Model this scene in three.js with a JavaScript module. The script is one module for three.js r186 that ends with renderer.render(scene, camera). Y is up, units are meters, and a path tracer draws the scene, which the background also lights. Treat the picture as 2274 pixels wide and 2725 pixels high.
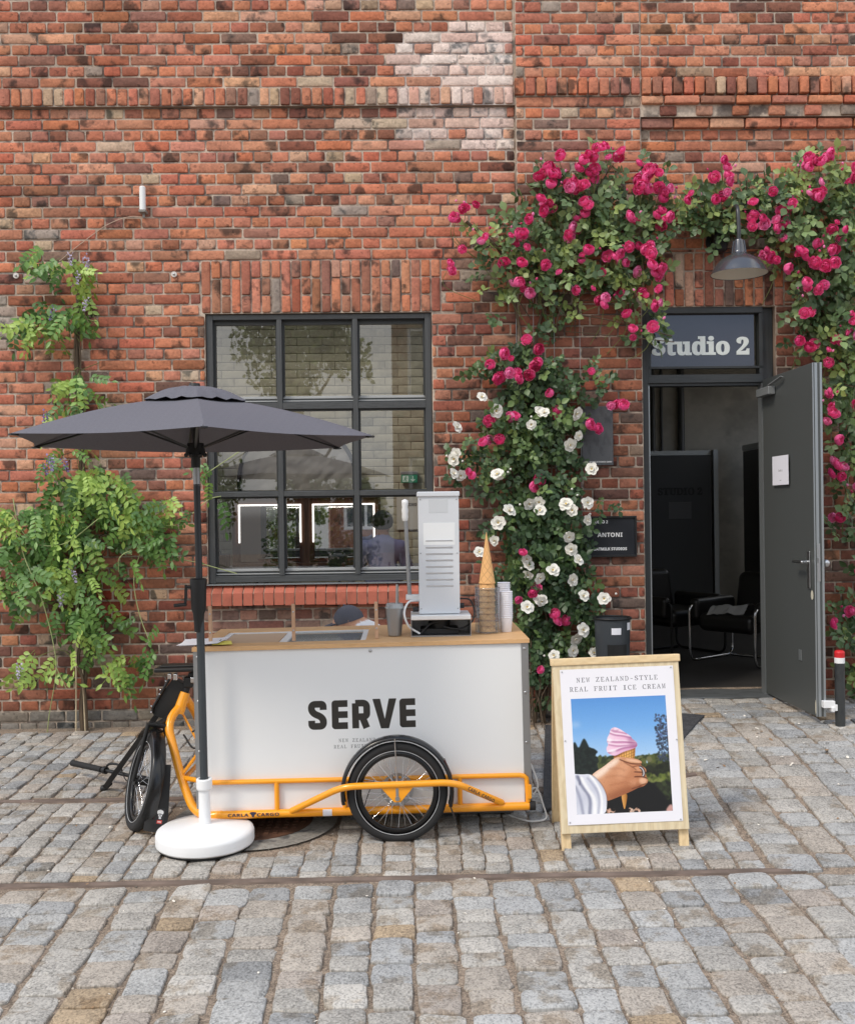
import * as THREE from 'three';
import { mergeGeometries } from 'three/addons/utils/BufferGeometryUtils.js';
import { RoundedBoxGeometry } from 'three/addons/geometries/RoundedBoxGeometry.js';
import { TextGeometry } from 'three/addons/geometries/TextGeometry.js';
import { FontLoader } from 'three/addons/loaders/FontLoader.js';
import { RectAreaLightUniformsLib } from 'three/addons/lights/RectAreaLightUniformsLib.js';
import { MarchingCubes } from 'three/addons/objects/MarchingCubes.js';

// ---------------------------------------------------------------- camera, sky, sun, exposure
RectAreaLightUniformsLib.init();
const scene = new THREE.Scene();
const camera = new THREE.PerspectiveCamera(52.04, 854 / 1024, 0.1, 400);
camera.position.set(0, 1.49, 7.49);
camera.rotation.order = 'YXZ';
camera.rotation.set(0, -0.021, -0.0126);

const renderer = new THREE.WebGLRenderer({ antialias: true });
renderer.setSize(854, 1024);
renderer.toneMapping = THREE.LinearToneMapping;
renderer.toneMappingExposure = 1.27;
renderer.shadowMap.enabled = true;

// seeded random numbers and tiling value noise
function mulberry(a) { return () => { a = (a + 0x6d2b79f5) | 0; let t = Math.imul(a ^ (a >>> 15), 1 | a); t = (t + Math.imul(t ^ (t >>> 7), 61 | t)) ^ t; return ((t ^ (t >>> 14)) >>> 0) / 4294967296; }; }
const rnd = mulberry(20240611);
const rr = (a, b) => a + (b - a) * rnd();
const LAT = new Float32Array(65536); { const q = mulberry(77); for (let i = 0; i < 65536; i++) LAT[i] = q(); }
const clamp = (x, a = 0, b = 1) => Math.min(b, Math.max(a, x));
const smooth = (a, b, x) => { const t = clamp((x - a) / (b - a)); return t * t * (3 - 2 * t); };
const mix = (a, b, t) => a + (b - a) * t;
function vn(x, y, per = 256) {
  let ix = Math.floor(x), iy = Math.floor(y); const fx = x - ix, fy = y - iy, s = fx * fx * (3 - 2 * fx), t = fy * fy * (3 - 2 * fy);
  ix = ((ix % per) + per) % per; iy = ((iy % per) + per) % per; const jx = (ix + 1) % per, jy = (iy + 1) % per;
  return mix(mix(LAT[iy * 256 + ix], LAT[iy * 256 + jx], s), mix(LAT[jy * 256 + ix], LAT[jy * 256 + jx], s), t);
}
function fbm(u, v, per, oct = 4) { let s = 0, a = 0.5, n = 0; for (let o = 0; o < oct && per <= 256; o++) { s += a * vn(u * per + o * 13.7, v * per + o * 7.3, per); n += a; a *= 0.55; per *= 2; } return s / n; }
const wn = (x, y, sc, o = 0) => { let s = 0, a = 0.5, n = 0; for (let k = 0; k < 4; k++) { s += a * vn(x * sc + 31.7 * k + o, y * sc + 17.1 * k + o * 1.7); n += a; a *= 0.55; sc *= 2; } return s / n; };

const SUN = new THREE.Vector3(-0.5, 0.78, 0.46).normalize();
{ // a bright sky of broken cloud: the air and the clouds only
  const W = 1024, H = 512, data = new Float32Array(W * H * 4);
  for (let row = 0; row < H; row++) {
    const up = ((row + 0.5) / H - 0.5) * Math.PI, y = Math.sin(up), c = Math.cos(up);
    for (let col = 0; col < W; col++) {
      const az = ((col + 0.5) / W - 0.5) * 2 * Math.PI, x = Math.cos(az) * c, z = Math.sin(az) * c, i = (row * W + col) * 4;
      const toSun = clamp(x * SUN.x + y * SUN.y + z * SUN.z), h = Math.max(y, 0), k = 1 / (h + 0.16);
      const d = wn(x * k * 0.9 + 40, z * k * 0.9 + 40, 1.3), cover = smooth(0.30, 0.5, d) * 0.9 + 0.1;
      const shade = 0.78 + 0.42 * wn(x * k * 1.3 + 9, z * k * 1.3 + 9, 2.1, 5);
      const glow = 0.9 * Math.pow(toSun, 6), base = 0.74 + 0.72 * h;
      const cl = [1.0, 1.0, 1.0], bl = [0.42, 0.58, 0.86], haze = smooth(0.25, 0, h);
      for (let q = 0; q < 3; q++) {
        let v = mix(bl[q] * 0.95, cl[q] * base * shade, mix(cover, 1, haze * 0.7)) + glow * [1, 0.97, 0.92][q] * cover;
        if (y < 0) v = mix(v, 0.3, smooth(0, -0.05, y));
        data[i + q] = v;
      }
      data[i + 3] = 1;
    }
  }
  const t = new THREE.DataTexture(data, W, H, THREE.RGBAFormat, THREE.FloatType);
  t.mapping = THREE.EquirectangularReflectionMapping; t.magFilter = t.minFilter = THREE.LinearFilter; t.needsUpdate = true;
  scene.background = t; scene.environment = t;
}
const sun = new THREE.DirectionalLight(0xfff3e2, 1.5);
sun.position.copy(SUN).multiplyScalar(30); sun.target.position.set(0, 0, 1);
sun.castShadow = true; sun.shadow.radius = 20; sun.shadow.mapSize.set(2048, 2048);
Object.assign(sun.shadow.camera, { left: -8, right: 8, top: 8, bottom: -8, near: 1, far: 80 });
scene.add(sun, sun.target);

// ---------------------------------------------------------------- helpers
const font = {};
for (const k of ['sans_bold', 'serif_bold', 'sans_regular']) font[k] = await new FontLoader().loadAsync('fonts/droid/droid_' + k + '.typeface.json');
const V = (x, y, z) => new THREE.Vector3(x, y, z);
const lin = (r, g, b) => new THREE.Color().setRGB(r / 255, g / 255, b / 255, THREE.SRGBColorSpace);
const used = {};
function numbered(name) { const n = used[name] = (used[name] ?? -1) + 1; return n ? name + '_' + String(n).padStart(3, '0') : name; }
function tag(o, label, category, group, kind) { o.userData = { label, category }; if (group) o.userData.group = group; if (kind) o.userData.kind = kind; return o; }
function thing(name, label, category, [x, y, z] = [0, 0, 0], group) { const o = new THREE.Group(); o.name = numbered(name); o.position.set(x, y, z); scene.add(o); return tag(o, label, category, group); }
function structure(name, o = new THREE.Group()) { o.name = numbered(name); o.userData = { kind: 'structure' }; scene.add(o); return o; }
function sub(name, parent) { const o = new THREE.Group(); o.name = name; parent.add(o); return o; }
function prep(g) { if (g.index) g = g.toNonIndexed(); for (const k of Object.keys(g.attributes)) if (!['position', 'normal', 'uv', 'color'].includes(k)) g.deleteAttribute(k); if (!g.attributes.uv) g.setAttribute('uv', new THREE.BufferAttribute(new Float32Array(g.attributes.position.count * 2), 2)); return g; }
const merge = (gs) => { gs = gs.flat(3).map(prep); const c = gs.some((g) => g.attributes.color); if (c) gs.forEach((g) => { if (!g.attributes.color) paint(g, new THREE.Color(1, 1, 1)); }); return gs.length > 1 ? mergeGeometries(gs) : gs[0]; };
function mesh(name, geos, mat, parent) { const m = new THREE.Mesh(Array.isArray(geos) ? merge(geos) : geos, mat); m.name = name; m.castShadow = m.receiveShadow = true; if (parent) parent.add(m); return m; }
function top(name, geos, mat, label, category, group) { const m = mesh(numbered(name), geos, mat, scene); return tag(m, label, category, group); }
function paint(g, c) { const n = g.attributes.position.count, a = new Float32Array(n * 3); for (let i = 0; i < n; i++) c.toArray(a, i * 3); g.setAttribute('color', new THREE.BufferAttribute(a, 3)); return g; }
const box = (w, h, d, x = 0, y = 0, z = 0) => new THREE.BoxGeometry(w, h, d).translate(x, y, z);
const rbox = (w, h, d, x = 0, y = 0, z = 0, r = 0.004, s = 2) => new RoundedBoxGeometry(w, h, d, s, Math.min(r, w / 2.01, h / 2.01, d / 2.01)).translate(x, y, z);
const span = (x0, x1, y0, y1, z0, z1, r = 0) => (r ? rbox : box)(x1 - x0, y1 - y0, z1 - z0, (x0 + x1) / 2, (y0 + y1) / 2, (z0 + z1) / 2, r);
const cyl = (r0, r1, h, x = 0, y = 0, z = 0, n = 24) => new THREE.CylinderGeometry(r1, r0, h, n).translate(x, y, z);
function rod(a, b, r, r2 = r, n = 10) { const d = b.clone().sub(a), g = new THREE.CylinderGeometry(r2, r, d.length(), n); g.applyQuaternion(new THREE.Quaternion().setFromUnitVectors(V(0, 1, 0), d.clone().normalize())); const m = a.clone().add(b).multiplyScalar(0.5); return g.translate(m.x, m.y, m.z); }
function bar(a, b, w, t, sideways = V(0, 0, 1)) { // a flat bar from a to b
  const d = b.clone().sub(a), y = d.clone().normalize(), x = V(0, 0, 0).crossVectors(y, sideways).normalize(), z = V(0, 0, 0).crossVectors(x, y), g = box(w, d.length(), t);
  g.applyMatrix4(new THREE.Matrix4().makeBasis(x, y, z)); const m = a.clone().add(b).multiplyScalar(0.5); return g.translate(m.x, m.y, m.z);
}
const soft = (pts, r, seg = 40, n = 8, closed = false) => new THREE.TubeGeometry(new THREE.CatmullRomCurve3(pts, closed, 'centripetal'), seg, r, n, closed);
function bent(pts, r, bend = 0.06, seg = 60, n = 12) { // a tube of straight runs with rounded bends
  const path = new THREE.CurvePath(); let from = pts[0];
  for (let i = 1; i < pts.length - 1; i++) {
    const p = pts[i], a = from.clone().sub(p), b = pts[i + 1].clone().sub(p), k = Math.min(bend, a.length() * 0.9, b.length() * 0.48), s = p.clone().addScaledVector(a.normalize(), k), e = p.clone().addScaledVector(b.normalize(), k);
    path.add(new THREE.LineCurve3(from, s)); path.add(new THREE.QuadraticBezierCurve3(s, p, e)); from = e;
  }
  path.add(new THREE.LineCurve3(from, pts[pts.length - 1]));
  const g = new THREE.TubeGeometry(path, seg, r, n), ends = [pts[0], pts[pts.length - 1]].map((p) => new THREE.SphereGeometry(r * 0.99, n, 6).translate(p.x, p.y, p.z));
  return merge([g, ...ends]);
}
const lathe = (pts, n = 32) => new THREE.LatheGeometry(pts.map(([r, y]) => new THREE.Vector2(r, y)), n);
function extrude(pts, depth, bevel = 0, holes = []) { const s = new THREE.Shape(pts.map(([x, y]) => new THREE.Vector2(x, y))); for (const h of holes) s.holes.push(new THREE.Path(h.map(([x, y]) => new THREE.Vector2(x, y)))); return new THREE.ExtrudeGeometry(s, { depth, bevelEnabled: bevel > 0, bevelSize: bevel, bevelThickness: bevel, bevelSegments: 2, curveSegments: 8 }); }
function metric(g, s = 1, ou = 0, ov = 0, swap = false) { // uv in metres, by the way each face points
  g = prep(g); const p = g.attributes.position, n = g.attributes.normal, uv = g.attributes.uv;
  for (let i = 0; i < p.count; i++) { const x = Math.abs(n.getX(i)), y = Math.abs(n.getY(i)), z = Math.abs(n.getZ(i)); let a, b; if (z >= x && z >= y) { a = p.getX(i); b = p.getY(i); } else if (x >= y) { a = p.getZ(i); b = p.getY(i); } else { a = p.getX(i); b = p.getZ(i); } uv.setXY(i, (swap ? b : a) / s + ou, (swap ? a : b) / s + ov); }
  return g;
}
function text(str, size, depth, f = 'sans_bold', fat = 0) { const g = new TextGeometry(str, { font: font[f], size, depth, curveSegments: 4, bevelEnabled: fat > 0, bevelSize: fat, bevelThickness: 0.0004, bevelSegments: 1 }); g.computeBoundingBox(); const b = g.boundingBox; return g.translate(-(b.min.x + b.max.x) / 2, -(b.min.y + b.max.y) / 2, 0); }

// ---------------------------------------------------------------- textures
function tex(n, m, fn, srgb = true) {
  const d = new Uint8Array(n * m * 4);
  for (let y = 0; y < m; y++) for (let x = 0; x < n; x++) { const c = fn(x / n, y / m, x, y), i = (y * n + x) * 4; if (typeof c === 'number') d[i] = d[i + 1] = d[i + 2] = clamp(c) * 255; else for (let q = 0; q < 3; q++) d[i + q] = clamp(c[q]) * 255; d[i + 3] = 255; }
  const t = new THREE.DataTexture(d, n, m); t.wrapS = t.wrapT = THREE.RepeatWrapping; t.magFilter = THREE.LinearFilter; t.minFilter = THREE.LinearMipmapLinearFilter; t.generateMipmaps = true; if (srgb) t.colorSpace = THREE.SRGBColorSpace; t.needsUpdate = true; return t;
}
function canvas(w, h, draw) { const c = document.createElement('canvas'); c.width = w; c.height = h; draw(c.getContext('2d'), w, h); const t = new THREE.CanvasTexture(c); t.colorSpace = THREE.SRGBColorSpace; t.magFilter = THREE.LinearFilter; return t; }
const T = {};
// burnt clay: kiln flashes, soot crusts with ragged edges, pits and a little lime bloom
T.brick = tex(1024, 1024, (u, v) => {
  const a = fbm(u, v, 8, 6), b = fbm(u + 0.37, v + 0.11, 16, 5), c = fbm(u * 1 + 0.7, v + 0.53, 32, 4), g = fbm(u, v, 128, 2);
  let k = 0.95 + 0.24 * (a - 0.5) + 0.2 * (g - 0.5) + 0.18 * (c - 0.5);
  const soot = smooth(0.575, 0.70, a * 0.6 + b * 0.4 + 0.06 * (g - 0.5)), pit = smooth(0.7, 0.78, c), lime = smooth(0.62, 0.74, fbm(u + 0.2, v + 0.8, 8, 6)) * 0.35;
  k *= 1 - 0.5 * soot; k *= 1 - 0.25 * pit;
  return [mix(k, 0.9, lime), mix(k * (1 + 0.06 * soot), 0.9, lime), mix(k * (1 + 0.1 * soot), 0.9, lime)];
});
T.brickBump = tex(512, 512, (u, v) => 0.5 + 0.5 * (fbm(u, v, 32, 4) - 0.5) + 0.35 * (fbm(u + 0.4, v, 128, 2) - 0.5) - 0.4 * smooth(0.66, 0.76, fbm(u + 0.7, v + 0.5, 32, 3)), false);
T.mortar = tex(512, 512, (u, v) => { const k = 0.92 + 0.24 * (fbm(u, v, 8, 5) - 0.5) + 0.3 * (fbm(u, v, 64, 3) - 0.5), s = smooth(0.55, 0.7, fbm(u + 0.3, v + 0.6, 8, 5)) * 0.35; return [k * (1 - s), k * (1 - s), k * (1 - s * 0.95)]; });
T.granite = tex(1024, 1024, (u, v) => {
  const g = fbm(u, v, 128, 2), f = fbm(u + 0.5, v + 0.2, 256, 1), m = fbm(u, v, 8, 5);
  let k = 0.9 + 0.26 * (m - 0.5); k += smooth(0.55, 0.8, g) * 0.14 - smooth(0.45, 0.2, g) * 0.16 + (f - 0.5) * 0.16;
  const st = smooth(0.6, 0.75, fbm(u + 0.1, v + 0.9, 8, 5)) * 0.16; return [k * (1 - st * 0.8), k * (1 - st), k * (1 - st * 1.25)];
});
T.graniteBump = tex(512, 512, (u, v) => 0.5 + 0.7 * (fbm(u, v, 16, 5) - 0.5) + 0.35 * (fbm(u, v, 128, 2) - 0.5), false);
T.sand = tex(512, 512, (u, v) => { const k = 0.8 + 0.35 * (fbm(u, v, 16, 5) - 0.5) + 0.5 * (fbm(u, v, 128, 2) - 0.5), p = smooth(0.8, 0.84, fbm(u + 0.4, v + 0.4, 128, 1)) * 0.35; return [k + p, k + p, k + p]; });
T.wood = tex(512, 512, (u, v) => { const w = fbm(u, v, 4, 3), r = 0.5 + 0.5 * Math.sin((u * 8 + w * 1.6) * Math.PI * 2), f = vn(u * 128, v * 4, 128), k = 0.97 - 0.045 * r * r + 0.07 * (f - 0.5); return [k, k * (1 - 0.015 * r), k * (1 - 0.04 * r)]; });
T.grime = tex(512, 512, (u, v) => { const k = 0.96 - 0.12 * smooth(0.5, 0.75, fbm(u, v, 8, 6)) - 0.06 * (fbm(u, v, 64, 2) - 0.5); return k; });
T.weave = tex(256, 256, (u, v, x, y) => 0.9 + 0.08 * (((x >> 1) + (y >> 1)) % 2 ? 1 : -1) * 0.5 + 0.1 * (fbm(u, v, 8, 4) - 0.5));
T.rough = tex(256, 256, (u, v) => 0.55 + 0.7 * (fbm(u, v, 8, 5) - 0.5), false);
T.bark = tex(256, 256, (u, v) => 0.75 + 0.7 * (fbm(u * 1, v * 1, 16, 4) - 0.5));
const rep = (t, s) => { t = t.clone(); t.repeat.set(1 / s, 1 / s); t.needsUpdate = true; return t; };
const std = (o) => new THREE.MeshStandardMaterial({ side: THREE.DoubleSide, ...o }), phys = (o) => new THREE.MeshPhysicalMaterial({ side: THREE.DoubleSide, ...o });
const M = {
  brick: std({ map: T.brick, bumpMap: T.brickBump, bumpScale: 0.004, roughness: 0.92, vertexColors: true }),
  mortar: std({ map: T.mortar, roughness: 0.97, vertexColors: true }),
  sett: std({ map: T.granite, bumpMap: T.graniteBump, bumpScale: 0.006, roughness: 0.8, vertexColors: true }),
  sand: std({ map: T.sand, color: lin(166, 148, 130), roughness: 1 }),
  anthracite: std({ color: lin(78, 80, 81), roughness: 0.42, map: T.grime }),
  anthraciteDark: std({ color: lin(58, 61, 62), roughness: 0.4, map: T.grime }),
  steel: std({ color: lin(190, 192, 194), roughness: 0.32, metalness: 1 }),
  brushed: std({ color: lin(172, 174, 176), roughness: 0.45, metalness: 0.9 }),
  chrome: std({ color: lin(220, 222, 225), roughness: 0.1, metalness: 1 }),
  galvanised: std({ color: lin(165, 170, 172), roughness: 0.4, metalness: 0.7 }),
  glass: phys({ color: 0xffffff, transmission: 1, thickness: 0, roughness: 0.01, ior: 2.25 }),
  acrylic: phys({ color: lin(236, 240, 244), transmission: 0.97, thickness: 0, roughness: 0.02, ior: 1.7 }),
  clearSheet: phys({ color: 0xffffff, transmission: 1, thickness: 0, roughness: 0.02, ior: 1.45 }),
  black: std({ color: lin(26, 27, 28), roughness: 0.5 }),
  blackGloss: std({ color: lin(20, 20, 21), roughness: 0.25 }),
  rubber: std({ color: lin(34, 34, 35), roughness: 0.8 }),
  white: std({ color: lin(232, 233, 234), roughness: 0.45, map: T.grime }),
  whitePlastic: std({ color: lin(235, 236, 236), roughness: 0.35 }),
  orange: phys({ color: lin(252, 166, 26), roughness: 0.32, clearcoat: 0.5, clearcoatRoughness: 0.15 }),
  birch: std({ color: lin(222, 178, 128), map: rep(T.wood, 0.3), roughness: 0.55 }),
  pine: std({ color: lin(238, 212, 168), map: rep(T.wood, 0.25), roughness: 0.6 }),
  paper: std({ color: lin(236, 236, 242), roughness: 0.85 }),
  iron: std({ color: lin(160, 140, 128), map: T.rough, roughness: 0.75, metalness: 0.3 }),
  leatherBlack: std({ color: lin(24, 23, 23), roughness: 0.4 }),
};
// ---------------------------------------------------------------- the ground's height and the brick building
const ground = (x, z) => -0.05 * Math.min(z, 5 + (Math.max(z, 5) - 5) * 0.2) + 0.148 * smooth(0.95, 1.75, x) * (1 - smooth(0.75, 2.9, z));
// rectangles [x0, x1, y0, y1] minus others
function cut(list, hole) {
  const out = [];
  for (const r of list) {
    const [a, b, c, d] = r, x0 = Math.max(a, hole[0]), x1 = Math.min(b, hole[1]), y0 = Math.max(c, hole[2]), y1 = Math.min(d, hole[3]);
    if (x0 >= x1 || y0 >= y1) { out.push(r); continue; }
    if (c < y0) out.push([a, b, c, y0]); if (y1 < d) out.push([a, b, y1, d]); if (a < x0) out.push([a, x0, y0, y1]); if (x1 < b) out.push([x1, b, y0, y1]);
  }
  return out;
}
const WINDOW = [-1.407, 0.203, 0.998, 2.92], DOORWAY = [1.702, 2.675, 0.10, 2.94], LINTEL = [-1.432, 0.272, 2.92, 3.298], DOOR_LINTEL = [1.66, 2.74, 2.94, 3.33], SILL = [-1.44, 0.235, 0.85, 0.998];
const openings = [WINDOW, DOORWAY];
class Buffer3 { constructor() { this.p = []; this.u = []; this.c = []; this.i = []; } get n() { return this.p.length / 3; }
  v(x, y, z, u, w, c) { this.p.push(x, y, z); this.u.push(u, w); this.c.push(c.r, c.g, c.b); return this.n - 1; }
  geo() { const g = new THREE.BufferGeometry(); g.setAttribute('position', new THREE.Float32BufferAttribute(this.p, 3)); g.setAttribute('uv', new THREE.Float32BufferAttribute(this.u, 2)); g.setAttribute('color', new THREE.Float32BufferAttribute(this.c, 3)); g.setIndex(this.i); g.computeVertexNormals(); return g; } }
const CLAY = [[0.32, lin(210, 129, 100)], [0.24, lin(202, 117, 90)], [0.18, lin(186, 111, 88)], [0.12, lin(164, 106, 88)], [0.025, lin(136, 105, 93)], [0.07, lin(217, 156, 126)], [0.02, lin(206, 172, 143)], [0.02, lin(168, 146, 130)]];
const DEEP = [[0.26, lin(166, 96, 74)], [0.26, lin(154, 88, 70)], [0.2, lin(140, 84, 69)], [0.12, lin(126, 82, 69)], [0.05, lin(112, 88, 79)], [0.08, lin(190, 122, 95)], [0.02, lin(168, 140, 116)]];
const pick = (pal) => { let k = rnd() * pal.reduce((s, e) => s + e[0], 0); for (const [w, c] of pal) if ((k -= w) < 0) return c.clone(); return pal[0][1].clone(); };
const inRect = (x, y, r, m = 0) => x > r[0] - m && x < r[1] + m && y > r[2] - m && y < r[3] + m;
const WASH = [0.0, 0.74, 4.1, 4.88], PLASTER = [-3.2, -2.56, 2.66, 3.14], NEWER = [-2.3, -1.94, 0.74, 1.02];
const washAmount = (x, y) => inRect(x, y, WASH, 0.1) ? smooth(0.36, 0.5, wn(x, y, 5, 3) + 0.14 - 0.6 * Math.hypot(Math.max(WASH[0] - x, x - WASH[1], 0), Math.max(WASH[2] - y, y - WASH[3], 0)) / 0.1 * 0.9) : 0;
const plasterAmount = (x, y) => inRect(x, y, PLASTER, 0.1) ? smooth(0.42, 0.5, wn(x, y, 4, 8) + 0.1 - Math.max(0, x + 2.66) * 1.6) : 0;
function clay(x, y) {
  // darker, redder tones right of the window, lower down and in random patches
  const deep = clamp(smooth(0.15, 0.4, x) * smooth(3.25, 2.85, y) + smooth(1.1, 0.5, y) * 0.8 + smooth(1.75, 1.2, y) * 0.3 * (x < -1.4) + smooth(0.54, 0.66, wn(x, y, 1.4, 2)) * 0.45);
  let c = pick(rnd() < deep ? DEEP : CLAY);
  if (inRect(x, y, NEWER)) c = lin(170, 72, 56);
  else if (y < 0.1 && x < 1.3) c = lin(134, 124, 114);
  else if (y > 0.5 && y < 0.86 && inRect(x, 1, [-1.45, 0.3, 0, 2]) && rnd() < 0.5) c.lerp(lin(150, 128, 116), rr(0.3, 0.8));
  const row = wn(x * 0.35, y * 3.2, 1.6, 11); if (row > 0.6) c.multiplyScalar(mix(1, 0.6, smooth(0.6, 0.74, row) * rnd()));   // sooty courses
  c.offsetHSL(rr(-0.003, 0.014), rr(-0.11, 0.02), 0).multiplyScalar(rr(0.86, 1.08));
  const w = washAmount(x, y); if (w > 0) c.lerp(lin(244, 228, 218), w * (rnd() < 0.2 ? rr(0.05, 0.3) : rr(0.5, 0.95)));
  const p = plasterAmount(x, y); if (p > 0) c.lerp(lin(186, 178, 166), p * rr(0.7, 0.95));
  return c;
}
// one brick: a face with worn, rounded, slightly uneven edges on a body that runs back into the wall
function layBrick(b, [x0, x1, y0, y1], z, d, c, ou = rnd(), ov = rnd(), wear = 1) {
  const w = x1 - x0, h = y1 - y0, r = Math.min(0.006 * wear + 0.002, w / 4, h / 4), e = 0.0016 * wear, pts = [];
  for (const [cx, cy, sx, sy] of [[x0, y0, 1, 1], [x1, y0, -1, 1], [x1, y1, -1, -1], [x0, y1, 1, -1]]) {
    const q = r * rr(0.6, 1.9), A = [cx + sx * q, cy + sy * rr(0, e)], B = [cx + sx * rr(0, e) + sx * q * 0.25, cy + sy * q * 0.25], C = [cx + sx * rr(0, e), cy + sy * q];
    pts.push(...(sx === sy ? [C, B, A] : [A, B, C]));
  }
  const mx = (x0 + x1) / 2, my = (y0 + y1) / 2, tilt = rr(-0.012, 0.012) * wear, nod = rr(-0.02, 0.02) * wear, zz = (x, y) => z + tilt * (x - mx) + nod * (y - my), k0 = b.n, n = pts.length, in1 = 0.0045, U = (x) => (x - x0) / 1.5 + ou, W = (y) => (y - y0) / 1.5 + ov;
  b.v(mx, my, zz(mx, my) + rr(0, 0.0015), U(mx), W(my), c);
  for (const [x, y] of pts) { const X = x + Math.sign(mx - x) * in1, Y = y + Math.sign(my - y) * in1; b.v(X, Y, zz(X, Y), U(X), W(Y), c); }
  for (const [x, y] of pts) b.v(x, y, zz(x, y) - rr(0.005, 0.009) * Math.min(1, wear + 0.2), U(x), W(y), c);
  for (const [x, y] of pts) b.v(x, y, z - d, U(x), W(y) + d, c);
  for (let i = 0; i < n; i++) { const j = (i + 1) % n, a = k0 + 1, o = k0 + 1 + n, s = k0 + 1 + 2 * n; b.i.push(k0, a + i, a + j, a + i, o + i, a + j, a + j, o + i, o + j, o + i, s + i, o + j, o + j, s + i, s + j); }
}
const bricks = { stretcher_brick: [], header_brick: [], rowlock_brick: [], lintel_brick: [], sill_brick: [] };
const J = 0.0048, COURSE = 0.0777;   // half a joint; height of a course
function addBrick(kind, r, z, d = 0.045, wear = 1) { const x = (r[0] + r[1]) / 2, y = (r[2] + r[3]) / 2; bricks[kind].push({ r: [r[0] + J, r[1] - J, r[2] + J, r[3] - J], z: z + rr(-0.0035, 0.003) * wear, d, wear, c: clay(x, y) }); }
const holes = [WINDOW, DOORWAY, LINTEL, DOOR_LINTEL, SILL];
function course(x0, x1, y0, y1, z, long, phase, d = 0.05) {
  const pitch = long ? 0.2585 : 0.1293; let x = x0 - phase;
  while (x < x1) {
    let xe = x + pitch + rr(-0.004, 0.004); if (x1 - xe < 0.05) xe = x1;
    let parts = [[Math.max(x, x0), Math.min(xe, x1), y0 + rr(-0.001, 0.001), y1 + rr(-0.001, 0.001)]];
    for (const h of holes) parts = cut(parts, h);
    for (const p of parts) if (p[1] - p[0] > 0.03 && p[3] - p[2] > 0.022) addBrick(p[1] - p[0] > 0.16 ? 'stretcher_brick' : 'header_brick', p, z, openings.some((o) => Math.abs(p[0] - o[1]) < 0.01 || Math.abs(p[1] - o[0]) < 0.01) ? 0.16 : d);
    x = xe;
  }
}
function courses(x0, x1, yTop, yEnd, z, dir, first = 0) { // English cross bond, laid down (dir -1) or up (dir 1) from yTop
  for (let k = 0, y = yTop; dir < 0 ? y > yEnd : y < yEnd; k++, y += dir * COURSE) { const long = (k + first) % 2 === 1; course(x0, x1, dir < 0 ? y - COURSE : y, dir < 0 ? y : y + COURSE, z, long, long ? ((k >> 1) % 2) * 0.13 : 0.065); }
}
function rowlock(x0, x1, y0, y1, z, d = 0.1) { for (let x = x0; x < x1 - 0.02;) { const xe = x + 0.0755 + rr(-0.004, 0.004); addBrick('rowlock_brick', [x, Math.min(xe, x1), y0 + rr(-0.002, 0.004), y1], z + rr(-0.004, 0.004), d); x = xe; } }
const XL = -4.1, XR = 4.4, YT = 6.1, PL = 0.818, PR = 1.712;
courses(XL, PL, 4.385, -0.1, 0, -1); rowlock(XL, PL - 0.01, 4.385, 4.515, 0.04); courses(XL, PL - 0.008, 4.515, YT, 0.036, 1, 1);
courses(PL, PR, 4.435, -0.1, 0.05, -1, 1); rowlock(PL - 0.012, PR, 4.435, 4.565, 0.078); courses(PL, PR, 4.565, YT, 0.058, 1, 0);
course(PR, XR, 4.37, 4.435, 0.075, true, 0.1, 0.1);
for (let x = PR, k = 0; x < XR; x += 0.13, k++) addBrick('header_brick', [x, Math.min(x + 0.13, XR), 4.29, 4.37], k % 2 ? 0.058 : 0.035, 0.1);
course(PR, XR, 4.212, 4.29, 0.03, true, 0.02, 0.1); courses(PR, XR, 4.212, -0.1, 0, -1, 0);
rowlock(PR, XR, 4.435, 4.565, 0.085); courses(PR, XR, 4.565, YT, 0.05, 1, 1);
// flat arches of upright bricks over the window and the door
function flatArch([x0, x1, y0, y1], z, n) {
  for (let k = 0; k < n; k++) {
    const a = mix(x0, x1, k / n), b = mix(x0, x1, (k + 1) / n), lean = 0, L = y1 - y0, m = k % 2 ? [0, 0.66, 1] : (k % 4 ? [0, 0.335, 0.67, 1] : [0, 0.34, 1]);
    for (let q = 0; q < m.length - 1; q++) addBrick('lintel_brick', [a + rr(-0.001, 0.001), b, y0 + L * m[q] + rr(-0.003, 0.003) * (q > 0), y0 + L * m[q + 1]], z, 0.16);
  }
}
flatArch(LINTEL, 0.004, 24); flatArch(DOOR_LINTEL, 0.003, 15);
// the window sill: a row of smooth sloping bricks laid on edge
const sillSpecs = []; for (let k = 0, x = SILL[0]; k < 23; k++) { const xe = x + (SILL[1] - SILL[0]) / 23; sillSpecs.push([x + 0.004, xe - 0.004]); x = xe; }

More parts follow.
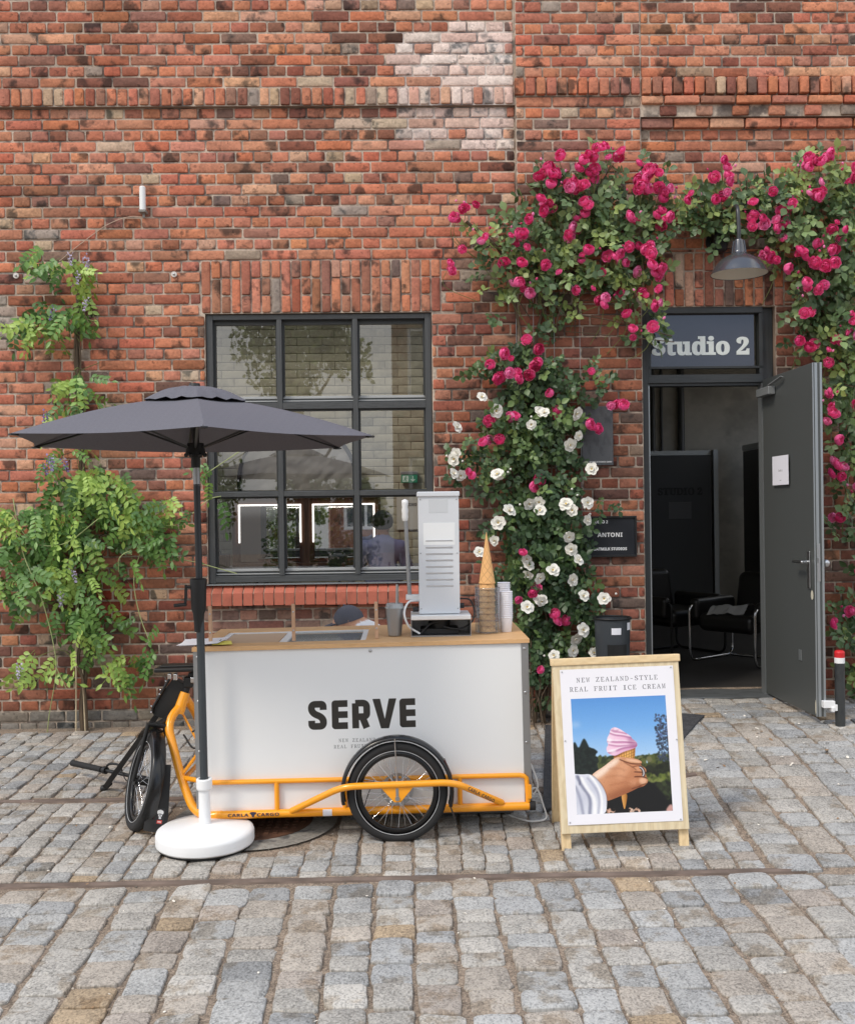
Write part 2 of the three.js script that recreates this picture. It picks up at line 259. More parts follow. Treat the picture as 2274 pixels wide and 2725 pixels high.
const building = thing('brick_building', 'old red brick building with window, doorway and stepped brick ledges', 'building');
{
  // the wall's core and its pointing
  const zones = [[[XL, PL, -0.15, 4.385], 0], [[XL, PL, 4.385, YT], 0.036], [[PL, PR, -0.15, 4.435], 0.05], [[PL, PR, 4.435, YT], 0.058], [[PR, XR, -0.15, 4.29], 0], [[PR, XR, 4.29, YT], 0.05]];
  const joint = new Buffer3(), core = [], C1 = new THREE.Color(), white = lin(226, 214, 206), dark = lin(170, 152, 136), pale = lin(204, 188, 171), grey = lin(178, 172, 160);
  for (const [zone, z] of zones) {
    let rs = [zone]; for (const h of openings) rs = cut(rs, h); rs = cut(rs, SILL);
    for (const r of rs) {
      core.push(span(r[0], r[1], r[2], r[3], -0.3, z - 0.016));
      const nx = Math.max(1, Math.round((r[1] - r[0]) / 0.05)), ny = Math.max(1, Math.round((r[3] - r[2]) / 0.05)), k0 = joint.n;
      for (let j = 0; j <= ny; j++) for (let i = 0; i <= nx; i++) {
        const x = mix(r[0], r[1], i / nx), y = mix(r[2], r[3], j / ny), old = clamp(smooth(0.15, 0.45, x) * smooth(3.25, 2.9, y) + smooth(0.5, 0.62, wn(x, y, 2, 4)));  // pointing darker right of the window below the lintel and in random patches
        C1.copy(pale).lerp(dark, old * 0.55).lerp(white, washAmount(x, y) * 0.9).lerp(grey, plasterAmount(x, y));
        joint.v(x, y, z - 0.0088 + 0.003 * (wn(x, y, 12, 1) - 0.5), x, y, C1);
      }
      for (let j = 0; j < ny; j++) for (let i = 0; i < nx; i++) { const a = k0 + j * (nx + 1) + i, b = a + 1, c = a + nx + 1; joint.i.push(a, b, c, b, c + 1, c); }
    }
  }
  mesh('wall', core, std({ color: lin(150, 130, 115), roughness: 1 }), building);
  mesh('pointing', joint.geo(), M.mortar, building);
  const eye = camera.position;
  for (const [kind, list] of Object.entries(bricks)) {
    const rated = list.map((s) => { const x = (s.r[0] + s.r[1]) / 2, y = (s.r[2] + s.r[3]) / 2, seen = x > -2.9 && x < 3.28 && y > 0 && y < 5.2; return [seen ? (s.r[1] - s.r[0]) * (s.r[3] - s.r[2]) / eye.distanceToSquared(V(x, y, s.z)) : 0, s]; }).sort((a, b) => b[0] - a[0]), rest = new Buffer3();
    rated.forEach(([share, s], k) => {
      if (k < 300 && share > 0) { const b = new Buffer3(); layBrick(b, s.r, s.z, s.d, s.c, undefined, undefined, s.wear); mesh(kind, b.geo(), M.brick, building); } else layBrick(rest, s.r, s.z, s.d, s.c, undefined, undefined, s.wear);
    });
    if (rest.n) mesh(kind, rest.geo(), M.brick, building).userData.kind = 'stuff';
  }
  const smoothBrick = std({ color: lin(192, 108, 86), map: rep(T.grime, 1), roughness: 0.6 });
  const sill = sub('window_sill', building);
  for (const [a, b] of sillSpecs) { const g = extrude([[-0.06, 0.985], [0.012, 0.985], [0.092, 0.934], [0.092, 0.85], [-0.06, 0.85]], b - a - 0.004, 0.002); g.rotateY(-Math.PI / 2).translate(b - 0.002, rr(-0.002, 0.002), rr(-0.002, 0.002)); mesh('sill_brick', metric(g, 1, rnd(), rnd()), smoothBrick, sill); }
  mesh('sill_mortar', [extrude([[-0.06, 0.980], [0.008, 0.980], [0.086, 0.931], [0.086, 0.855], [-0.06, 0.855]], SILL[1] - SILL[0] - 0.01, 0).rotateY(-Math.PI / 2).translate(SILL[1] - 0.005, 0, 0)], std({ color: lin(190, 170, 150), roughness: 1, map: T.mortar }), sill);
  mesh('sill_flashing', [box(1.66, 0.006, 0.11, -0.602, 0.992, 0.0)], M.galvanised, sill);

  // the window: frame, bars and nine panes
  const win = sub('window', building), [wx0, wx1, wy0, wy1] = WINDOW, fz = -0.03, fw = 0.048;
  mesh('frame', [span(wx0 + 0.003, wx0 + fw, wy0, wy1 - 0.003, -0.13, fz, 0.003), span(wx1 - fw, wx1 - 0.003, wy0, wy1 - 0.003, -0.13, fz, 0.003), span(wx0 + fw, wx1 - fw, wy1 - 0.04, wy1 - 0.003, -0.13, fz - 0.001, 0.003), span(wx0 + fw, wx1 - fw, wy0 + 0.006, wy0 + 0.05, -0.13, fz - 0.001, 0.003)], M.anthracite, win);
  const mx = [-0.886, -0.345], ty = [2.262, 1.632];
  for (const x of mx) mesh('glazing_bar', span(x - 0.018, x + 0.018, wy0 + 0.05, wy1 - 0.04, -0.115, fz + 0.004, 0.003), M.anthracite, win);
  const cols = [[wx0 + fw, mx[0] - 0.018], [mx[0] + 0.018, mx[1] - 0.018], [mx[1] + 0.018, wx1 - fw]];
  for (const [a, b] of cols) {
    mesh('glazing_bar', span(a, b, ty[0] - 0.024, ty[0] + 0.024, -0.115, fz + 0.001, 0.003), M.anthracite, win);
    mesh('glazing_bar', span(a, b, ty[1] - 0.018, ty[1] + 0.018, -0.115, fz + 0.001, 0.003), M.anthracite, win);
    for (const [y0, y1, dz, b0] of [[2.286, 2.88, -0.02, 0.05], [1.65, 2.238, 0.0, 0.012], [1.048, 1.614, -0.01, 0.05]]) {
      const top = y1 > 2.8 ? 0.03 : 0.012, z = -0.075 + dz;
      mesh('sash', [span(a, a + 0.014, y0 + b0, y1 - top, z - 0.02, z + 0.02), span(b - 0.014, b, y0 + b0, y1 - top, z - 0.02, z + 0.02), span(a, b, y1 - top, y1, z - 0.02, z + 0.021), span(a, b, y0, y0 + b0 * 0.55, z - 0.02, z + 0.021)], M.anthraciteDark, win);
      if (b0 > 0.02) mesh('glazing_bead', [span(a + 0.002, b - 0.002, y0 + b0 * 0.62, y0 + b0, z - 0.02, z + 0.012, 0.002), span(a + 0.002, b - 0.002, y0 + b0 * 0.2, y0 + b0 * 0.36, z + 0.022, z + 0.028)], std({ color: lin(168, 170, 170), roughness: 0.4 }), win);
      const pane = new THREE.PlaneGeometry(b - a - 0.028, y1 - y0 - b0 - top).translate((a + b) / 2, (y0 + b0 + y1 - top) / 2, z); pane.rotateX(0);
      mesh('pane', pane, M.glass, win);
    }
  }
  // the doorway: steel frame, lettered transom light, threshold and the leaf swung out
  const [dx0, dx1, , dy1] = DOORWAY, ent = sub('door', building);
  mesh('door_frame', [span(dx0 + 0.002, dx0 + 0.05, 0.13, dy1, -0.14, 0.0, 0.003), span(2.588, dx1 - 0.004, 0.13, dy1, -0.14, -0.05, 0.003), span(dx0 + 0.05, 2.588, 2.395, 2.455, -0.14, -0.012, 0.003), span(dx0 + 0.05, 2.588, 2.896, dy1, -0.14, -0.012, 0.003), span(dx0 + 0.05, 2.588, 2.376, 2.395, -0.12, -0.03), span(dx0 + 0.05, 2.588, 2.5, 2.515, -0.06, -0.02), span(2.562, 2.588, 2.455, 2.896, -0.1, -0.02), span(dx0 + 0.05, dx0 + 0.076, 2.455, 2.896, -0.1, -0.02)], M.anthraciteDark, ent);
  mesh('door_seal', [span(dx0 + 0.05, dx0 + 0.058, 0.15, 2.376, -0.06, -0.004), span(2.572, 2.588, 0.15, 2.39, -0.09, -0.01)], M.galvanised, ent);
  mesh('transom_pane', new THREE.PlaneGeometry(0.76, 0.385).translate(2.157, 2.704, -0.055), phys({ color: lin(44, 44, 54), roughness: 0.06, ior: 1.8 }), ent);
  mesh('transom_lettering', text('Studio 2', 0.112, 0.002, 'serif_bold', 0.005).scale(1.12, 1.06, 1).translate(2.146, 2.668, -0.053), std({ color: lin(222, 230, 228), roughness: 0.5 }), ent);
  mesh('threshold', [span(dx0, dx1 + 0.05, 0.09, 0.15, -0.3, 0.09, 0.004)], std({ color: lin(120, 124, 126), roughness: 0.5, metalness: 0.5, map: T.grime }), ent);
  const leaf = sub('door_leaf', ent); leaf.position.set(2.572, 0.158, 0.005); leaf.rotation.y = 0.024;
  // in the leaf's own axes: x out of its inner face, z from hinge to lock
  mesh('leaf_panel', rbox(0.05, 2.252, 0.872, 0.027, 1.126, 0.436, 0.003), std({ color: lin(80, 83, 82), roughness: 0.42 }), leaf);
  mesh('leaf_edge', [span(0.012, 0.03, 0.0, 2.25, 0.8735, 0.8765), span(0.046, 0.06, 0.0, 2.252, 0.86, 0.8775), span(-0.001, 0.006, 0.0, 2.25, 0.868, 0.875)], M.galvanised, leaf);
  mesh('lock_plate', [span(0.014, 0.034, 0.86, 1.1, 0.8766, 0.879), span(0.018, 0.03, 0.98, 1.01, 0.879, 0.889)], M.steel, leaf);
  mesh('handle', [rbox(0.008, 0.24, 0.042, -0.004, 0.93, 0.79, 0.004), rod(V(-0.004, 0.98, 0.79), V(-0.05, 0.98, 0.79), 0.011), bent([V(-0.05, 0.98, 0.795), V(-0.052, 0.98, 0.66)], 0.011)], M.steel, leaf);
  mesh('knob', [rod(V(0.05, 0.97, 0.79), V(0.09, 0.97, 0.79), 0.013), new THREE.SphereGeometry(0.026, 18, 12).translate(0.108, 0.97, 0.79)], M.steel, leaf);
  mesh('door_closer', [rbox(0.05, 0.058, 0.24, -0.026, 2.15, 0.13, 0.006), bar(V(-0.03, 2.185, 0.2), V(-0.02, 2.222, 0.42), 0.02, 0.006)], std({ color: lin(120, 123, 124), roughness: 0.5 }), leaf);
  mesh('door_stop_plate', [rbox(0.004, 0.07, 0.05, -0.002, 0.36, 0.63, 0.001)], M.galvanised, leaf);
  mesh('paint_chip', [new THREE.CircleGeometry(0.026, 9).scale(0.8, 1.2, 1).rotateY(-Math.PI / 2).translate(-0.0012, 0.77, 0.83), new THREE.CircleGeometry(0.02, 7).scale(0.5, 2.4, 1).rotateY(-Math.PI / 2).translate(-0.0012, 0.06, 0.865)], std({ color: lin(206, 200, 180), roughness: 0.8 }), leaf);

  // the rooms behind: floors, walls with thickness, ceilings, a skylight added over the studio to light it
  const room = sub('studio_room', building), wallPaint = std({ color: lin(176, 172, 150), roughness: 0.9, map: rep(T.grime, 1) }), darkFloor = std({ color: lin(96, 92, 86), roughness: 0.6, map: rep(T.grime, 0.8) });
  mesh('floor', [span(-3.6, 1.4, 0.02, 0.1, -3.5, -0.3)], darkFloor, room);
  mesh('ceiling', [span(-3.6, 1.4, 4.0, 4.2, -0.7, -0.3), span(-3.6, 1.4, 4.0, 4.2, -3.5, -3.0), span(-3.6, -3.1, 4.0, 4.2, -3.0, -0.7), span(1.1, 1.4, 4.0, 4.2, -3.0, -0.7)], wallPaint, room);
  mesh('partition_wall', [span(-3.8, -3.6, 0, 4.2, -3.5, -0.3), span(1.4, 1.5, 0, 4.2, -3.5, -0.3)], wallPaint, room);
  mesh('rear_wall', [span(-3.8, 1.5, 0, 4.2, -3.7, -3.51)], std({ color: lin(140, 136, 118), roughness: 1 }), room);
  { const b = new Buffer3(), bb = mulberry(5), list = []; for (let y = 0.1, k = 0; y < 4; y += 0.085, k++) for (let x = -3.6 - (k % 2) * 0.13; x < 1.4; x += 0.262) list.push([Math.max(x, -3.6) + 0.0015, Math.min(x + 0.262, 1.4) - 0.0015, y + 0.0015, y + 0.0835]);
    const c = lin(178, 174, 152); for (const r of list) if (r[1] - r[0] > 0.03) layBrick(b, r, -3.5 + bb() * 0.003, 0.02, c, rnd(), rnd(), 0.3); const m = mesh('painted_brick', b.geo(), std({ color: 0xffffff, roughness: 0.85, vertexColors: true, map: rep(T.grime, 1) }), room); m.userData.kind = 'stuff'; }
  const hall = sub('entrance_hall', building);
  mesh('floor', [span(1.5, 5.6, 0.0, 0.13, -6.8, -0.3)], std({ color: lin(60, 58, 57), roughness: 0.55, map: rep(T.grime, 0.8) }), hall);
  mesh('ceiling', [span(1.5, 5.6, 3.5, 3.7, -6.8, -0.3)], wallPaint, hall);
  mesh('hall_wall', [span(5.4, 5.6, 0.13, 2.3, -6.8, -0.3), span(5.4, 5.6, 3.3, 3.5, -6.8, -0.3), span(5.4, 5.6, 2.3, 3.3, -2.2, -0.3), span(5.4, 5.6, 2.3, 3.3, -6.8, -6.2), span(1.5, 5.4, 0.13, 3.5, -6.8, -6.6), span(1.5, 1.54, 0.13, 3.5, -6.6, -0.3)], std({ color: lin(192, 188, 178), roughness: 0.9, map: rep(T.grime, 1) }), hall);  // high opening in the right wall is added to light the hall
  mesh('hall_pipe', [rod(V(3.34, 0.13, -6.56), V(3.34, 3.5, -6.56), 0.03), rod(V(3.46, 0.13, -6.57), V(3.46, 3.5, -6.57), 0.02), rod(V(3.72, 0.13, -6.55), V(3.72, 3.5, -6.55), 0.045)], M.anthracite, hall);
  const inner = sub('inner_door', hall);
  mesh('leaf', rbox(0.8, 2.06, 0.045, 3.64, 1.165, -6.3, 0.004), std({ color: lin(62, 64, 66), roughness: 0.45 }), inner);
  mesh('lettering', text('STUDIO 2', 0.09, 0.003, 'serif_bold', 0.004).translate(3.62, 1.72, -6.276), M.black, inner);
  mesh('notice', box(0.3, 0.22, 0.002, 3.62, 1.47, -6.276), std({ color: lin(120, 120, 122), roughness: 0.8 }), inner);
  mesh('frame', [span(4.06, 4.12, 0.13, 2.26, -6.4, -6.24), span(3.2, 4.06, 2.2, 2.26, -6.4, -6.33)], M.galvanised, inner);
  const second = sub('inner_door', hall);
  mesh('leaf', rbox(0.045, 2.1, 0.85, 4.5, 1.19, -5.9, 0.004), std({ color: lin(58, 60, 62), roughness: 0.45 }), second);
  mesh('frame', [span(4.47, 4.53, 0.13, 2.32, -5.44, -5.38), span(4.47, 4.53, 2.25, 2.32, -6.34, -5.44)], M.galvanised, second);
}
// ---------------------------------------------------------------- the yard: joint bed, setts, rails
camera.updateMatrixWorld(); camera.updateProjectionMatrix();
function inView(x, y, z, m = 1.04) { const p = V(x, y, z).project(camera); return Math.abs(p.x) < m && Math.abs(p.y) < m; }
{
  const xs = [], zs = []; for (let x = -40; x < -5; x += 5) xs.push(x); for (let x = -5; x <= 5.01; x += 0.1) xs.push(x); for (let x = 10; x <= 40; x += 5) xs.push(x);
  for (let z = -0.3; z <= 6.01; z += 0.1) zs.push(z); for (let z = 8; z <= 50; z += 3) zs.push(z);
  const b = new Buffer3(), w = new THREE.Color(1, 1, 1);
  for (const z of zs) for (const x of xs) b.v(x, ground(x, z) - 0.010 + (z < 6 ? 0.008 * (wn(x, z, 7) - 0.5) : 0), z, x * 1.4, z * 1.4, w);
  for (let j = 0; j < zs.length - 1; j++) for (let i = 0; i < xs.length - 1; i++) { const a = j * xs.length + i, c = a + xs.length; b.i.push(a, c, a + 1, a + 1, c, c + 1); }
  structure('ground', mesh('ground', b.geo(), M.sand));
}
const STONE = [[0.24, lin(180, 179, 176)], [0.3, lin(185, 180, 172)], [0.22, lin(184, 174, 162)], [0.1, lin(169, 169, 168)], [0.06, lin(194, 189, 181)], [0.02, lin(184, 162, 134)], [0.06, lin(180, 169, 158)], [0.03, lin(156, 156, 155)]];
const COVER = [-0.80, 2.02, 0.40];   // the round iron cover: x, z, radius
function laySett(b, cx, cz, w, l, turn, c) {
  const pts = [], hw = w / 2, hl = l / 2, j = Math.min(w, l) * 0.06, q = Math.min(w, l) * rr(0.05, 0.13), co = Math.cos(turn), si = Math.sin(turn), k = () => rr(-j, j);
  const cor = [[-hw + k(), -hl + k()], [hw + k(), -hl + k()], [hw + k(), hl + k()], [-hw + k(), hl + k()]];
  for (let s = 0; s < 4; s++) { const A = cor[s], B = cor[(s + 1) % 4], L = Math.hypot(B[0] - A[0], B[1] - A[1]), nx = (B[1] - A[1]) / L, nz = -(B[0] - A[0]) / L; for (const t of [q / L, 0.36, 0.64, 1 - q / L]) { const o = rr(-j * 0.35, j * 0.35) + (t > 0.3 && t < 0.7 ? j * 0.15 : 0); pts.push([mix(A[0], B[0], t) + nx * o, mix(A[1], B[1], t) + nz * o]); } }
  const lift = rr(-0.004, 0.006), tx = rr(-0.03, 0.03), tz = rr(-0.03, 0.03), ou = rnd(), ov = rnd(), k0 = b.n, n = pts.length;
  const put = (x, z, dy) => { const X = cx + x * co + z * si, Z = cz - x * si + z * co; b.v(X, ground(X, Z) + lift + tx * x + tz * z + dy, Z, x / 0.9 + ou, z / 0.9 + ov, c); };
  put(0, 0, 0.003 + rr(-0.002, 0.003));
  for (const [s, dy, jit] of [[0.6, 0.001, 0.002], [0.95, 0, 0.0018], [1, -0.0055, 0.002], [1.01, -0.05, 0]]) for (const [x, z] of pts) put(x * s, z * s, dy + rr(-jit, jit));
  for (let i = 0; i < n; i++) { const m = (i + 1) % n; b.i.push(k0, k0 + 1 + m, k0 + 1 + i); for (let r = 0; r < 3; r++) { const a = k0 + 1 + r * n, o = a + n; b.i.push(a + i, a + m, o + i, a + m, o + m, o + i); } }
}
function paving(structureName, kind, specs) {
  const s = structure(structureName), rest = new Buffer3();
  specs.map((p) => [inView(p[0], ground(p[0], p[1]), p[1], 1.02) ? p[2] * p[3] / camera.position.distanceToSquared(V(p[0], 0, p[1])) : 0, p]).sort((a, b) => b[0] - a[0]).forEach(([share, p], k) => {
    if (share > 0 && k < 300) { const b = new Buffer3(); laySett(b, ...p); mesh(kind, b.geo(), M.sett, s); } else laySett(rest, ...p);
  });
  if (rest.n) mesh(kind, rest.geo(), M.sett, s).userData.kind = 'stuff';
}
const stone = () => { const c = pick(STONE); return c.multiplyScalar(rr(0.86, 1.1)); };
function columnsOfSetts(x0, x1, z0, z1, w, l, joint, lean, keep) {
  const out = []; let x = x0;
  while (x < x1) {
    const cw = w * rr(0.88, 1.12); let z = z0 + rr(0, l * 0.4);
    while (z < z1 - l * 0.5) { let len = l * rr(0.66, 1.24); if (z + len > z1) len = z1 - z; const cx = x + cw / 2 + lean * (z - z0) + 0.006 * Math.sin(z * 3 + x * 7), cz = z + len / 2; if (len > l * 0.4 && (!keep || keep(cx, cz))) out.push([cx, cz, cw * rr(0.95, 1.0), len - 0.007, lean + rr(-0.03, 0.03), stone()]); z += len; }
    x += cw + joint;
  }
  return out;
}
const RAILS = [2.80, 1.625], offCover = (x, z) => Math.hypot(x - COVER[0], z - COVER[1]) > COVER[2] + 0.06;
paving('front_paving', 'large_sett', columnsOfSetts(-3.4, 3.8, RAILS[0] + 0.035, 4.75, 0.163, 0.162, 0.014, 0.01));
paving('track_paving', 'small_sett', [...columnsOfSetts(-3.8, 1.62, RAILS[1] + 0.03, RAILS[0] - 0.03, 0.114, 0.12, 0.011, -0.015, offCover), ...columnsOfSetts(-3.8, 1.62, 0.13, RAILS[1] - 0.03, 0.114, 0.12, 0.011, -0.02, offCover)]);
paving('entrance_paving', 'entrance_sett', columnsOfSetts(1.68, 4.6, 0.1, RAILS[0] + 0.02, 0.19, 0.145, 0.01, -0.012).filter((p) => p[1] > 0.12));
function rail(x0, x1, z, label) {
  const b = new Buffer3(), c = new THREE.Color(1, 1, 1), prof = [[-0.018, -0.03], [-0.016, 0.0], [0.008, 0.003], [0.011, -0.01], [0.022, -0.012], [0.025, -0.002], [0.03, -0.03]];
  const n = Math.round((x1 - x0) / 0.08); for (let i = 0; i <= n; i++) { const x = mix(x0, x1, i / n), dz = 0.004 * (wn(x, z, 2) - 0.5); prof.forEach(([pz, py]) => b.v(x, ground(x, z) + py + 0.003 * (wn(x, z, 1.2, 6) - 0.5), z + pz + dz, x, pz * 4, c)); }
  for (let i = 0; i < n; i++) for (let k = 0; k < prof.length - 1; k++) { const a = i * prof.length + k, d = a + prof.length; b.i.push(a, a + 1, d, a + 1, d + 1, d); }
  top('tram_rail', b.geo(), M.iron, label, 'rail', 'old rails sunk in the paving');
}
rail(-4.2, 1.78, RAILS[0], 'rusty sunken rail nearest the camera, in front of the ice cream cart');
rail(-4.2, 1.61, RAILS[1], 'rusty sunken rail behind and beneath the ice cream cart');
{ // the round iron cover half under the cart
  const t = thing('manhole_cover', 'round rusty iron manhole cover half hidden under the cart and parasol base', 'manhole', [COVER[0], ground(COVER[0], COVER[1]), COVER[1]]); t.rotation.x = 0.05;
  mesh('concrete_ring', new THREE.RingGeometry(0.30, 0.43, 40).rotateX(-Math.PI / 2).translate(0, 0.002, 0), std({ color: lin(150, 146, 138), roughness: 0.95, map: T.mortar }), t);
  const studs = []; for (let i = -6; i <= 6; i++) for (let k = -6; k <= 6; k++) if (Math.hypot(i, k) < 6.3) studs.push(box(0.024, 0.005, 0.024, i * 0.043, 0.008, k * 0.043));
  mesh('iron_lid', [cyl(0.30, 0.298, 0.02, 0, -0.004, 0, 40), ...studs], std({ color: lin(122, 84, 62), map: T.rough, roughness: 0.8, metalness: 0.2 }), t);
}
{ // the door mat, lying over the rough stones
  const A = [0.95, 0.22], B = [1.95, 0.62], C = [1.68, 1.12], D = [0.70, 2.0], b = new Buffer3(), c = new THREE.Color(1, 1, 1), n = 24;
  for (let j = 0; j <= n; j++) for (let i = 0; i <= n; i++) { const u = i / n, v = j / n, x = mix(mix(A[0], B[0], u), mix(D[0], C[0], u), v), z = mix(mix(A[1], B[1], u), mix(D[1], C[1], u), v), y = ground(x, z) + 0.014 + 0.005 * (wn(x, z, 9) - 0.5); b.v(x, y, z, x * 2, z * 2, c); }
  for (let j = 0; j < n; j++) for (let i = 0; i < n; i++) { const a = j * (n + 1) + i, d = a + n + 1; b.i.push(a, d, a + 1, a + 1, d, d + 1); }
  for (let i = 0; i < n; i++) for (const row of [0, n]) { const a = row * (n + 1) + i, k = b.n; for (const q of [a, a + 1]) b.v(b.p[q * 3], b.p[q * 3 + 1] - 0.012, b.p[q * 3 + 2], 0, 0, c); b.i.push(a, a + 1, k, a + 1, k + 1, k); }
  for (let j = 0; j < n; j++) for (const col of [0, n]) { const a = j * (n + 1) + col, a2 = a + n + 1, k = b.n; for (const q of [a, a2]) b.v(b.p[q * 3], b.p[q * 3 + 1] - 0.012, b.p[q * 3 + 2], 0, 0, c); b.i.push(a, a2, k, a2, k + 1, k); }
  top('door_mat', b.geo(), std({ color: lin(78, 78, 80), roughness: 0.98, map: T.sand }), 'large dark grey mat lying on the paving behind the sandwich board', 'mat');
}
{ // petals and pale chips lying in the joints
  const g = new THREE.CircleGeometry(0.007, 6).rotateX(-Math.PI / 2).scale(1, 1, 0.7), n = 420, im = new THREE.InstancedMesh(g, std({ color: 0xffffff, roughness: 0.9 }), n), m = new THREE.Matrix4(), q = new THREE.Quaternion(), c = new THREE.Color();
  for (let i = 0; i < n; i++) { const near = rnd() < 0.3, x = near ? rr(1.5, 3.4) : rr(-3, 3.4), z = near ? rr(0.15, 1.6) : rr(0.4, 4.5), s = rr(0.4, near ? 2.3 : 1.2); q.setFromEuler(new THREE.Euler(rr(-0.4, 0.4), rr(0, 6), rr(-0.4, 0.4))); m.compose(V(x, ground(x, z) + 0.008, z), q, V(s, s, s)); im.setMatrixAt(i, m); c.copy(rnd() < 0.75 ? lin(232, 224, 210) : lin(150, 120, 90)); im.setColorAt(i, c); }
  im.name = 'fallen_petals'; im.receiveShadow = true; scene.add(im); tag(im, 'pale fallen petals and chips scattered over the paving', 'petals', null, 'stuff');
}
{ // pebbles and grit in the joints
  const g = new THREE.IcosahedronGeometry(0.006, 0), n = 1500, im = new THREE.InstancedMesh(g, std({ color: 0xffffff, roughness: 0.95 }), n), m = new THREE.Matrix4(), q = new THREE.Quaternion(), c = new THREE.Color();
  for (let i = 0; i < n; i++) { const x = rr(-2.8, 3), z = rr(2.2, 4.6), s = rr(0.3, 1.1); q.setFromEuler(new THREE.Euler(rr(0, 6), rr(0, 6), 0)); m.compose(V(x, ground(x, z) - 0.009, z), q, V(s, s * 0.7, s)); im.setMatrixAt(i, m); const k = rr(90, 200); im.setColorAt(i, c.copy(lin(k, k * 0.94, k * 0.86))); }
  im.name = 'joint_grit'; scene.add(im); tag(im, 'small grit and pebbles lying in the joints of the paving', 'grit', null, 'stuff');
}
// ---------------------------------------------------------------- the cargo trailer turned ice cream cart
// typewriter lettering: slab letters, one to a cell
function typed(g, str, x, y, size, pitch) { g.font = size + 'px serif'; g.textAlign = 'center'; [...str].forEach((ch, i) => { const w = g.measureText(ch).width || 1, s = clamp(pitch * 0.82 / w, 0.6, ch === 'I' ? 1.5 : 1.25); g.save(); g.translate(x + (i - (str.length - 1) / 2) * pitch, y); g.scale(s, 1); if (ch === '-') g.fillRect(-size * 0.14, -size * 0.32, size * 0.28, size * 0.06); else g.fillText(ch, 0, 0); g.restore(); }); }
const cart = thing('cargo_trailer', 'white ice cream cart on an orange bicycle trailer frame with wooden worktop', 'cart', [-0.22, 0, 2.24]); cart.rotation.z = 0.0115;
function wheel(name, parent, R, opts = {}) { // a spoked wheel in its own x-y plane, axle along z
  const w = sub(name, parent), tr = opts.tyre ?? 0.024;
  mesh('tyre', [new THREE.TorusGeometry(R - tr, tr, 14, 64)], M.rubber, w);
  mesh('reflective_stripe', [new THREE.TorusGeometry(R - tr * 1.75, 0.0015, 6, 64).translate(0, 0, tr * 0.86), new THREE.TorusGeometry(R - tr * 1.75, 0.0015, 6, 64).translate(0, 0, -tr * 0.86)], std({ color: lin(190, 192, 194), roughness: 0.5 }), w);
  mesh('rim', lathe([[R - tr * 2 - 0.024, -0.006], [R - tr * 2 - 0.02, -0.013], [R - tr * 1.8, -0.014], [R - tr * 1.8, 0.014], [R - tr * 2 - 0.02, 0.013], [R - tr * 2 - 0.024, 0.006], [R - tr * 2 - 0.024, -0.006]], 64).rotateX(Math.PI / 2), M.blackGloss, w);
  const n = 32; for (let k = 0; k < n; k++) { const a = (k / n) * Math.PI * 2, s = k % 2 ? 1 : -1, h = a + (k % 4 < 2 ? 0.9 : -0.9), rh = 0.026; mesh('spoke', rod(V(Math.cos(h) * rh, Math.sin(h) * rh, s * 0.03), V(Math.cos(a) * (R - tr * 2 - 0.02), Math.sin(a) * (R - tr * 2 - 0.02), 0), 0.0013, 0.0013, 5), M.chrome, w); }
  mesh('hub', [rod(V(0, 0, -0.045), V(0, 0, 0.045), 0.018, 0.018, 16), cyl(0.03, 0.03, 0.006, 0, 0, 0).rotateX(Math.PI / 2).translate(0, 0, 0.03), cyl(0.03, 0.03, 0.006, 0, 0, 0).rotateX(Math.PI / 2).translate(0, 0, -0.03)], M.black, w);
  if (opts.disc) { const holes = []; for (let k = 0; k < 14; k++) { const a = k / 14 * 6.283; holes.push(Array.from({ length: 8 }, (_, i) => [Math.cos(a) * 0.06 + Math.cos(i / 8 * 6.283) * 0.008, Math.sin(a) * 0.06 + Math.sin(i / 8 * 6.283) * 0.008])); } mesh('brake_disc', extrude(Array.from({ length: 40 }, (_, i) => [Math.cos(i / 40 * 6.283) * 0.08, Math.sin(i / 40 * 6.283) * 0.08]), 0.002, 0, holes).translate(0, 0, -0.05), M.brushed, w); }
  return w;
}
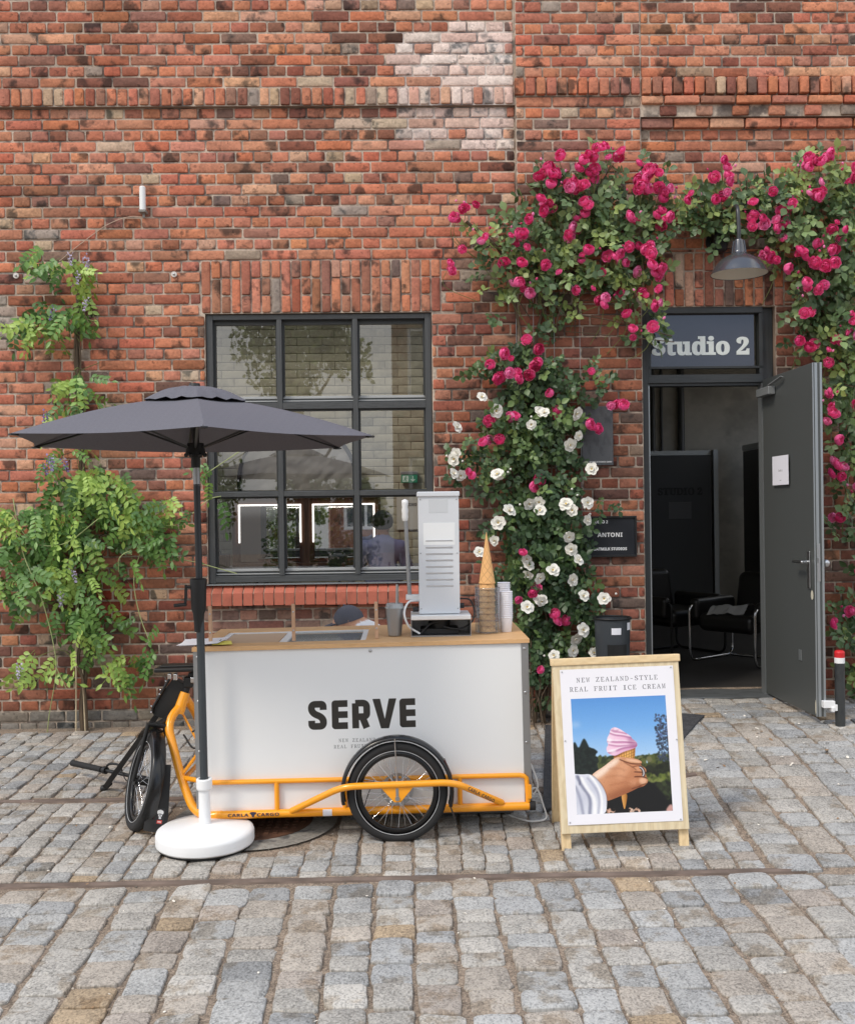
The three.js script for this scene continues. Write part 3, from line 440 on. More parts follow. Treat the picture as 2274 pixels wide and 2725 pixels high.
{
  const c = cart, D = 0.80;
  const panelTex = canvas(2048, 1010, (g, W, H) => { // the lettered front panel, 1.66 m by 0.82 m
    g.fillStyle = '#e9ebec'; g.fillRect(0, 0, W, H);
    const P = (x, y) => [(x + 0.83) / 1.66 * W, (1 - (y - 0.005) / 0.82) * H], [sx, sy] = P(-0.272, 0.556), [ex, ey] = P(0.272, 0.412), hh = ey - sy, lw = hh * 0.235, cw = (ex - sx) / 5.42;
    g.strokeStyle = g.fillStyle = '#1d1f1f'; g.lineWidth = lw; g.lineJoin = 'round'; g.lineCap = 'butt';
    const t = sy + lw / 2, b = ey - lw / 2, m = (t + b) / 2, path = (pts, close) => { g.beginPath(); pts.forEach(([x, y], i) => (i ? g.lineTo(x, y) : g.moveTo(x, y))); if (close) g.closePath(); g.stroke(); };
    const E = (x) => { const l = x + lw * 0.62, r = x + cw * 0.83; path([[r, t], [l, t], [l, b], [r, b]]); path([[l, m], [r, m]]); };
    const r0 = (x, y, w, h, r) => { g.beginPath(); g.roundRect(x, y, w, h, r); g.fill(); };
    { const l = sx + lw * 0.5, r = sx + cw * 0.92 - lw * 0.5, q = hh * 0.14; g.beginPath(); g.moveTo(r, t + hh * 0.2); g.lineTo(r, t + q * 0.6); g.quadraticCurveTo(r, t, r - q * 0.6, t); g.lineTo(l + q, t); g.quadraticCurveTo(l, t, l, t + q); g.quadraticCurveTo(l, m - hh * 0.08, (l + r) / 2, m); g.quadraticCurveTo(r, m + hh * 0.08, r, b - q); g.quadraticCurveTo(r, b, r - q, b); g.lineTo(l + q * 0.6, b); g.quadraticCurveTo(l, b, l, b - q * 0.6); g.lineTo(l, b - hh * 0.2); g.stroke(); }
    E(sx + cw * 1.13); E(sx + cw * 4.5);
    { const x = sx + cw * 2.18, l = x + lw * 0.5, r = x + cw * 0.9 - lw * 0.5, q = hh * 0.16; path([[l, b + lw * 0.45], [l, t]]); g.beginPath(); g.moveTo(l, t); g.lineTo(r - q, t); g.quadraticCurveTo(r, t, r, t + q); g.lineTo(r, m - q * 0.2); g.quadraticCurveTo(r, m + q * 0.55, r - q, m + q * 0.55); g.lineTo(l, m + q * 0.55); g.stroke(); path([[x + cw * 0.48, m + lw * 0.2], [r - lw * 0.05, b + lw * 0.42]]); }
    { const x = sx + cw * 3.23, r = x + cw * 1.14, v = (x + r) / 2, o = lw * 0.5; g.beginPath(); for (const [px, py] of [[x, t - o], [x + lw, t - o], [v, b - lw * 0.55], [r - lw, t - o], [r, t - o], [v + lw * 0.55, b + o], [v - lw * 0.55, b + o]]) g.lineTo(px, py); g.closePath(); g.fill(); g.lineWidth = lw * 0.12; g.stroke(); g.lineWidth = lw; }
    g.fillStyle = '#55585a'; const [tx, ty] = P(0.02, 0.347), [ux, uy] = P(0.02, 0.316); typed(g, 'NEW ZEALAND-STYLE', tx, ty, 29, 21); typed(g, 'REAL FRUIT ICE CREAM', ux, uy, 29, 21);
  });
  const lacquer = phys({ color: 0xffffff, roughness: 0.3, clearcoat: 1, clearcoatRoughness: 0.05 });
  const front = new THREE.PlaneGeometry(1.66, 0.82).translate(0, 0.415, 0.001);
  const letterer = phys({ map: panelTex, roughness: 0.3, clearcoat: 1, clearcoatRoughness: 0.05 });
  mesh('front_panel', front, letterer, c);
  lacquer.color = lin(233, 235, 236);
  mesh('body', [span(-0.83, 0.83, 0.005, 0.819, -D, -0.001)], lacquer, c);
  for (const s of [-1, 1]) {
    const m = mesh('corner_profile', [span(s * 0.815 - 0.016, s * 0.815 + 0.016, 0.003, 0.819, 0.002, 0.005), span(s * 0.833 - 0.0025, s * 0.833 + 0.0025, 0.003, 0.819, -0.03, 0.005)], M.brushed, c);
    for (const y of [0.06, 0.32, 0.57, 0.79]) mesh('bolt', new THREE.SphereGeometry(0.007, 12, 8).scale(1, 1, 0.5).translate(s * 0.815, y, 0.006), M.steel, m);
  }
  mesh('bolt', new THREE.SphereGeometry(0.009, 12, 8).scale(1, 1, 0.5).translate(0.045, 0.8, 0.003), M.steel, c);
  // worktop with the freezer opening
  const hx0 = -0.765, hx1 = 0.02, hz0 = 0.12, hz1 = 0.66;
  const topg = extrude([[-0.838, -0.012], [0.84, -0.012], [0.84, D + 0.01], [-0.838, D + 0.01]], 0.018, 0.0015, [[[hx0, hz0], [hx0, hz1], [hx1, hz1], [hx1, hz0]]]).rotateX(-Math.PI / 2).translate(0, 0.8205, 0.0);
  mesh('worktop', metric(topg, 1, 0, 0, true), M.birch, c);
  const well = sub('freezer_well', c);
  mesh('rim', [span(hx0, hx1, 0.822, 0.834, -hz0 - 0.03, -hz0), span(hx0, hx1, 0.822, 0.834, -hz1, -hz1 + 0.03), span(hx0, hx0 + 0.03, 0.822, 0.834, -hz1 + 0.03, -hz0 - 0.03), span(hx1 - 0.03, hx1, 0.822, 0.834, -hz1 + 0.03, -hz0 - 0.03), span(-0.43, -0.39, 0.822, 0.833, -hz1 + 0.03, -hz0 - 0.03)], M.whitePlastic, well);
  mesh('cardboard_lid', span(hx0 + 0.032, -0.44, 0.8215, 0.829, -hz1 + 0.032, -hz0 - 0.032), std({ color: lin(196, 168, 140), roughness: 0.9 }), well);
  mesh('glass_lid', span(-0.388, hx1 - 0.032, 0.8215, 0.828, -hz1 + 0.032, -hz0 - 0.032), std({ color: lin(120, 124, 122), roughness: 0.06 }), well);
  // orange tube frame
  const O = M.orange, frame = sub('frame', c);
  mesh('top_rail', bent([V(-0.80, 0.168, 0.018), V(0.785, 0.16, 0.018), V(0.81, 0.15, 0.018), V(0.815, 0.03, 0.018)], 0.0125, 0.05, 90), O, frame);
  mesh('bottom_rail', bent([V(-0.73, 0.006, 0.02), V(0.815, 0.006, 0.02)], 0.0205, 0.05, 40, 16), O, frame);
  mesh('end_cap', cyl(0.0225, 0.0225, 0.03, 0, 0, 0).rotateZ(Math.PI / 2).translate(0.835, 0.006, 0.02), M.rubber, frame);
  for (const x of [-0.435, -0.098, 0.475]) mesh('upright', rod(V(x, 0.01, 0.018), V(x, 0.165, 0.018), 0.0125), O, frame);
  mesh('latch_plate', rbox(0.018, 0.07, 0.01, 0.822, 0.08, 0.03, 0.002), O, frame);
  mesh('outrigger', bent([V(-0.36, 0.02, 0.03), V(-0.10, 0.166, 0.165), V(0.44, 0.172, 0.165), V(0.68, 0.03, 0.03)], 0.0165, 0.07, 90, 14), O, frame);
  const br = mesh('axle_bracket', [extrude([[0.085, 0.158], [0.245, 0.158], [0.18, 0.085], [0.15, 0.085]], 0.006, 0.001).translate(0, 0, 0.162)], O, frame);
  mesh('axle_slot', [rbox(0.014, 0.06, 0.004, 0.165, 0.122, 0.170, 0.002), cyl(0.012, 0.012, 0.012, 0, 0, 0, 6).rotateX(Math.PI / 2).translate(0.165, 0.103, 0.172)], M.brushed, br);
  mesh('bottom_rail', bent([V(-0.73, 0.006, -D - 0.02), V(0.815, 0.006, -D - 0.02)], 0.0205, 0.05, 40, 16), O, frame);
  mesh('serial_sticker', new THREE.CylinderGeometry(0.0212, 0.0212, 0.045, 16, 1, true, -0.6, 1.9).rotateZ(Math.PI / 2).rotateX(0.4).translate(-0.185, 0.006, 0.02), M.paper, frame);
  { // the maker's name on the lower rail and on the outrigger
    const t = text('CARLA', 0.016, 0.0006).scale(1.5, 1, 1).translate(-0.625, 0.008, 0.0415), u = text('CARGO', 0.016, 0.0006).scale(1.5, 1, 1).translate(-0.478, 0.008, 0.0415);
    const sh = new THREE.Shape(); sh.moveTo(-0.018, 0.01); sh.bezierCurveTo(-0.01, 0.016, 0.01, 0.016, 0.018, 0.01); sh.lineTo(0.008, 0.0); sh.lineTo(0.003, -0.012); sh.lineTo(-0.003, -0.012); sh.lineTo(-0.008, 0.0); sh.closePath();
    mesh('maker_lettering', [t, u, new THREE.ExtrudeGeometry(sh, { depth: 0.0006, bevelEnabled: false }).translate(-0.552, 0.008, 0.0412)], std({ color: lin(50, 48, 70), roughness: 0.6 }), frame);
    const d = text('CARLA  CARGO', 0.017, 0.0006); d.rotateZ(-0.53).rotateY(0.42).translate(0.575, 0.098, 0.128); mesh('maker_lettering', d, std({ color: lin(60, 55, 60), roughness: 0.6 }), frame);
  }
  const W = wheel('side_wheel', c, 0.247, { disc: true }); W.position.set(0.165, 0.118, 0.105);
  const F = wheel('side_wheel', c, 0.247, { disc: true }); F.position.set(0.165, 0.118, -D - 0.105);
  for (const z of [0.105, -D - 0.105]) {
    const arc = []; for (let k = 0; k <= 40; k++) { const a = mix(Math.PI * 1.06, -0.28, k / 40); arc.push([a, 0.272]); }
    const b = new Buffer3(), cc = new THREE.Color(1, 1, 1), prof = [[-0.032, -0.014], [-0.03, 0], [-0.015, 0.006], [0.015, 0.006], [0.03, 0], [0.032, -0.014], [0.029, -0.014], [0.027, -0.003], [0, 0.002], [-0.027, -0.003], [-0.029, -0.014]];
    arc.forEach(([a, r]) => prof.forEach(([pz, pr]) => b.v(0.165 + Math.cos(a) * (r + pr), 0.118 + Math.sin(a) * (r + pr), z + pz, 0, 0, cc)));
    for (let i = 0; i < arc.length - 1; i++) for (let k = 0; k < prof.length; k++) { const a = i * prof.length + k, a2 = i * prof.length + (k + 1) % prof.length, d = a + prof.length, d2 = a2 + prof.length; b.i.push(a, a2, d, a2, d2, d); }
    const fender = mesh('mudguard', b.geo(), M.blackGloss, c);
    mesh('mudguard_stay', [rod(V(0.165, 0.12, z + 0.05), V(0.158, 0.385, z + 0.03), 0.003)], M.chrome, fender);
    mesh('mud_flap', [bar(V(0.415, 0.06, z), V(0.452, -0.045, z), 0.004, 0.06, V(0, 0, 1))], M.rubber, fender);
    mesh('reflector', [bar(V(0.395, 0.27, z + 0.0), V(0.428, 0.19, z + 0.0), 0.014, 0.04, V(0, 0, 1))], std({ color: lin(70, 20, 22), roughness: 0.3 }), fender);
  }
  mesh('brake_cable', soft([V(0.05, 0.16, 0.03), V(0.02, 0.1, 0.07), V(0.0, 0.03, 0.06), V(0.01, 0.0, 0.03)], 0.0025, 20, 6), M.black, c);
}
// the steering end: forked orange tubes, head, folded tow bar, front wheel and mudguard (all parts of the trailer; world metres less the trailer's place)
{
  const L = (x, y, z) => V(x + 0.22, y, z - 2.24), O = M.orange, steer = sub('steering_frame', cart);
  mesh('fork_tube', bent([L(-0.93, 0.006, 2.26), L(-1.06, -0.005, 2.24), L(-1.145, 0.16, 2.16), L(-1.245, 0.43, 2.02), L(-1.17, 0.52, 1.92)], 0.022, 0.09, 90, 16), O, steer);
  mesh('fork_tube', bent([L(-0.95, 0.006, 1.42), L(-1.06, 0.0, 1.44), L(-1.10, 0.16, 1.6), L(-1.13, 0.42, 1.82), L(-1.165, 0.53, 1.91)], 0.022, 0.09, 90, 16), O, steer);
  mesh('cross_tube', [rod(L(-1.13, 0.17, 2.16), L(-1.0, 0.17, 2.25), 0.0125), rod(L(-1.14, 0.19, 2.16), L(-1.06, 0.30, 1.9), 0.009), rod(L(-1.19, 0.47, 1.93), L(-1.02, 0.17, 2.0), 0.006), rod(L(-1.14, 0.16, 2.15), L(-1.11, 0.17, 1.6), 0.0125)], O, steer);
  mesh('head_tube', [rod(L(-1.20, 0.46, 1.95), L(-1.165, 0.565, 1.93), 0.03, 0.026, 18)], O, steer);
  mesh('stem', [rod(L(-1.166, 0.56, 1.93), L(-1.13, 0.665, 1.92), 0.017), rbox(0.05, 0.06, 0.05, L(-1.145, 0.62, 1.93).x, 0.62, -0.31, 0.012), rod(L(-1.13, 0.62, 1.92), L(-1.13, 0.70, 1.92), 0.009)], M.black, steer);
  mesh('clamp', [rbox(0.022, 0.035, 0.03, L(-1.205, 0, 0).x, 0.655, -0.27, 0.005), rbox(0.02, 0.03, 0.03, L(-1.235, 0, 0).x, 0.66, -0.27, 0.005), rbox(0.024, 0.03, 0.03, L(-1.11, 0, 0).x, 0.64, -0.25, 0.005), new THREE.SphereGeometry(0.009, 10, 8).translate(...L(-1.085, 0.625, 2.0).toArray())], M.chrome, steer);
  mesh('saddle', [rbox(0.215, 0.022, 0.12, L(-1.205, 0, 0).x, 0.693, -0.30, 0.009), rbox(0.19, 0.012, 0.09, L(-1.195, 0, 0).x, 0.708, -0.32, 0.006)], M.black, steer);
  // folded tow bar: twin black plates, box section and T handle lying on the stones
  const tow = sub('tow_bar', cart);
  const q = (pts) => extrude(pts.map(([x, y]) => [x + 0.22, y]), 0.05, 0.004).translate(0, 0, 1.88 - 2.24);
  mesh('coupling_plate', q([[-1.225, 0.64], [-1.165, 0.60], [-1.205, 0.50], [-1.235, 0.425], [-1.325, 0.445], [-1.338, 0.465], [-1.325, 0.505]]), M.black, tow);
  mesh('plate_edge', [rod(L(-1.245, 0.64, 1.94), L(-1.335, 0.49, 1.94), 0.008), rod(L(-1.335, 0.49, 1.94), L(-1.337, 0.465, 1.94), 0.007)], M.blackGloss, tow);
  for (const [x, y] of [[-1.292, 0.585], [-1.296, 0.562], [-1.34, 0.50], [-1.342, 0.468], [-1.262, 0.63]]) mesh('bolt', new THREE.SphereGeometry(0.0055, 8, 6).translate(...L(x, y, 1.945).toArray()), M.chrome, tow);
  const B0 = L(-1.318, 0.45, 1.90), B1 = L(-1.735, -0.045, 1.46);
  mesh('bar', [bar(B0, B1, 0.028, 0.022, V(0, 0, 1)), bar(B0.clone().add(V(0.03, -0.03, 0.01)), B0.clone().lerp(B1, 0.42).add(V(0.02, -0.01, 0.01)), 0.008, 0.012)], M.black, tow);
  mesh('hitch', [new THREE.SphereGeometry(0.02, 12, 10).translate(B1.x - 0.008, B1.y - 0.003, B1.z), rod(B1.clone().add(V(0.04, 0.03, 0.02)), B1.clone().add(V(-0.01, -0.015, 0)), 0.012)], M.black, tow);
  const H0 = L(-1.985, 0.045, 1.22), H1 = L(-1.42, 0.02, 1.60);
  mesh('handlebar', [rod(H0, H1, 0.011)], M.black, tow);
  mesh('grip', [rod(H0.clone().lerp(H1, -0.02), H0.clone().lerp(H1, 0.36), 0.018, 0.017, 14)], M.rubber, tow);
  mesh('grip', [rod(H1.clone(), H0.clone().lerp(H1, 0.72), 0.018, 0.017, 14)], M.rubber, tow);
  mesh('brake_lever', [soft([H0.clone().lerp(H1, 0.4), H0.clone().lerp(H1, 0.42).add(V(0.02, 0.04, 0.02)), H0.clone().lerp(H1, 0.56).add(V(0.02, 0.045, 0.02)), H0.clone().lerp(H1, 0.62).add(V(0, 0.015, 0.02))], 0.007, 24, 6), rod(H0.clone().lerp(H1, 0.385), H0.clone().lerp(H1, 0.42), 0.022)], M.black, tow);
  mesh('cable', [soft([H0.clone().lerp(H1, 0.6).add(V(0, 0.03, 0.01)), L(-1.56, 0.02, 1.6), L(-1.49, 0.05, 1.62), L(-1.5, 0.13, 1.68)], 0.003, 24, 6), soft([L(-1.16, 0.36, 2.02), L(-1.08, 0.31, 2.12), L(-1.0, 0.37, 2.1), L(-1.02, 0.42, 2.0), L(-1.12, 0.37, 2.0)], 0.005, 30, 6)], M.black, tow);
  // the front wheel, turned and leaning
  const fw = wheel('front_wheel', cart, 0.25, { tyre: 0.027 }), u = V(0.27, 0.963, 0.0).normalize(), n = V(-0.87, 0.25, 0.42).normalize(), side = V(0, 0, 0).crossVectors(u, n).normalize(), nn = V(0, 0, 0).crossVectors(side, u).normalize();
  fw.matrixAutoUpdate = true; fw.quaternion.setFromRotationMatrix(new THREE.Matrix4().makeBasis(side, u, nn)); const FC = L(-1.365, 0.132, 2.06); fw.position.copy(FC);
  const on = (a, r, off) => FC.clone().addScaledVector(side, Math.cos(a) * r).addScaledVector(u, Math.sin(a) * r).addScaledVector(nn, off);
  const toView = side.z > 0 ? 0 : Math.PI, dir = side.z > 0 ? 1 : -1;   // angle of the wheel's edge nearest the camera
  const guard = []; for (let k = 0; k <= 24; k++) { const a = toView + dir * mix(-0.35, 2.5, k / 24); guard.push(a); }
  { const b = new Buffer3(), cc = new THREE.Color(1, 1, 1), prof = [[-0.034, 0.268], [-0.03, 0.279], [0, 0.285], [0.03, 0.279], [0.034, 0.268], [0.03, 0.274], [0, 0.28], [-0.03, 0.274]]; for (const a of guard) for (const [o, r] of prof) { const p = on(a, r, o); b.v(p.x, p.y, p.z, 0, 0, cc); }
    for (let i = 0; i < guard.length - 1; i++) for (let k = 0; k < 8; k++) { const a = i * 8 + k, a2 = i * 8 + (k + 1) % 8; b.i.push(a, a2, a + 8, a2, a2 + 8, a + 8); } mesh('mudguard', b.geo(), M.blackGloss, cart); }
  mesh('fork_leg', [rod(on(0, 0, 0.05), on(toView + dir * 1.6, 0.3, 0.045), 0.011), rod(on(0, 0, -0.05), on(toView + dir * 1.6, 0.3, -0.045), 0.011), rod(on(toView + dir * 1.6, 0.3, 0.045), on(toView + dir * 1.6, 0.3, -0.045), 0.014), rod(on(toView + dir * 1.6, 0.3, 0), L(-1.21, 0.46, 1.95), 0.016)], M.black, cart);
  mesh('hub_motor', [rod(on(0, 0, -0.03), on(0, 0, -0.075), 0.045, 0.04, 20)], M.black, cart);
  // flexible flap hanging from the mudguard, with a small printed badge
  const fa = L(-1.255, 0.262, 2.22), fb = L(-1.18, 0.256, 2.23), fc = L(-1.198, -0.075, 2.27), fd = L(-1.325, -0.058, 2.255), fn = V(0, 0, 0).crossVectors(fb.clone().sub(fa), fd.clone().sub(fa)).normalize(); if (fn.z < 0) fn.negate();
  const flap = sub('mud_flap', cart), bl = (s, t, o = 0) => fa.clone().lerp(fb, s).lerp(fd.clone().lerp(fc, s), t).addScaledVector(fn, o + 0.012 * Math.sin(s * Math.PI));
  const sheet = (s0, s1, t0, t1, o0, o1, ns = 8, nt = 8) => { const b = new Buffer3(), cc = new THREE.Color(1, 1, 1); for (const o of [o0, o1]) for (let j = 0; j <= nt; j++) for (let i = 0; i <= ns; i++) { const e = Math.min(1, 0.9 + 0.4 * Math.min(1 - j / nt, 0.25) + 0), s = 0.5 + (mix(s0, s1, i / ns) - 0.5) * e, p = bl(s, mix(t0, t1, j / nt), o); b.v(p.x, p.y, p.z, i / ns, 1 - j / nt, cc); } const m = (ns + 1) * (nt + 1); for (let q2 = 0; q2 < 2; q2++) for (let j = 0; j < nt; j++) for (let i = 0; i < ns; i++) { const a = q2 * m + j * (ns + 1) + i; b.i.push(a, a + 1, a + ns + 1, a + 1, a + ns + 2, a + ns + 1); } return b.geo(); };
  mesh('flap', sheet(0, 1, 0, 1, 0, 0.003), M.rubber, flap);
  const badge = canvas(128, 160, (g) => { g.fillStyle = '#2a2a2c'; g.fillRect(0, 0, 128, 160); g.fillStyle = '#ececec'; g.beginPath(); g.ellipse(64, 44, 40, 30, 0, 0, 7); g.fill(); g.beginPath(); g.arc(36, 40, 20, 0, 7); g.arc(92, 40, 20, 0, 7); g.fill(); g.beginPath(); g.moveTo(34, 60); g.lineTo(94, 60); g.lineTo(80, 104); g.lineTo(48, 104); g.fill(); g.strokeStyle = '#2a2a2c'; g.lineWidth = 6; g.beginPath(); g.moveTo(22, 66); g.quadraticCurveTo(64, 44, 106, 66); g.moveTo(40, 100); g.lineTo(64, 58); g.lineTo(88, 100); g.stroke(); g.fillStyle = '#d8483f'; g.fillRect(26, 116, 76, 34); g.fillStyle = '#f0d0cc'; g.fillRect(36, 127, 56, 12); });
  mesh('badge', sheet(0.5, 0.86, 0.64, 0.88, 0.0045, 0.0046, 3, 3), std({ map: badge, roughness: 0.6 }), flap);
}
// ---------------------------------------------------------------- what stands on and round the cart
const deck = (x) => 0.8405 + (x + 0.22) * 0.0115;
{ // the ice cream blender: a tall louvred column seen from behind, on an open tray
  const t = thing('ice_cream_blender', 'tall white louvred ice cream blending machine on the worktop', 'machine', [0.172, deck(0.172), 1.97]);
  const shell = std({ color: lin(216, 220, 225), roughness: 0.4 });
  const sh = [[-0.105, 0.115], [0.105, 0.115], [0.105, 0.73], [-0.105, 0.73]], slots = []; for (let k = 0; k < 8; k++) { const y = 0.25 + k * 0.0335; slots.push([[-0.068, y], [-0.068, y + 0.014], [0.072, y + 0.014], [0.072, y]]); }
  mesh('back_panel', extrude(sh, 0.003, 0.001, slots).translate(0, 0, 0.045), shell, t);
  mesh('housing', [span(-0.104, 0.104, 0.116, 0.729, -0.17, 0.038)], shell, t);
  for (let k = 0; k < 8; k++) { const y = 0.25 + k * 0.0335; mesh('louvre', bar(V(0.002, y - 0.001, 0.043), V(0.002, y + 0.0135, 0.054), 0.142, 0.0015, V(0, 0, 1)), shell, t); }
  mesh('cap', rbox(0.222, 0.026, 0.235, 0, 0.738, -0.06, 0.005), shell, t);
  mesh('rating_plate', [rbox(0.165, 0.115, 0.001, 0.002, 0.61 - 0.08, 0.0495, 0.0004)], std({ color: lin(236, 239, 241), roughness: 0.3 }), t);
  mesh('sticker_residue', [rbox(0.1, 0.07, 0.0006, 0.0, 0.675, 0.0495, 0.0003)], std({ color: lin(204, 208, 212), roughness: 0.8 }), t);
  for (const [x, y] of [[-0.095, 0.71], [0.095, 0.71], [-0.095, 0.43], [0.095, 0.43], [-0.095, 0.14], [0.095, 0.14]]) mesh('screw', new THREE.SphereGeometry(0.0035, 8, 6).translate(x, y, 0.0495), M.brushed, t);
  mesh('platform', rbox(0.31, 0.024, 0.26, 0.005, 0.098, -0.03, 0.004), M.whitePlastic, t);
  mesh('tray', [span(-0.15, 0.16, 0, 0.003, -0.15, 0.1), span(-0.15, -0.147, 0.003, 0.086, -0.15, 0.1), span(0.157, 0.16, 0.003, 0.086, -0.15, 0.1), span(-0.147, 0.157, 0.003, 0.006, 0.096, 0.1), span(-0.147, 0.157, 0.003, 0.086, -0.15, -0.147)], M.brushed, t);
  mesh('motor_base', [cyl(0.05, 0.06, 0.08, 0.0, 0.045, -0.03, 20), rbox(0.2, 0.03, 0.16, 0, 0.02, -0.04, 0.006)], M.black, t);
  mesh('lever', [rod(V(-0.155, 0.2, -0.02), V(-0.172, 0.62, -0.02), 0.0115)], M.brushed, t);
  mesh('lever_grip', lathe([[0.001, 0.715], [0.017, 0.708], [0.018, 0.69], [0.015, 0.672], [0.019, 0.655], [0.016, 0.638], [0.018, 0.62], [0.014, 0.6], [0.011, 0.598]], 18).translate(-0.1745, 0, -0.02), M.whitePlastic, t);
  mesh('lever_bracket', rbox(0.075, 0.028, 0.05, -0.138, 0.197, -0.02, 0.005), M.whitePlastic, t);
  mesh('hose', soft([V(-0.105, 0.18, -0.0), V(-0.16, 0.175, 0.03), V(-0.185, 0.12, 0.05), V(-0.16, 0.05, 0.06), V(-0.105, 0.012, 0.06)], 0.006, 40, 8), M.whitePlastic, t);
  mesh('power_cable', [soft([V(0.1, 0.185, -0.02), V(0.16, 0.18, -0.01), V(0.182, 0.13, 0.0), V(0.17, 0.07, 0.03), V(0.1, 0.035, 0.06), V(0.02, 0.045, 0.05)], 0.0045, 40, 8), soft([V(-0.1, 0.012, 0.06), V(-0.05, 0.06, 0.05), V(0, 0.075, 0.04)], 0.005, 20, 8)], M.black, t);
  mesh('knob', [cyl(0.012, 0.012, 0.03, 0, 0, 0).rotateZ(Math.PI / 2).translate(-0.125, 0.135, 0.03), cyl(0.014, 0.014, 0.03, 0, 0, 0).rotateZ(Math.PI / 2).translate(0.115, 0.15, 0.0)], M.black, t);
}
{ // cones in a clear double walled canister
  const t = thing('cone_canister', 'clear acrylic canister on the worktop holding the waffle cones', 'canister', [0.425, deck(0.425), 1.97]);
  mesh('wall', [lathe([[0.0, 0.004], [0.064, 0.004], [0.066, 0.01], [0.066, 0.236], [0.064, 0.24]], 40)], M.acrylic, t); mesh('inner_tube', [lathe([[0.052, 0.006], [0.052, 0.238]], 32)], M.acrylic, t);
  mesh('rim', [new THREE.TorusGeometry(0.0655, 0.0022, 8, 40).rotateX(Math.PI / 2).translate(0, 0.24, 0), new THREE.TorusGeometry(0.0665, 0.0012, 8, 40).rotateX(Math.PI / 2).translate(0, 0.07, 0)], M.acrylic, t);
  const waffle = tex(128, 128, (u, v) => { const a = Math.abs(((u * 6 + v * 6) % 1) - 0.5), b = Math.abs(((u * 6 - v * 6 + 12) % 1) - 0.5), k = Math.min(a, b) < 0.06 ? 0.84 : 1; return [k, k * 0.97, k * 0.92]; });
  const bake = std({ color: lin(232, 186, 132), map: waffle, roughness: 0.85 });
  for (let k = 0; k < 9; k++) { // nested cones, each a little lower than the next
    const y = 0.012 + k * 0.0315, prof = []; const tip = y + 0.268; for (let i = 0; i <= 8; i++) { const f = i / 8; prof.push([mix(0.043, 0.001, f), mix(y, tip, f)]); }
    const c = tag(mesh(numbered('waffle_cone'), [lathe(prof, 18), new THREE.TorusGeometry(0.043, 0.0018, 6, 18).rotateX(Math.PI / 2).translate(0, y, 0)], bake, scene), ['lowest waffle cone of the stack in the clear canister', 'second waffle cone from the bottom of the canister stack', 'third waffle cone from the bottom of the canister stack', 'fourth waffle cone from the bottom of the canister stack', 'fifth waffle cone from the bottom of the canister stack', 'waffle cone just below the canister rim, sixth from the bottom', 'waffle cone at the canister rim, third from the top', 'second waffle cone from the top of the stack', 'topmost waffle cone pointing up out of the clear canister'][k], 'ice cone', 'waffle cones stacked in the canister'); c.position.set(0.423 + k * 0.0002, deck(0.42), 1.97);
  }
}
function paperCup(x, z, y, label) {
  const c = new THREE.Group(); c.name = numbered('paper_cup'); scene.add(c); tag(c, label, 'paper cup', 'paper cups stacked by the canister'); c.position.set(x, y, z);
  mesh('cup_wall', lathe([[0.0, 0.001], [0.0265, 0.001], [0.034, 0.076], [0.0325, 0.076], [0.0255, 0.006]], 28), M.paper, c); mesh('rolled_rim', new THREE.TorusGeometry(0.0342, 0.0018, 8, 28).rotateX(Math.PI / 2).translate(0, 0.0765, 0), M.paper, c);
}
{ const ord = ['lowest', 'second', 'third', 'fourth', 'fifth', 'sixth', 'seventh', 'eighth', 'ninth', 'tenth', 'eleventh', 'twelfth', 'thirteenth', 'fourteenth', 'fifteenth'];
  for (let k = 0; k < 15; k++) paperCup(0.527, 1.93, deck(0.527) + k * 0.0098, k === 14 ? 'topmost white paper cup of the nearer, shorter stack' : ord[k] + ' white paper cup from the bottom of the nearer stack');
  for (let k = 0; k < 15; k++) paperCup(0.528, 1.80, deck(0.528) + k * 0.0125, k === 14 ? 'topmost white paper cup of the taller stack behind' : ord[k] + ' white paper cup from the bottom of the rear stack'); }
{ const t = thing('steel_tumbler', 'brushed steel tumbler with lid and metal straw on the worktop', 'tumbler', [-0.063, deck(-0.063), 1.985]);
  mesh('cup', lathe([[0, 0.001], [0.033, 0.001], [0.035, 0.006], [0.046, 0.142], [0.047, 0.15]], 36), M.brushed, t); mesh('lid', lathe([[0.05, 0.146], [0.051, 0.152], [0.046, 0.156], [0.044, 0.168], [0.04, 0.172], [0.0, 0.172]], 36), phys({ color: lin(225, 230, 232), roughness: 0.1, transmission: 0.6, thickness: 0 }), t); mesh('straw', [rod(V(0.008, 0.02, 0), V(0.014, 0.27, 0), 0.0065)], M.steel, t); }
{ const t = thing('serving_guard', 'low guard of three wooden posts along the freezer opening', 'guard', [-0.58, deck(-0.58) - 0.0005, 2.09]); t.rotation.z = 0.0115;
  for (const x of [-0.425, 0, 0.425]) { const p = mesh('post', metric(rbox(0.018, 0.19, 0.014, x, 0.096, 0, 0.002), 1), std({ color: lin(206, 168, 138), map: rep(T.wood, 0.2), roughness: 0.6 }), t); for (const y of [0.055, 0.15]) mesh('bolt', new THREE.SphereGeometry(0.005, 10, 8).scale(1, 1, 0.5).translate(x, y, 0.0075), M.steel, p); }
  mesh('clear_pane', new THREE.PlaneGeometry(0.86, 0.1).translate(0, 0.12, -0.009), M.clearSheet, t); }
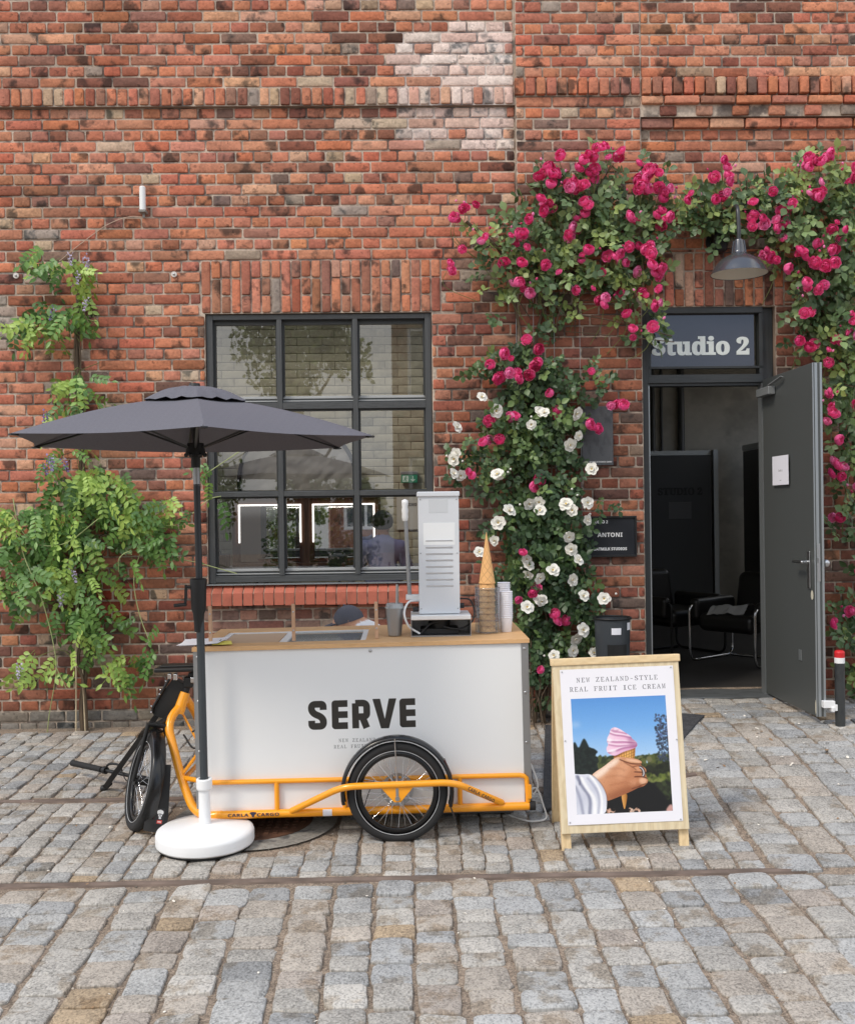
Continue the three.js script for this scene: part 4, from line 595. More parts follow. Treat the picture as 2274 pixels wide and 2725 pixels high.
{ // papers on the cart's left end
  const t = thing('paper_sheets', 'white and yellow paper sheets lying on the left end of the worktop', 'papers', [-1.03, deck(-1.03) + 0.001, 2.06]);
  const sh = (w, d, y, turn, up) => { const g = new THREE.PlaneGeometry(w, d, 10, 1).rotateX(-Math.PI / 2), p = g.attributes.position; for (let i = 0; i < p.count; i++) p.setY(i, y + up * Math.pow(p.getX(i) / w + 0.5, 2)); g.computeVertexNormals(); return g.rotateY(turn); };
  mesh('white_sheet', [sh(0.21, 0.29, 0.002, 0.1, 0.0).translate(-0.02, 0, 0), sh(0.21, 0.28, 0.005, -0.08, 0.01).translate(-0.01, 0, 0.02)], M.paper, t); mesh('yellow_sheet', sh(0.1, 0.16, 0.0035, 0.2, 0.0).translate(0.09, 0.003, 0.08), std({ color: lin(238, 226, 110), roughness: 0.8 }), t); mesh('pen', rod(V(0.07, 0.008, -0.05), V(0.075, 0.012, 0.05), 0.004), M.black, t); }
{ const y = ground(0.345, 1.9), t = thing('grey_crate', 'shallow grey plastic crate on the ground under the cart', 'crate', [0.345, y + 0.006, 1.86]);
  mesh('wall', [span(-0.2, 0.2, 0, 0.11, 0.145, 0.15), span(-0.2, 0.2, 0, 0.11, -0.15, -0.145), span(-0.2, -0.195, 0, 0.11, -0.145, 0.145), span(0.195, 0.2, 0, 0.11, -0.145, 0.145)], std({ color: lin(104, 108, 112), roughness: 0.6 }), t); mesh('base', span(-0.195, 0.195, 0.001, 0.005, -0.145, 0.145), std({ color: lin(104, 108, 112), roughness: 0.6 }), t); mesh('rim', [span(-0.208, 0.208, 0.1, 0.114, 0.15, 0.158, 0.002), span(0.2, 0.208, 0.1, 0.114, -0.15, 0.15)], std({ color: lin(116, 120, 124), roughness: 0.6 }), t); mesh('rib', [span(0.16, 0.17, 0.0, 0.1, 0.15, 0.156), span(-0.17, -0.16, 0.0, 0.1, 0.15, 0.156)], std({ color: lin(116, 120, 124), roughness: 0.6 }), t); }
top('white_cable', [soft([V(0.622, 0.2, 2.1), V(0.655, 0.11, 2.12), V(0.66, 0.07, 2.12), V(0.635, 0.035, 2.12), V(0.628, 0.06, 2.13), V(0.652, 0.065, 2.11), V(0.69, -0.03, 2.12), V(0.70, -0.085, 2.13), V(0.63, -0.095, 2.15), V(0.5, -0.1, 2.0)], 0.0045, 80, 8)], M.whitePlastic, 'thin white power cable hanging at the right end of the cart', 'cable');
// ---------------------------------------------------------------- parasol
{
  const x = -0.995, z = 2.35, t = thing('parasol', 'open dark grey hexagonal parasol standing in front of the cart', 'parasol', [x, 0.02, z]);
  const fab = std({ color: lin(112, 111, 119), roughness: 0.85, map: rep(T.weave, 0.12), side: THREE.DoubleSide }), R = 0.912, rimY = 1.828, cx = -0.024, hubY = 2.03;
  const canopy = (r0, r1, y0, y1, sag, scallop, wave, turn = 0.235) => { // six panels between ribs; a = 0 points at the camera
    const b = new Buffer3(), c = new THREE.Color(1, 1, 1), nr = 12, ns = 10, N = 6 * ns;
    for (let j = 0; j <= nr; j++) { const f = j / nr; for (let i = 0; i <= N; i++) { const seg = i / ns, s = seg - Math.floor(seg), a0 = Math.floor(seg) * Math.PI / 3 + turn, a1 = a0 + Math.PI / 3, rad = mix(r0, r1, f), edge = Math.sin(s * Math.PI);
      const px = mix(Math.sin(a0), Math.sin(a1), s) * rad, pz = mix(Math.cos(a0), Math.cos(a1), s) * rad, pull = 1 - scallop * edge * f * f;
      b.v(cx + px * pull, mix(y0, y1, Math.pow(f, 1.08)) - sag * edge * Math.sin(f * Math.PI * 0.75) + wave * f * Math.sin(i * 1.9) * edge + 0.022 * Math.sin(f * Math.PI), pz * pull, px * 2, pz * 2, c); } }
    for (let j = 0; j < nr; j++) for (let i = 0; i < N; i++) { const a = j * (N + 1) + i, d = a + N + 1; b.i.push(a, a + 1, d, a + 1, d + 1, d); }
    return b.geo();
  };
  mesh('canopy', canopy(0.03, R, hubY + 0.015, rimY, 0.012, 0.055, 0), fab, t);
  mesh('vent_cap', canopy(0.012, 0.275, hubY + 0.06, hubY - 0.013, -0.004, 0.03, 0.007), fab, t);
  mesh('finial', [cyl(0.03, 0.025, 0.018, cx, hubY + 0.072, 0)], M.black, t);
  for (let k = 0; k < 6; k++) { const a = k * Math.PI / 3 + 0.235, end = V(cx + Math.sin(a) * (R - 0.015), rimY - 0.002, Math.cos(a) * (R - 0.015)), rib = mesh('rib', bar(V(cx, hubY - 0.0, 0), end, 0.008, 0.016), M.black, t); mesh('strut', bar(V(cx + Math.sin(a) * 0.03, 1.795, Math.cos(a) * 0.03), V(cx, hubY, 0).lerp(end, 0.46).add(V(0, -0.004, 0)), 0.01, 0.012), M.anthraciteDark, rib); mesh('pocket', box(0.028, 0.008, 0.035, 0, 0, 0).rotateY(a).translate(end.x, end.y - 0.002, end.z), M.black, rib); }
  const lean = (y) => V(mix(0, cx, clamp(y / 2)), y, 0);
  mesh('hub', [cyl(0.05, 0.04, 0.06, cx, 1.79, 0), cyl(0.022, 0.022, 0.07, cx, 1.735, 0), ...Array.from({ length: 6 }, (_, k) => new THREE.SphereGeometry(0.011, 8, 6).translate(cx + Math.sin(k * 1.047 + 0.7) * 0.045, 1.762, Math.cos(k * 1.047 + 0.7) * 0.045))], M.black, t);
  mesh('upper_pole', [rod(lean(1.1), lean(1.62), 0.0165, 0.0165, 20)], std({ color: lin(44, 48, 52), roughness: 0.4 }), t);
  mesh('tilt_joint', [rod(lean(1.61), lean(1.72), 0.0165, 0.0165, 20)], M.brushed, t); mesh('pole_tip', [rod(lean(1.72), lean(2.07), 0.0165, 0.0165, 20)], M.black, t);
  mesh('lower_pole', [rod(lean(0.15), lean(1.12), 0.0195, 0.0195, 20)], std({ color: lin(60, 66, 70), roughness: 0.4 }), t);
  const w = mesh('crank_housing', [lathe([[0.0215, 0.9], [0.024, 0.94], [0.028, 0.99], [0.036, 1.01], [0.038, 1.1], [0.042, 1.155], [0.036, 1.16], [0.02, 1.14]], 18).translate(-0.018, 0, 0)], M.black, t);
  mesh('crank', [rod(V(-0.05, 1.12, 0.01), V(-0.078, 1.12, 0.01), 0.008), bar(V(-0.076, 1.13, 0.01), V(-0.08, 1.035, 0.012), 0.012, 0.008), rod(V(-0.075, 1.035, 0.012), V(-0.135, 1.03, 0.012), 0.009)], M.black, w);
  const base = sub('base', t), wp = std({ color: lin(240, 241, 242), roughness: 0.42 });
  const gy = ground(x, z) - 0.02; base.position.y = gy; base.rotation.x = 0.03;
  mesh('weight', lathe([[0.0, 0.105], [0.05, 0.104], [0.16, 0.092], [0.215, 0.085], [0.232, 0.074], [0.237, 0.06], [0.237, 0.02], [0.234, 0.012], [0.0, 0.012]], 64), wp, base); mesh('rubber_foot', lathe([[0.0, 0.0], [0.226, 0.0], [0.23, 0.006], [0.23, 0.0125], [0.0, 0.0125]], 64), M.rubber, base);
  mesh('sleeve', lathe([[0.032, 0.1], [0.0285, 0.115], [0.0285, 0.27], [0.0285, 0.27], [0.0375, 0.272], [0.0385, 0.28], [0.0385, 0.318], [0.036, 0.324], [0.022, 0.324], [0.0215, 0.3]], 36), wp, base);
}
// ---------------------------------------------------------------- sandwich board
{
  const t = thing('sandwich_board', 'wooden sandwich board with poster of a hand holding pink soft ice', 'sign', [1.03, -0.15, 2.52]); t.rotation.set(0, -0.02, 0.028); t.scale.y = 0.968;
  const lean = 0.10, face = sub('front_frame', t); face.rotation.x = -Math.atan2(lean, 0.93); const p = (g) => metric(g, 1, rnd(), rnd());
  mesh('panel', p(rbox(0.608, 0.82, 0.02, 0, 0.52, 0, 0.002)), std({ color: lin(234, 218, 184), map: rep(T.wood, 0.4), roughness: 0.6 }), face);
  for (const s of [-1, 1]) mesh('leg', p(rbox(0.046, 0.93, 0.024, s * 0.281, 0.466, -0.0235, 0.003)), M.pine, face);
  mesh('top_rail', metric(rbox(0.625, 0.036, 0.05, 0, 0.946, -0.008, 0.004), 1, 0.2, 0.3, true), M.pine, face);
  const back = sub('rear_frame', t); back.position.set(0, 0.93, -lean - 0.03); back.rotation.x = Math.atan2(0.30, 0.93);
  for (const s of [-1, 1]) mesh('leg', p(rbox(0.046, 0.95, 0.022, s * 0.281, -0.455, 0, 0.003)), M.pine, back);
  mesh('rear_panel', p(rbox(0.5, 0.6, 0.012, 0, -0.36, 0, 0.002)), M.pine, back); mesh('rear_rail', metric(rbox(0.6, 0.04, 0.022, 0, -0.02, -0.022, 0.003), 1, 0, 0, true), M.pine, back);
  const poster = canvas(1100, 1520, (g, W, H) => {
    g.fillStyle = '#f1f0f6'; g.fillRect(0, 0, W, H); g.fillStyle = '#4a4a52'; typed(g, 'NEW ZEALAND-STYLE', W / 2, 132, 62, 47); typed(g, 'REAL FRUIT ICE CREAM', W / 2, 222, 62, 47);
    const X = 92, Y = 292, w = 916, h = 1128; g.save(); g.beginPath(); g.rect(X, Y, w, h); g.clip(); g.translate(X, Y);
    const q = mulberry(9), R = (a, b) => a + (b - a) * q(), ramp = (x0, y0, x1, y1, ...st) => { const k = g.createLinearGradient(x0, y0, x1, y1); st.forEach(([o, c]) => k.addColorStop(o, c)); return k; };
    const outline = (pts) => { g.beginPath(); const n = pts.length; g.moveTo((pts[0][0] + pts[n - 1][0]) / 2, (pts[0][1] + pts[n - 1][1]) / 2); for (let i = 0; i < n; i++) { const a = pts[i], b = pts[(i + 1) % n]; g.quadraticCurveTo(a[0], a[1], (a[0] + b[0]) / 2, (a[1] + b[1]) / 2); } }, blob = (pts, fill, blur = 0) => { g.filter = blur ? 'blur(' + blur + 'px)' : 'none'; g.fillStyle = fill; outline(pts); g.fill(); g.filter = 'none'; };
    const line = (pts, c, lw, blur = 0) => { g.filter = blur ? 'blur(' + blur + 'px)' : 'none'; g.strokeStyle = c; g.lineWidth = lw; g.lineCap = 'round'; g.beginPath(); g.moveTo(...pts[0]); for (let i = 1; i < pts.length - 1; i++) g.quadraticCurveTo(...pts[i], (pts[i][0] + pts[i + 1][0]) / 2, (pts[i][1] + pts[i + 1][1]) / 2); g.lineTo(...pts[pts.length - 1]); g.stroke(); g.filter = 'none'; };
    const leaves = (x0, x1, y0, y1, n, cols, r0, r1, blur) => { g.filter = 'blur(' + blur + 'px)'; for (let i = 0; i < n; i++) { g.fillStyle = cols[Math.floor(q() * cols.length)]; g.beginPath(); g.ellipse(R(x0, x1), R(y0, y1), R(r0, r1), R(r0, r1) * 0.8, R(0, 3), 0, 7); g.fill(); } g.filter = 'none'; };
    // sky, out-of-focus trees, dark foreground
    g.fillStyle = ramp(0, 0, 0, 640, [0, '#5b97db'], [0.45, '#78b0ea'], [1, '#b4d4f4']); g.fillRect(0, 0, w, h); blob([[-40, 240], [60, 220], [90, 270], [10, 290]], 'rgba(255,255,255,.25)', 18);
    g.fillStyle = '#222a1d'; g.fillRect(0, 660, w, h); leaves(170, 420, 590, 720, 130, ['#3a4628', '#4c562e', '#2a3420', '#565c38'], 14, 40, 5); leaves(560, w + 20, 590, 720, 160, ['#3c4626', '#525c2e', '#2c3620', '#70704c', '#5f6434'], 12, 36, 5);
    blob([[-40, 640], [0, 430], [22, 420], [48, 500], [88, 410], [112, 386], [140, 450], [170, 530], [215, 570], [230, 800], [-40, 830]], '#1b2524', 5); leaves(-20, 210, 500, 800, 120, ['#18211f', '#212c28', '#141c1a'], 10, 30, 4); leaves(640, w + 20, 690, 800, 110, ['#262c1c', '#1b2015', '#383e24', '#2e2a20'], 14, 44, 6);
    g.fillStyle = ramp(0, 720, 0, 900, [0, 'rgba(20,22,20,0)'], [0.5, '#161817']); g.fillRect(0, 720, w, h - 720); leaves(640, w, 770, 840, 46, ['#6b7a34', '#4d5a26', '#32391c', '#7d8448'], 10, 34, 7); leaves(760, w, 860, 1000, 40, ['#2c3320', '#3c462a', '#1a1d16'], 12, 34, 7); blob([[300, 1000], [560, 900], [700, 820], [820, 920], [930, 1140], [280, 1150]], '#121314', 8);
    leaves(800, w + 10, 190, 420, 150, ['#4a5670', '#3c4658', '#586892', '#2f3846'], 4, 15, 3); leaves(800, w + 10, 400, 650, 120, ['#3a4454', '#46546c', '#2e3642'], 4, 17, 3); line([[w, 300], [880, 380], [860, 460], [870, 560]], '#3a3f4c', 5, 2); leaves(285, 360, 1090, 1120, 16, ['#dcb49c', '#c79c84'], 7, 14, 3); leaves(500, 600, 1090, 1120, 22, ['#dcb49c', '#c79c84', '#e8c9b4'], 7, 14, 3); leaves(270, 620, 1085, 1126, 14, ['#171414'], 7, 14, 3); blob([[910, 1040], [830, 1140], [930, 1140]], '#c99a92', 6);
    // the cone: waffle above and the tip below the fist
    blob([[432, 950], [492, 940], [486, 1000], [462, 1094], [450, 1094], [438, 1010]], ramp(425, 0, 490, 0, [0, '#e0aa66'], [0.5, '#d0924a'], [1, '#9a6226']));
    g.save(); outline([[372, 575], [440, 520], [590, 470], [598, 500], [580, 640], [400, 640]]); g.clip(); g.fillStyle = ramp(372, 0, 600, 0, [0, '#b87830'], [0.35, '#e2a552'], [0.7, '#efb968'], [1, '#a8682a']); g.fillRect(340, 450, 280, 220); for (let i = 0; i < 10; i++) { line([[380 + i * 26, 480], [388 + i * 24, 560], [392 + i * 22, 640]], 'rgba(120,66,18,.75)', 5, 1.5); line([[384 + i * 26, 480], [392 + i * 24, 560], [396 + i * 22, 640]], 'rgba(255,226,160,.5)', 3, 1); } for (let i = 0; i < 6; i++) line([[370, 560 + i * 26], [480, 530 + i * 26], [610, 480 + i * 26]], 'rgba(120,66,18,.6)', 4, 1.5); blob([[372, 560], [480, 500], [600, 460], [600, 505], [480, 545], [390, 600]], 'rgba(90,40,40,.55)', 8); g.restore();
    // soft ice
    g.save(); outline([[405, 290], [365, 312], [356, 356], [330, 394], [324, 436], [340, 458], [314, 496], [320, 536], [358, 566], [402, 576], [470, 540], [585, 510], [616, 490], [616, 460], [600, 436], [566, 412], [562, 390], [506, 350], [456, 312]]); g.clip(); g.fillStyle = ramp(310, 330, 620, 520, [0, '#fbe3f0'], [0.45, '#f3c6df'], [1, '#d79ac0']); g.fillRect(300, 280, 330, 310);
    for (const [pts, lw] of [[[[350, 345], [400, 372], [480, 380], [566, 405]], 16], [[[325, 430], [400, 440], [500, 440], [612, 462]], 17], [[[318, 545], [380, 540], [470, 500], [600, 490]], 18], [[[340, 462], [420, 484], [520, 478], [612, 478]], 12], [[[372, 318], [395, 340], [440, 340], [520, 362]], 12], [[[392, 300], [384, 322], [412, 330], [440, 326]], 9]]) { line(pts, 'rgba(168,92,140,.75)', lw, 6); line(pts.map(([x, y]) => [x - 4, y - 15]), 'rgba(255,246,252,.8)', lw * 0.7, 5); }
    blob([[540, 380], [620, 440], [620, 500], [560, 500], [520, 440]], 'rgba(150,80,126,.45)', 14); blob([[330, 400], [380, 400], [360, 450], [330, 440]], 'rgba(255,250,254,.8)', 9); blob([[330, 510], [400, 505], [420, 540], [360, 555]], 'rgba(255,246,252,.7)', 10); g.restore();
    // the fist, its fingers, ring and cuff
    const fist = [[150, 760], [200, 720], [290, 668], [370, 606], [420, 584], [470, 590], [540, 600], [600, 612], [648, 636], [650, 660], [634, 672], [676, 700], [690, 730], [676, 758], [690, 800], [700, 826], [690, 852], [650, 884], [600, 892], [560, 912], [480, 946], [400, 976], [330, 1000], [290, 1010], [250, 940], [190, 850]];
    g.save(); outline(fist); g.clip(); g.fillStyle = ramp(220, 650, 560, 1000, [0, '#e2ac88'], [0.4, '#cf9068'], [0.8, '#bd7a54'], [1, '#9c5e3c']); g.fillRect(120, 560, 620, 480);
    blob([[150, 760], [250, 690], [380, 602], [440, 590], [430, 640], [350, 690], [270, 760], [200, 800]], 'rgba(255,236,220,.85)', 16); blob([[430, 650], [500, 640], [540, 680], [500, 760], [430, 820], [380, 780]], 'rgba(226,168,130,.7)', 22); blob([[260, 960], [420, 900], [580, 850], [660, 880], [520, 960], [300, 1030]], 'rgba(120,62,36,.5)', 26); blob([[470, 605], [580, 612], [650, 640], [640, 656], [540, 640]], 'rgba(244,200,168,.8)', 7); blob([[560, 690], [640, 686], [686, 720], [640, 734], [580, 726]], 'rgba(220,160,120,.8)', 8); blob([[610, 800], [670, 790], [698, 830], [660, 868], [610, 850]], 'rgba(240,192,158,.85)', 9); blob([[500, 820], [600, 800], [600, 860], [520, 880]], 'rgba(220,160,122,.6)', 16);
    line([[440, 612], [520, 652], [600, 664], [650, 662]], 'rgba(70,30,16,.9)', 9, 3); line([[480, 640], [560, 690], [590, 720]], 'rgba(90,42,24,.6)', 8, 5); line([[560, 690], [620, 672], [676, 698]], 'rgba(84,36,20,.7)', 7, 3); line([[575, 738], [630, 742], [690, 752]], 'rgba(60,24,14,.9)', 9, 3); line([[572, 786], [630, 782], [696, 806]], 'rgba(64,26,14,.85)', 10, 3); line([[600, 884], [640, 862], [690, 856]], 'rgba(80,36,20,.8)', 7, 3); line([[540, 900], [600, 880], [650, 890]], 'rgba(70,30,16,.6)', 8, 4); for (const p of [[[330, 700], [420, 690], [480, 720]], [[300, 780], [400, 760], [500, 790]], [[330, 860], [440, 830], [540, 850]]]) line(p, 'rgba(140,76,46,.3)', 12, 8);
    for (let i = 0; i < 2600; i++) { g.fillStyle = q() < 0.5 ? 'rgba(255,224,200,.10)' : 'rgba(90,44,24,.12)'; g.fillRect(R(150, 700), R(580, 1010), R(2, 6), R(2, 5)); } g.restore();
    for (const [c, lw, bl] of [['#2c2628', 30, 2], ['#8d8688', 16, 2], ['#efeaea', 5, 1]]) { g.filter = 'blur(' + bl + 'px)'; g.strokeStyle = c; g.lineWidth = lw; g.lineCap = 'butt'; g.beginPath(); g.ellipse(634, 738, 26, 44, -0.3, -1.5, 1.5); g.stroke(); } g.filter = 'none';
    g.save(); outline([[-60, 724], [60, 744], [150, 738], [212, 790], [266, 870], [296, 960], [292, 1060], [264, 1150], [-60, 1160]]); g.clip(); g.fillStyle = ramp(0, 740, 280, 1100, [0, '#e6e8f2'], [0.5, '#cfd2e0'], [1, '#eceef6']); g.fillRect(-60, 720, 400, 440);
    for (const [pts, c, lw] of [[[[20, 760], [60, 860], [140, 960], [120, 1140]], 'rgba(112,116,142,.7)', 30], [[[60, 780], [110, 880], [180, 980], [170, 1140]], 'rgba(255,255,255,.8)', 34], [[[0, 860], [40, 960], [60, 1140]], 'rgba(130,134,160,.6)', 26], [[[150, 760], [220, 860], [250, 980], [232, 1130]], 'rgba(255,255,255,.9)', 22], [[[120, 780], [200, 880], [226, 1000], [200, 1140]], 'rgba(140,144,170,.5)', 18], [[[30, 760], [50, 800], [40, 840]], 'rgba(60,64,90,.6)', 12]]) line(pts, c, lw, 7); g.restore(); line([[150, 742], [212, 792], [266, 872], [296, 962], [290, 1060]], 'rgba(60,40,40,.5)', 7, 4);
    for (let i = 0; i < 7000; i++) { g.fillStyle = q() < 0.5 ? 'rgba(255,255,255,.045)' : 'rgba(0,0,0,.05)'; g.fillRect(R(0, w), R(0, h), R(2, 5), R(2, 5)); }
    g.restore();
  });
  // the sheet of paper is not quite flat
  const pg = new THREE.PlaneGeometry(0.548, 0.757, 16, 22), pp = pg.attributes.position; for (let i = 0; i < pp.count; i++) { const x = pp.getX(i), y = pp.getY(i); pp.setZ(i, 0.0025 * wn(x + 3, y + 3, 5) + 0.004 * smooth(0.3, 0.378, -y) * wn(x + 9, 1, 9)); } pg.computeVertexNormals();
  mesh('poster', pg.translate(0.002, 0.53, 0.0105), std({ map: poster, roughness: 0.55 }), face);
  for (const [x, y] of [[-0.262, 0.898], [0.264, 0.9], [-0.264, 0.56], [0.27, 0.545], [-0.262, 0.165], [0.264, 0.16]]) mesh('tack', new THREE.SphereGeometry(0.004, 8, 6).scale(1, 1, 0.5).translate(x, y, 0.0155), M.steel, face);
}
// ---------------------------------------------------------------- things on the wall and by the door
{ const t = thing('wall_lamp', 'grey metal gooseneck barn lamp on the wall over the doorway', 'lamp', [2.292, 3.4, 0.004]);
  mesh('wall_plate', [cyl(0.08, 0.08, 0.03, 0, 0, 0).rotateX(Math.PI / 2).translate(-0.04, 0, 0.02), rbox(0.1, 0.15, 0.12, -0.04, -0.02, 0.07, 0.03), rod(V(-0.03, 0.04, 0.1), V(0, 0.06, 0.06), 0.02)], M.black, t);
  mesh('gooseneck', [soft([V(0, 0.03, 0.04), V(0.01, 0.1, 0.1), V(0.01, 0.155, 0.2), V(0, 0.165, 0.32), V(-0.018, 0.12, 0.42), V(-0.02, -0.02, 0.446), V(-0.02, -0.1, 0.446)], 0.014, 60, 14)], std({ color: lin(62, 64, 66), roughness: 0.35, metalness: 0.4 }), t);
  const bell = std({ color: lin(92, 93, 97), roughness: 0.2, metalness: 0.55 });
  const s = mesh('shade', lathe([[0.024, 0.235], [0.034, 0.225], [0.045, 0.155], [0.05, 0.135], [0.075, 0.125], [0.12, 0.1], [0.155, 0.065], [0.178, 0.022], [0.19, 0.0], [0.191, 0.0], [0.188, 0.003]], 56).translate(-0.02, -0.33, 0.446), bell, t);
  mesh('lining', lathe([[0.001, 0.12], [0.073, 0.12], [0.118, 0.096], [0.152, 0.062], [0.186, 0.003]], 48).translate(-0.02, -0.33, 0.446), std({ color: lin(214, 210, 198), roughness: 0.6 }), s);
  for (let k = 0; k < 8; k++) mesh('cooling_rib', bar(V(Math.sin(k * 0.785) * 0.037, 0.224, Math.cos(k * 0.785) * 0.037), V(Math.sin(k * 0.785) * 0.049, 0.138, Math.cos(k * 0.785) * 0.049), 0.005, 0.006).translate(-0.02, -0.33, 0.446), bell, s); }
{ const t = thing('wall_sensor', 'small white tubular sensor on the brick wall above the wisteria', 'sensor', [-1.825, 3.70, 0.002]);
  mesh('tube', [cyl(0.022, 0.022, 0.16, 0, 0.025, 0.045, 20), new THREE.SphereGeometry(0.022, 16, 8).scale(1, 0.5, 1).translate(0, 0.105, 0.045)], M.whitePlastic, t); mesh('bracket', [rbox(0.05, 0.02, 0.07, 0, -0.062, 0.03, 0.004), cyl(0.01, 0.007, 0.04, 0.004, -0.085, 0.03, 10)], std({ color: lin(140, 136, 130), roughness: 0.7 }), t);
  mesh('cable', soft([V(0.004, -0.1, 0.03), V(-0.1, -0.09, 0.008), V(-0.25, -0.14, 0.006), V(-0.45, -0.28, 0.006), V(-0.6, -0.4, 0.006)], 0.0028, 30, 6), std({ color: lin(196, 170, 150), roughness: 0.8 }), t); }
for (const [x, y, l] of [[-2.729, 3.198, 'round steel wire anchor on the wall at the left edge'], [-1.618, 3.199, 'round steel wire anchor on the wall left of the window']]) { const t = thing('wire_anchor', l, 'anchor', [x, y, 0.003], 'wire anchors on the wall'); mesh('disc', cyl(0.02, 0.02, 0.012, 0, 0, 0, 16).rotateX(Math.PI / 2).translate(0, 0, 0.008), std({ color: lin(214, 208, 202), roughness: 0.5 }), t); mesh('screw', new THREE.SphereGeometry(0.008, 10, 8).translate(0, 0, 0.016), M.steel, t); }
{ const t = thing('grey_wall_panel', 'plain grey metal notice panel half covered by the roses', 'sign', [1.366, 2.015, 0.062]); mesh('panel', rbox(0.224, 0.42, 0.02, 0, 0, 0.01, 0.004), std({ color: lin(84, 86, 90), roughness: 0.5, map: T.grime }), t); mesh('lettering', text('OATMILK STUDIOS GMBH', 0.0095, 0.001).translate(0.02, -0.185, 0.0205), M.whitePlastic, t); }
{ const t = thing('studio_sign', 'black sign board with white lettering ANTONI beside the doorway', 'sign', [1.447, 1.30, 0.062]); const navy = std({ color: lin(20, 24, 32), roughness: 0.65 });
  mesh('board', rbox(0.37, 0.27, 0.012, 0, 0, 0.008, 0.002), navy, t); mesh('frame', [span(-0.19, 0.19, 0.131, 0.145, 0, 0.024, 0.002), span(-0.19, 0.19, -0.145, -0.131, 0, 0.024, 0.002), span(-0.19, -0.178, -0.131, 0.131, 0, 0.024, 0.002), span(0.178, 0.19, -0.131, 0.131, 0, 0.024, 0.002)], M.black, t);
  mesh('lettering', [text('ANTONI', 0.030, 0.001).scale(1.1, 1, 1).translate(0.0, 0.012, 0.0145), text('OATMILK STUDIOS', 0.0195, 0.001, 'sans_bold', 0.0006).translate(0.0, -0.088, 0.0145), text('STUDIO 2', 0.02, 0.001).translate(-0.075, 0.104, 0.0145)], M.whitePlastic, t); }
{ const t = thing('door_notice', 'white paper notice taped to the inner face of the open door', 'notice', [2.572 - 0.0035, 1.745, 0.36]); t.rotation.y = 0.024; const g = new THREE.PlaneGeometry(0.29, 0.2, 8, 6).rotateY(-Math.PI / 2), p = g.attributes.position; for (let i = 0; i < p.count; i++) p.setX(i, -0.004 * wn(p.getY(i) + 2, p.getZ(i) + 2, 9)); g.computeVertexNormals(); const im = canvas(290, 200, (c) => { c.fillStyle = '#eeedf5'; c.fillRect(0, 0, 290, 200); c.fillStyle = '#666'; c.font = '20px sans-serif'; c.textAlign = 'center'; c.fillText('Studio 2', 145, 108); c.font = '11px sans-serif'; c.fillText('Antoni', 145, 172); }); mesh('sheet', g, std({ map: im, roughness: 0.8 }), t); }
{ const x = 2.735, z = 0.90, t = thing('bollard', 'short dark grey bollard with red and white reflective bands', 'bollard', [x, ground(x, z), z]); mesh('post', [cyl(0.031, 0.031, 0.40, 0, 0.20, 0)], M.anthraciteDark, t); mesh('white_band', cyl(0.032, 0.032, 0.035, 0, 0.4175, 0), M.whitePlastic, t); mesh('red_band', [cyl(0.032, 0.032, 0.03, 0, 0.45, 0), lathe([[0.032, 0.465], [0.03, 0.474], [0.02, 0.48], [0, 0.482]], 24)], std({ color: lin(200, 30, 36), roughness: 0.5 }), t); mesh('bracket', [rbox(0.02, 0.04, 0.03, -0.035, 0.12, 0.01, 0.003), rbox(0.075, 0.045, 0.04, -0.075, 0.14, 0.0, 0.004), rbox(0.02, 0.03, 0.04, -0.055, 0.11, 0.01, 0.003)], M.whitePlastic, t); }
{ const x = 1.40, z = 0.36, t = thing('waste_bin', 'open black plastic bin with stickers below the roses', 'bin', [x, ground(x, z) + 0.002, z]), y = 0.68; const b = std({ color: lin(58, 63, 68), roughness: 0.5 });
  mesh('tub', lathe([[0, 0.003], [0.1, 0.003], [0.122, y], [0.118, y], [0.098, 0.01], [0, 0.01]], 36), b, t); mesh('rim', [new THREE.TorusGeometry(0.124, 0.008, 10, 40).rotateX(Math.PI / 2).translate(0, y, 0)], M.black, t); mesh('dark_panel', new THREE.CylinderGeometry(0.118, 0.108, 0.3, 20, 1, true, -0.5, 1.2).translate(0, 0.36, 0.004), M.black, t); mesh('sticker', [new THREE.CylinderGeometry(0.1205, 0.119, 0.045, 12, 1, true, -0.25, 0.55).translate(0, 0.6, 0.004), new THREE.CylinderGeometry(0.1215, 0.1205, 0.05, 8, 1, true, 0.75, 0.4).translate(0, 0.63, 0.003)], M.paper, t); }
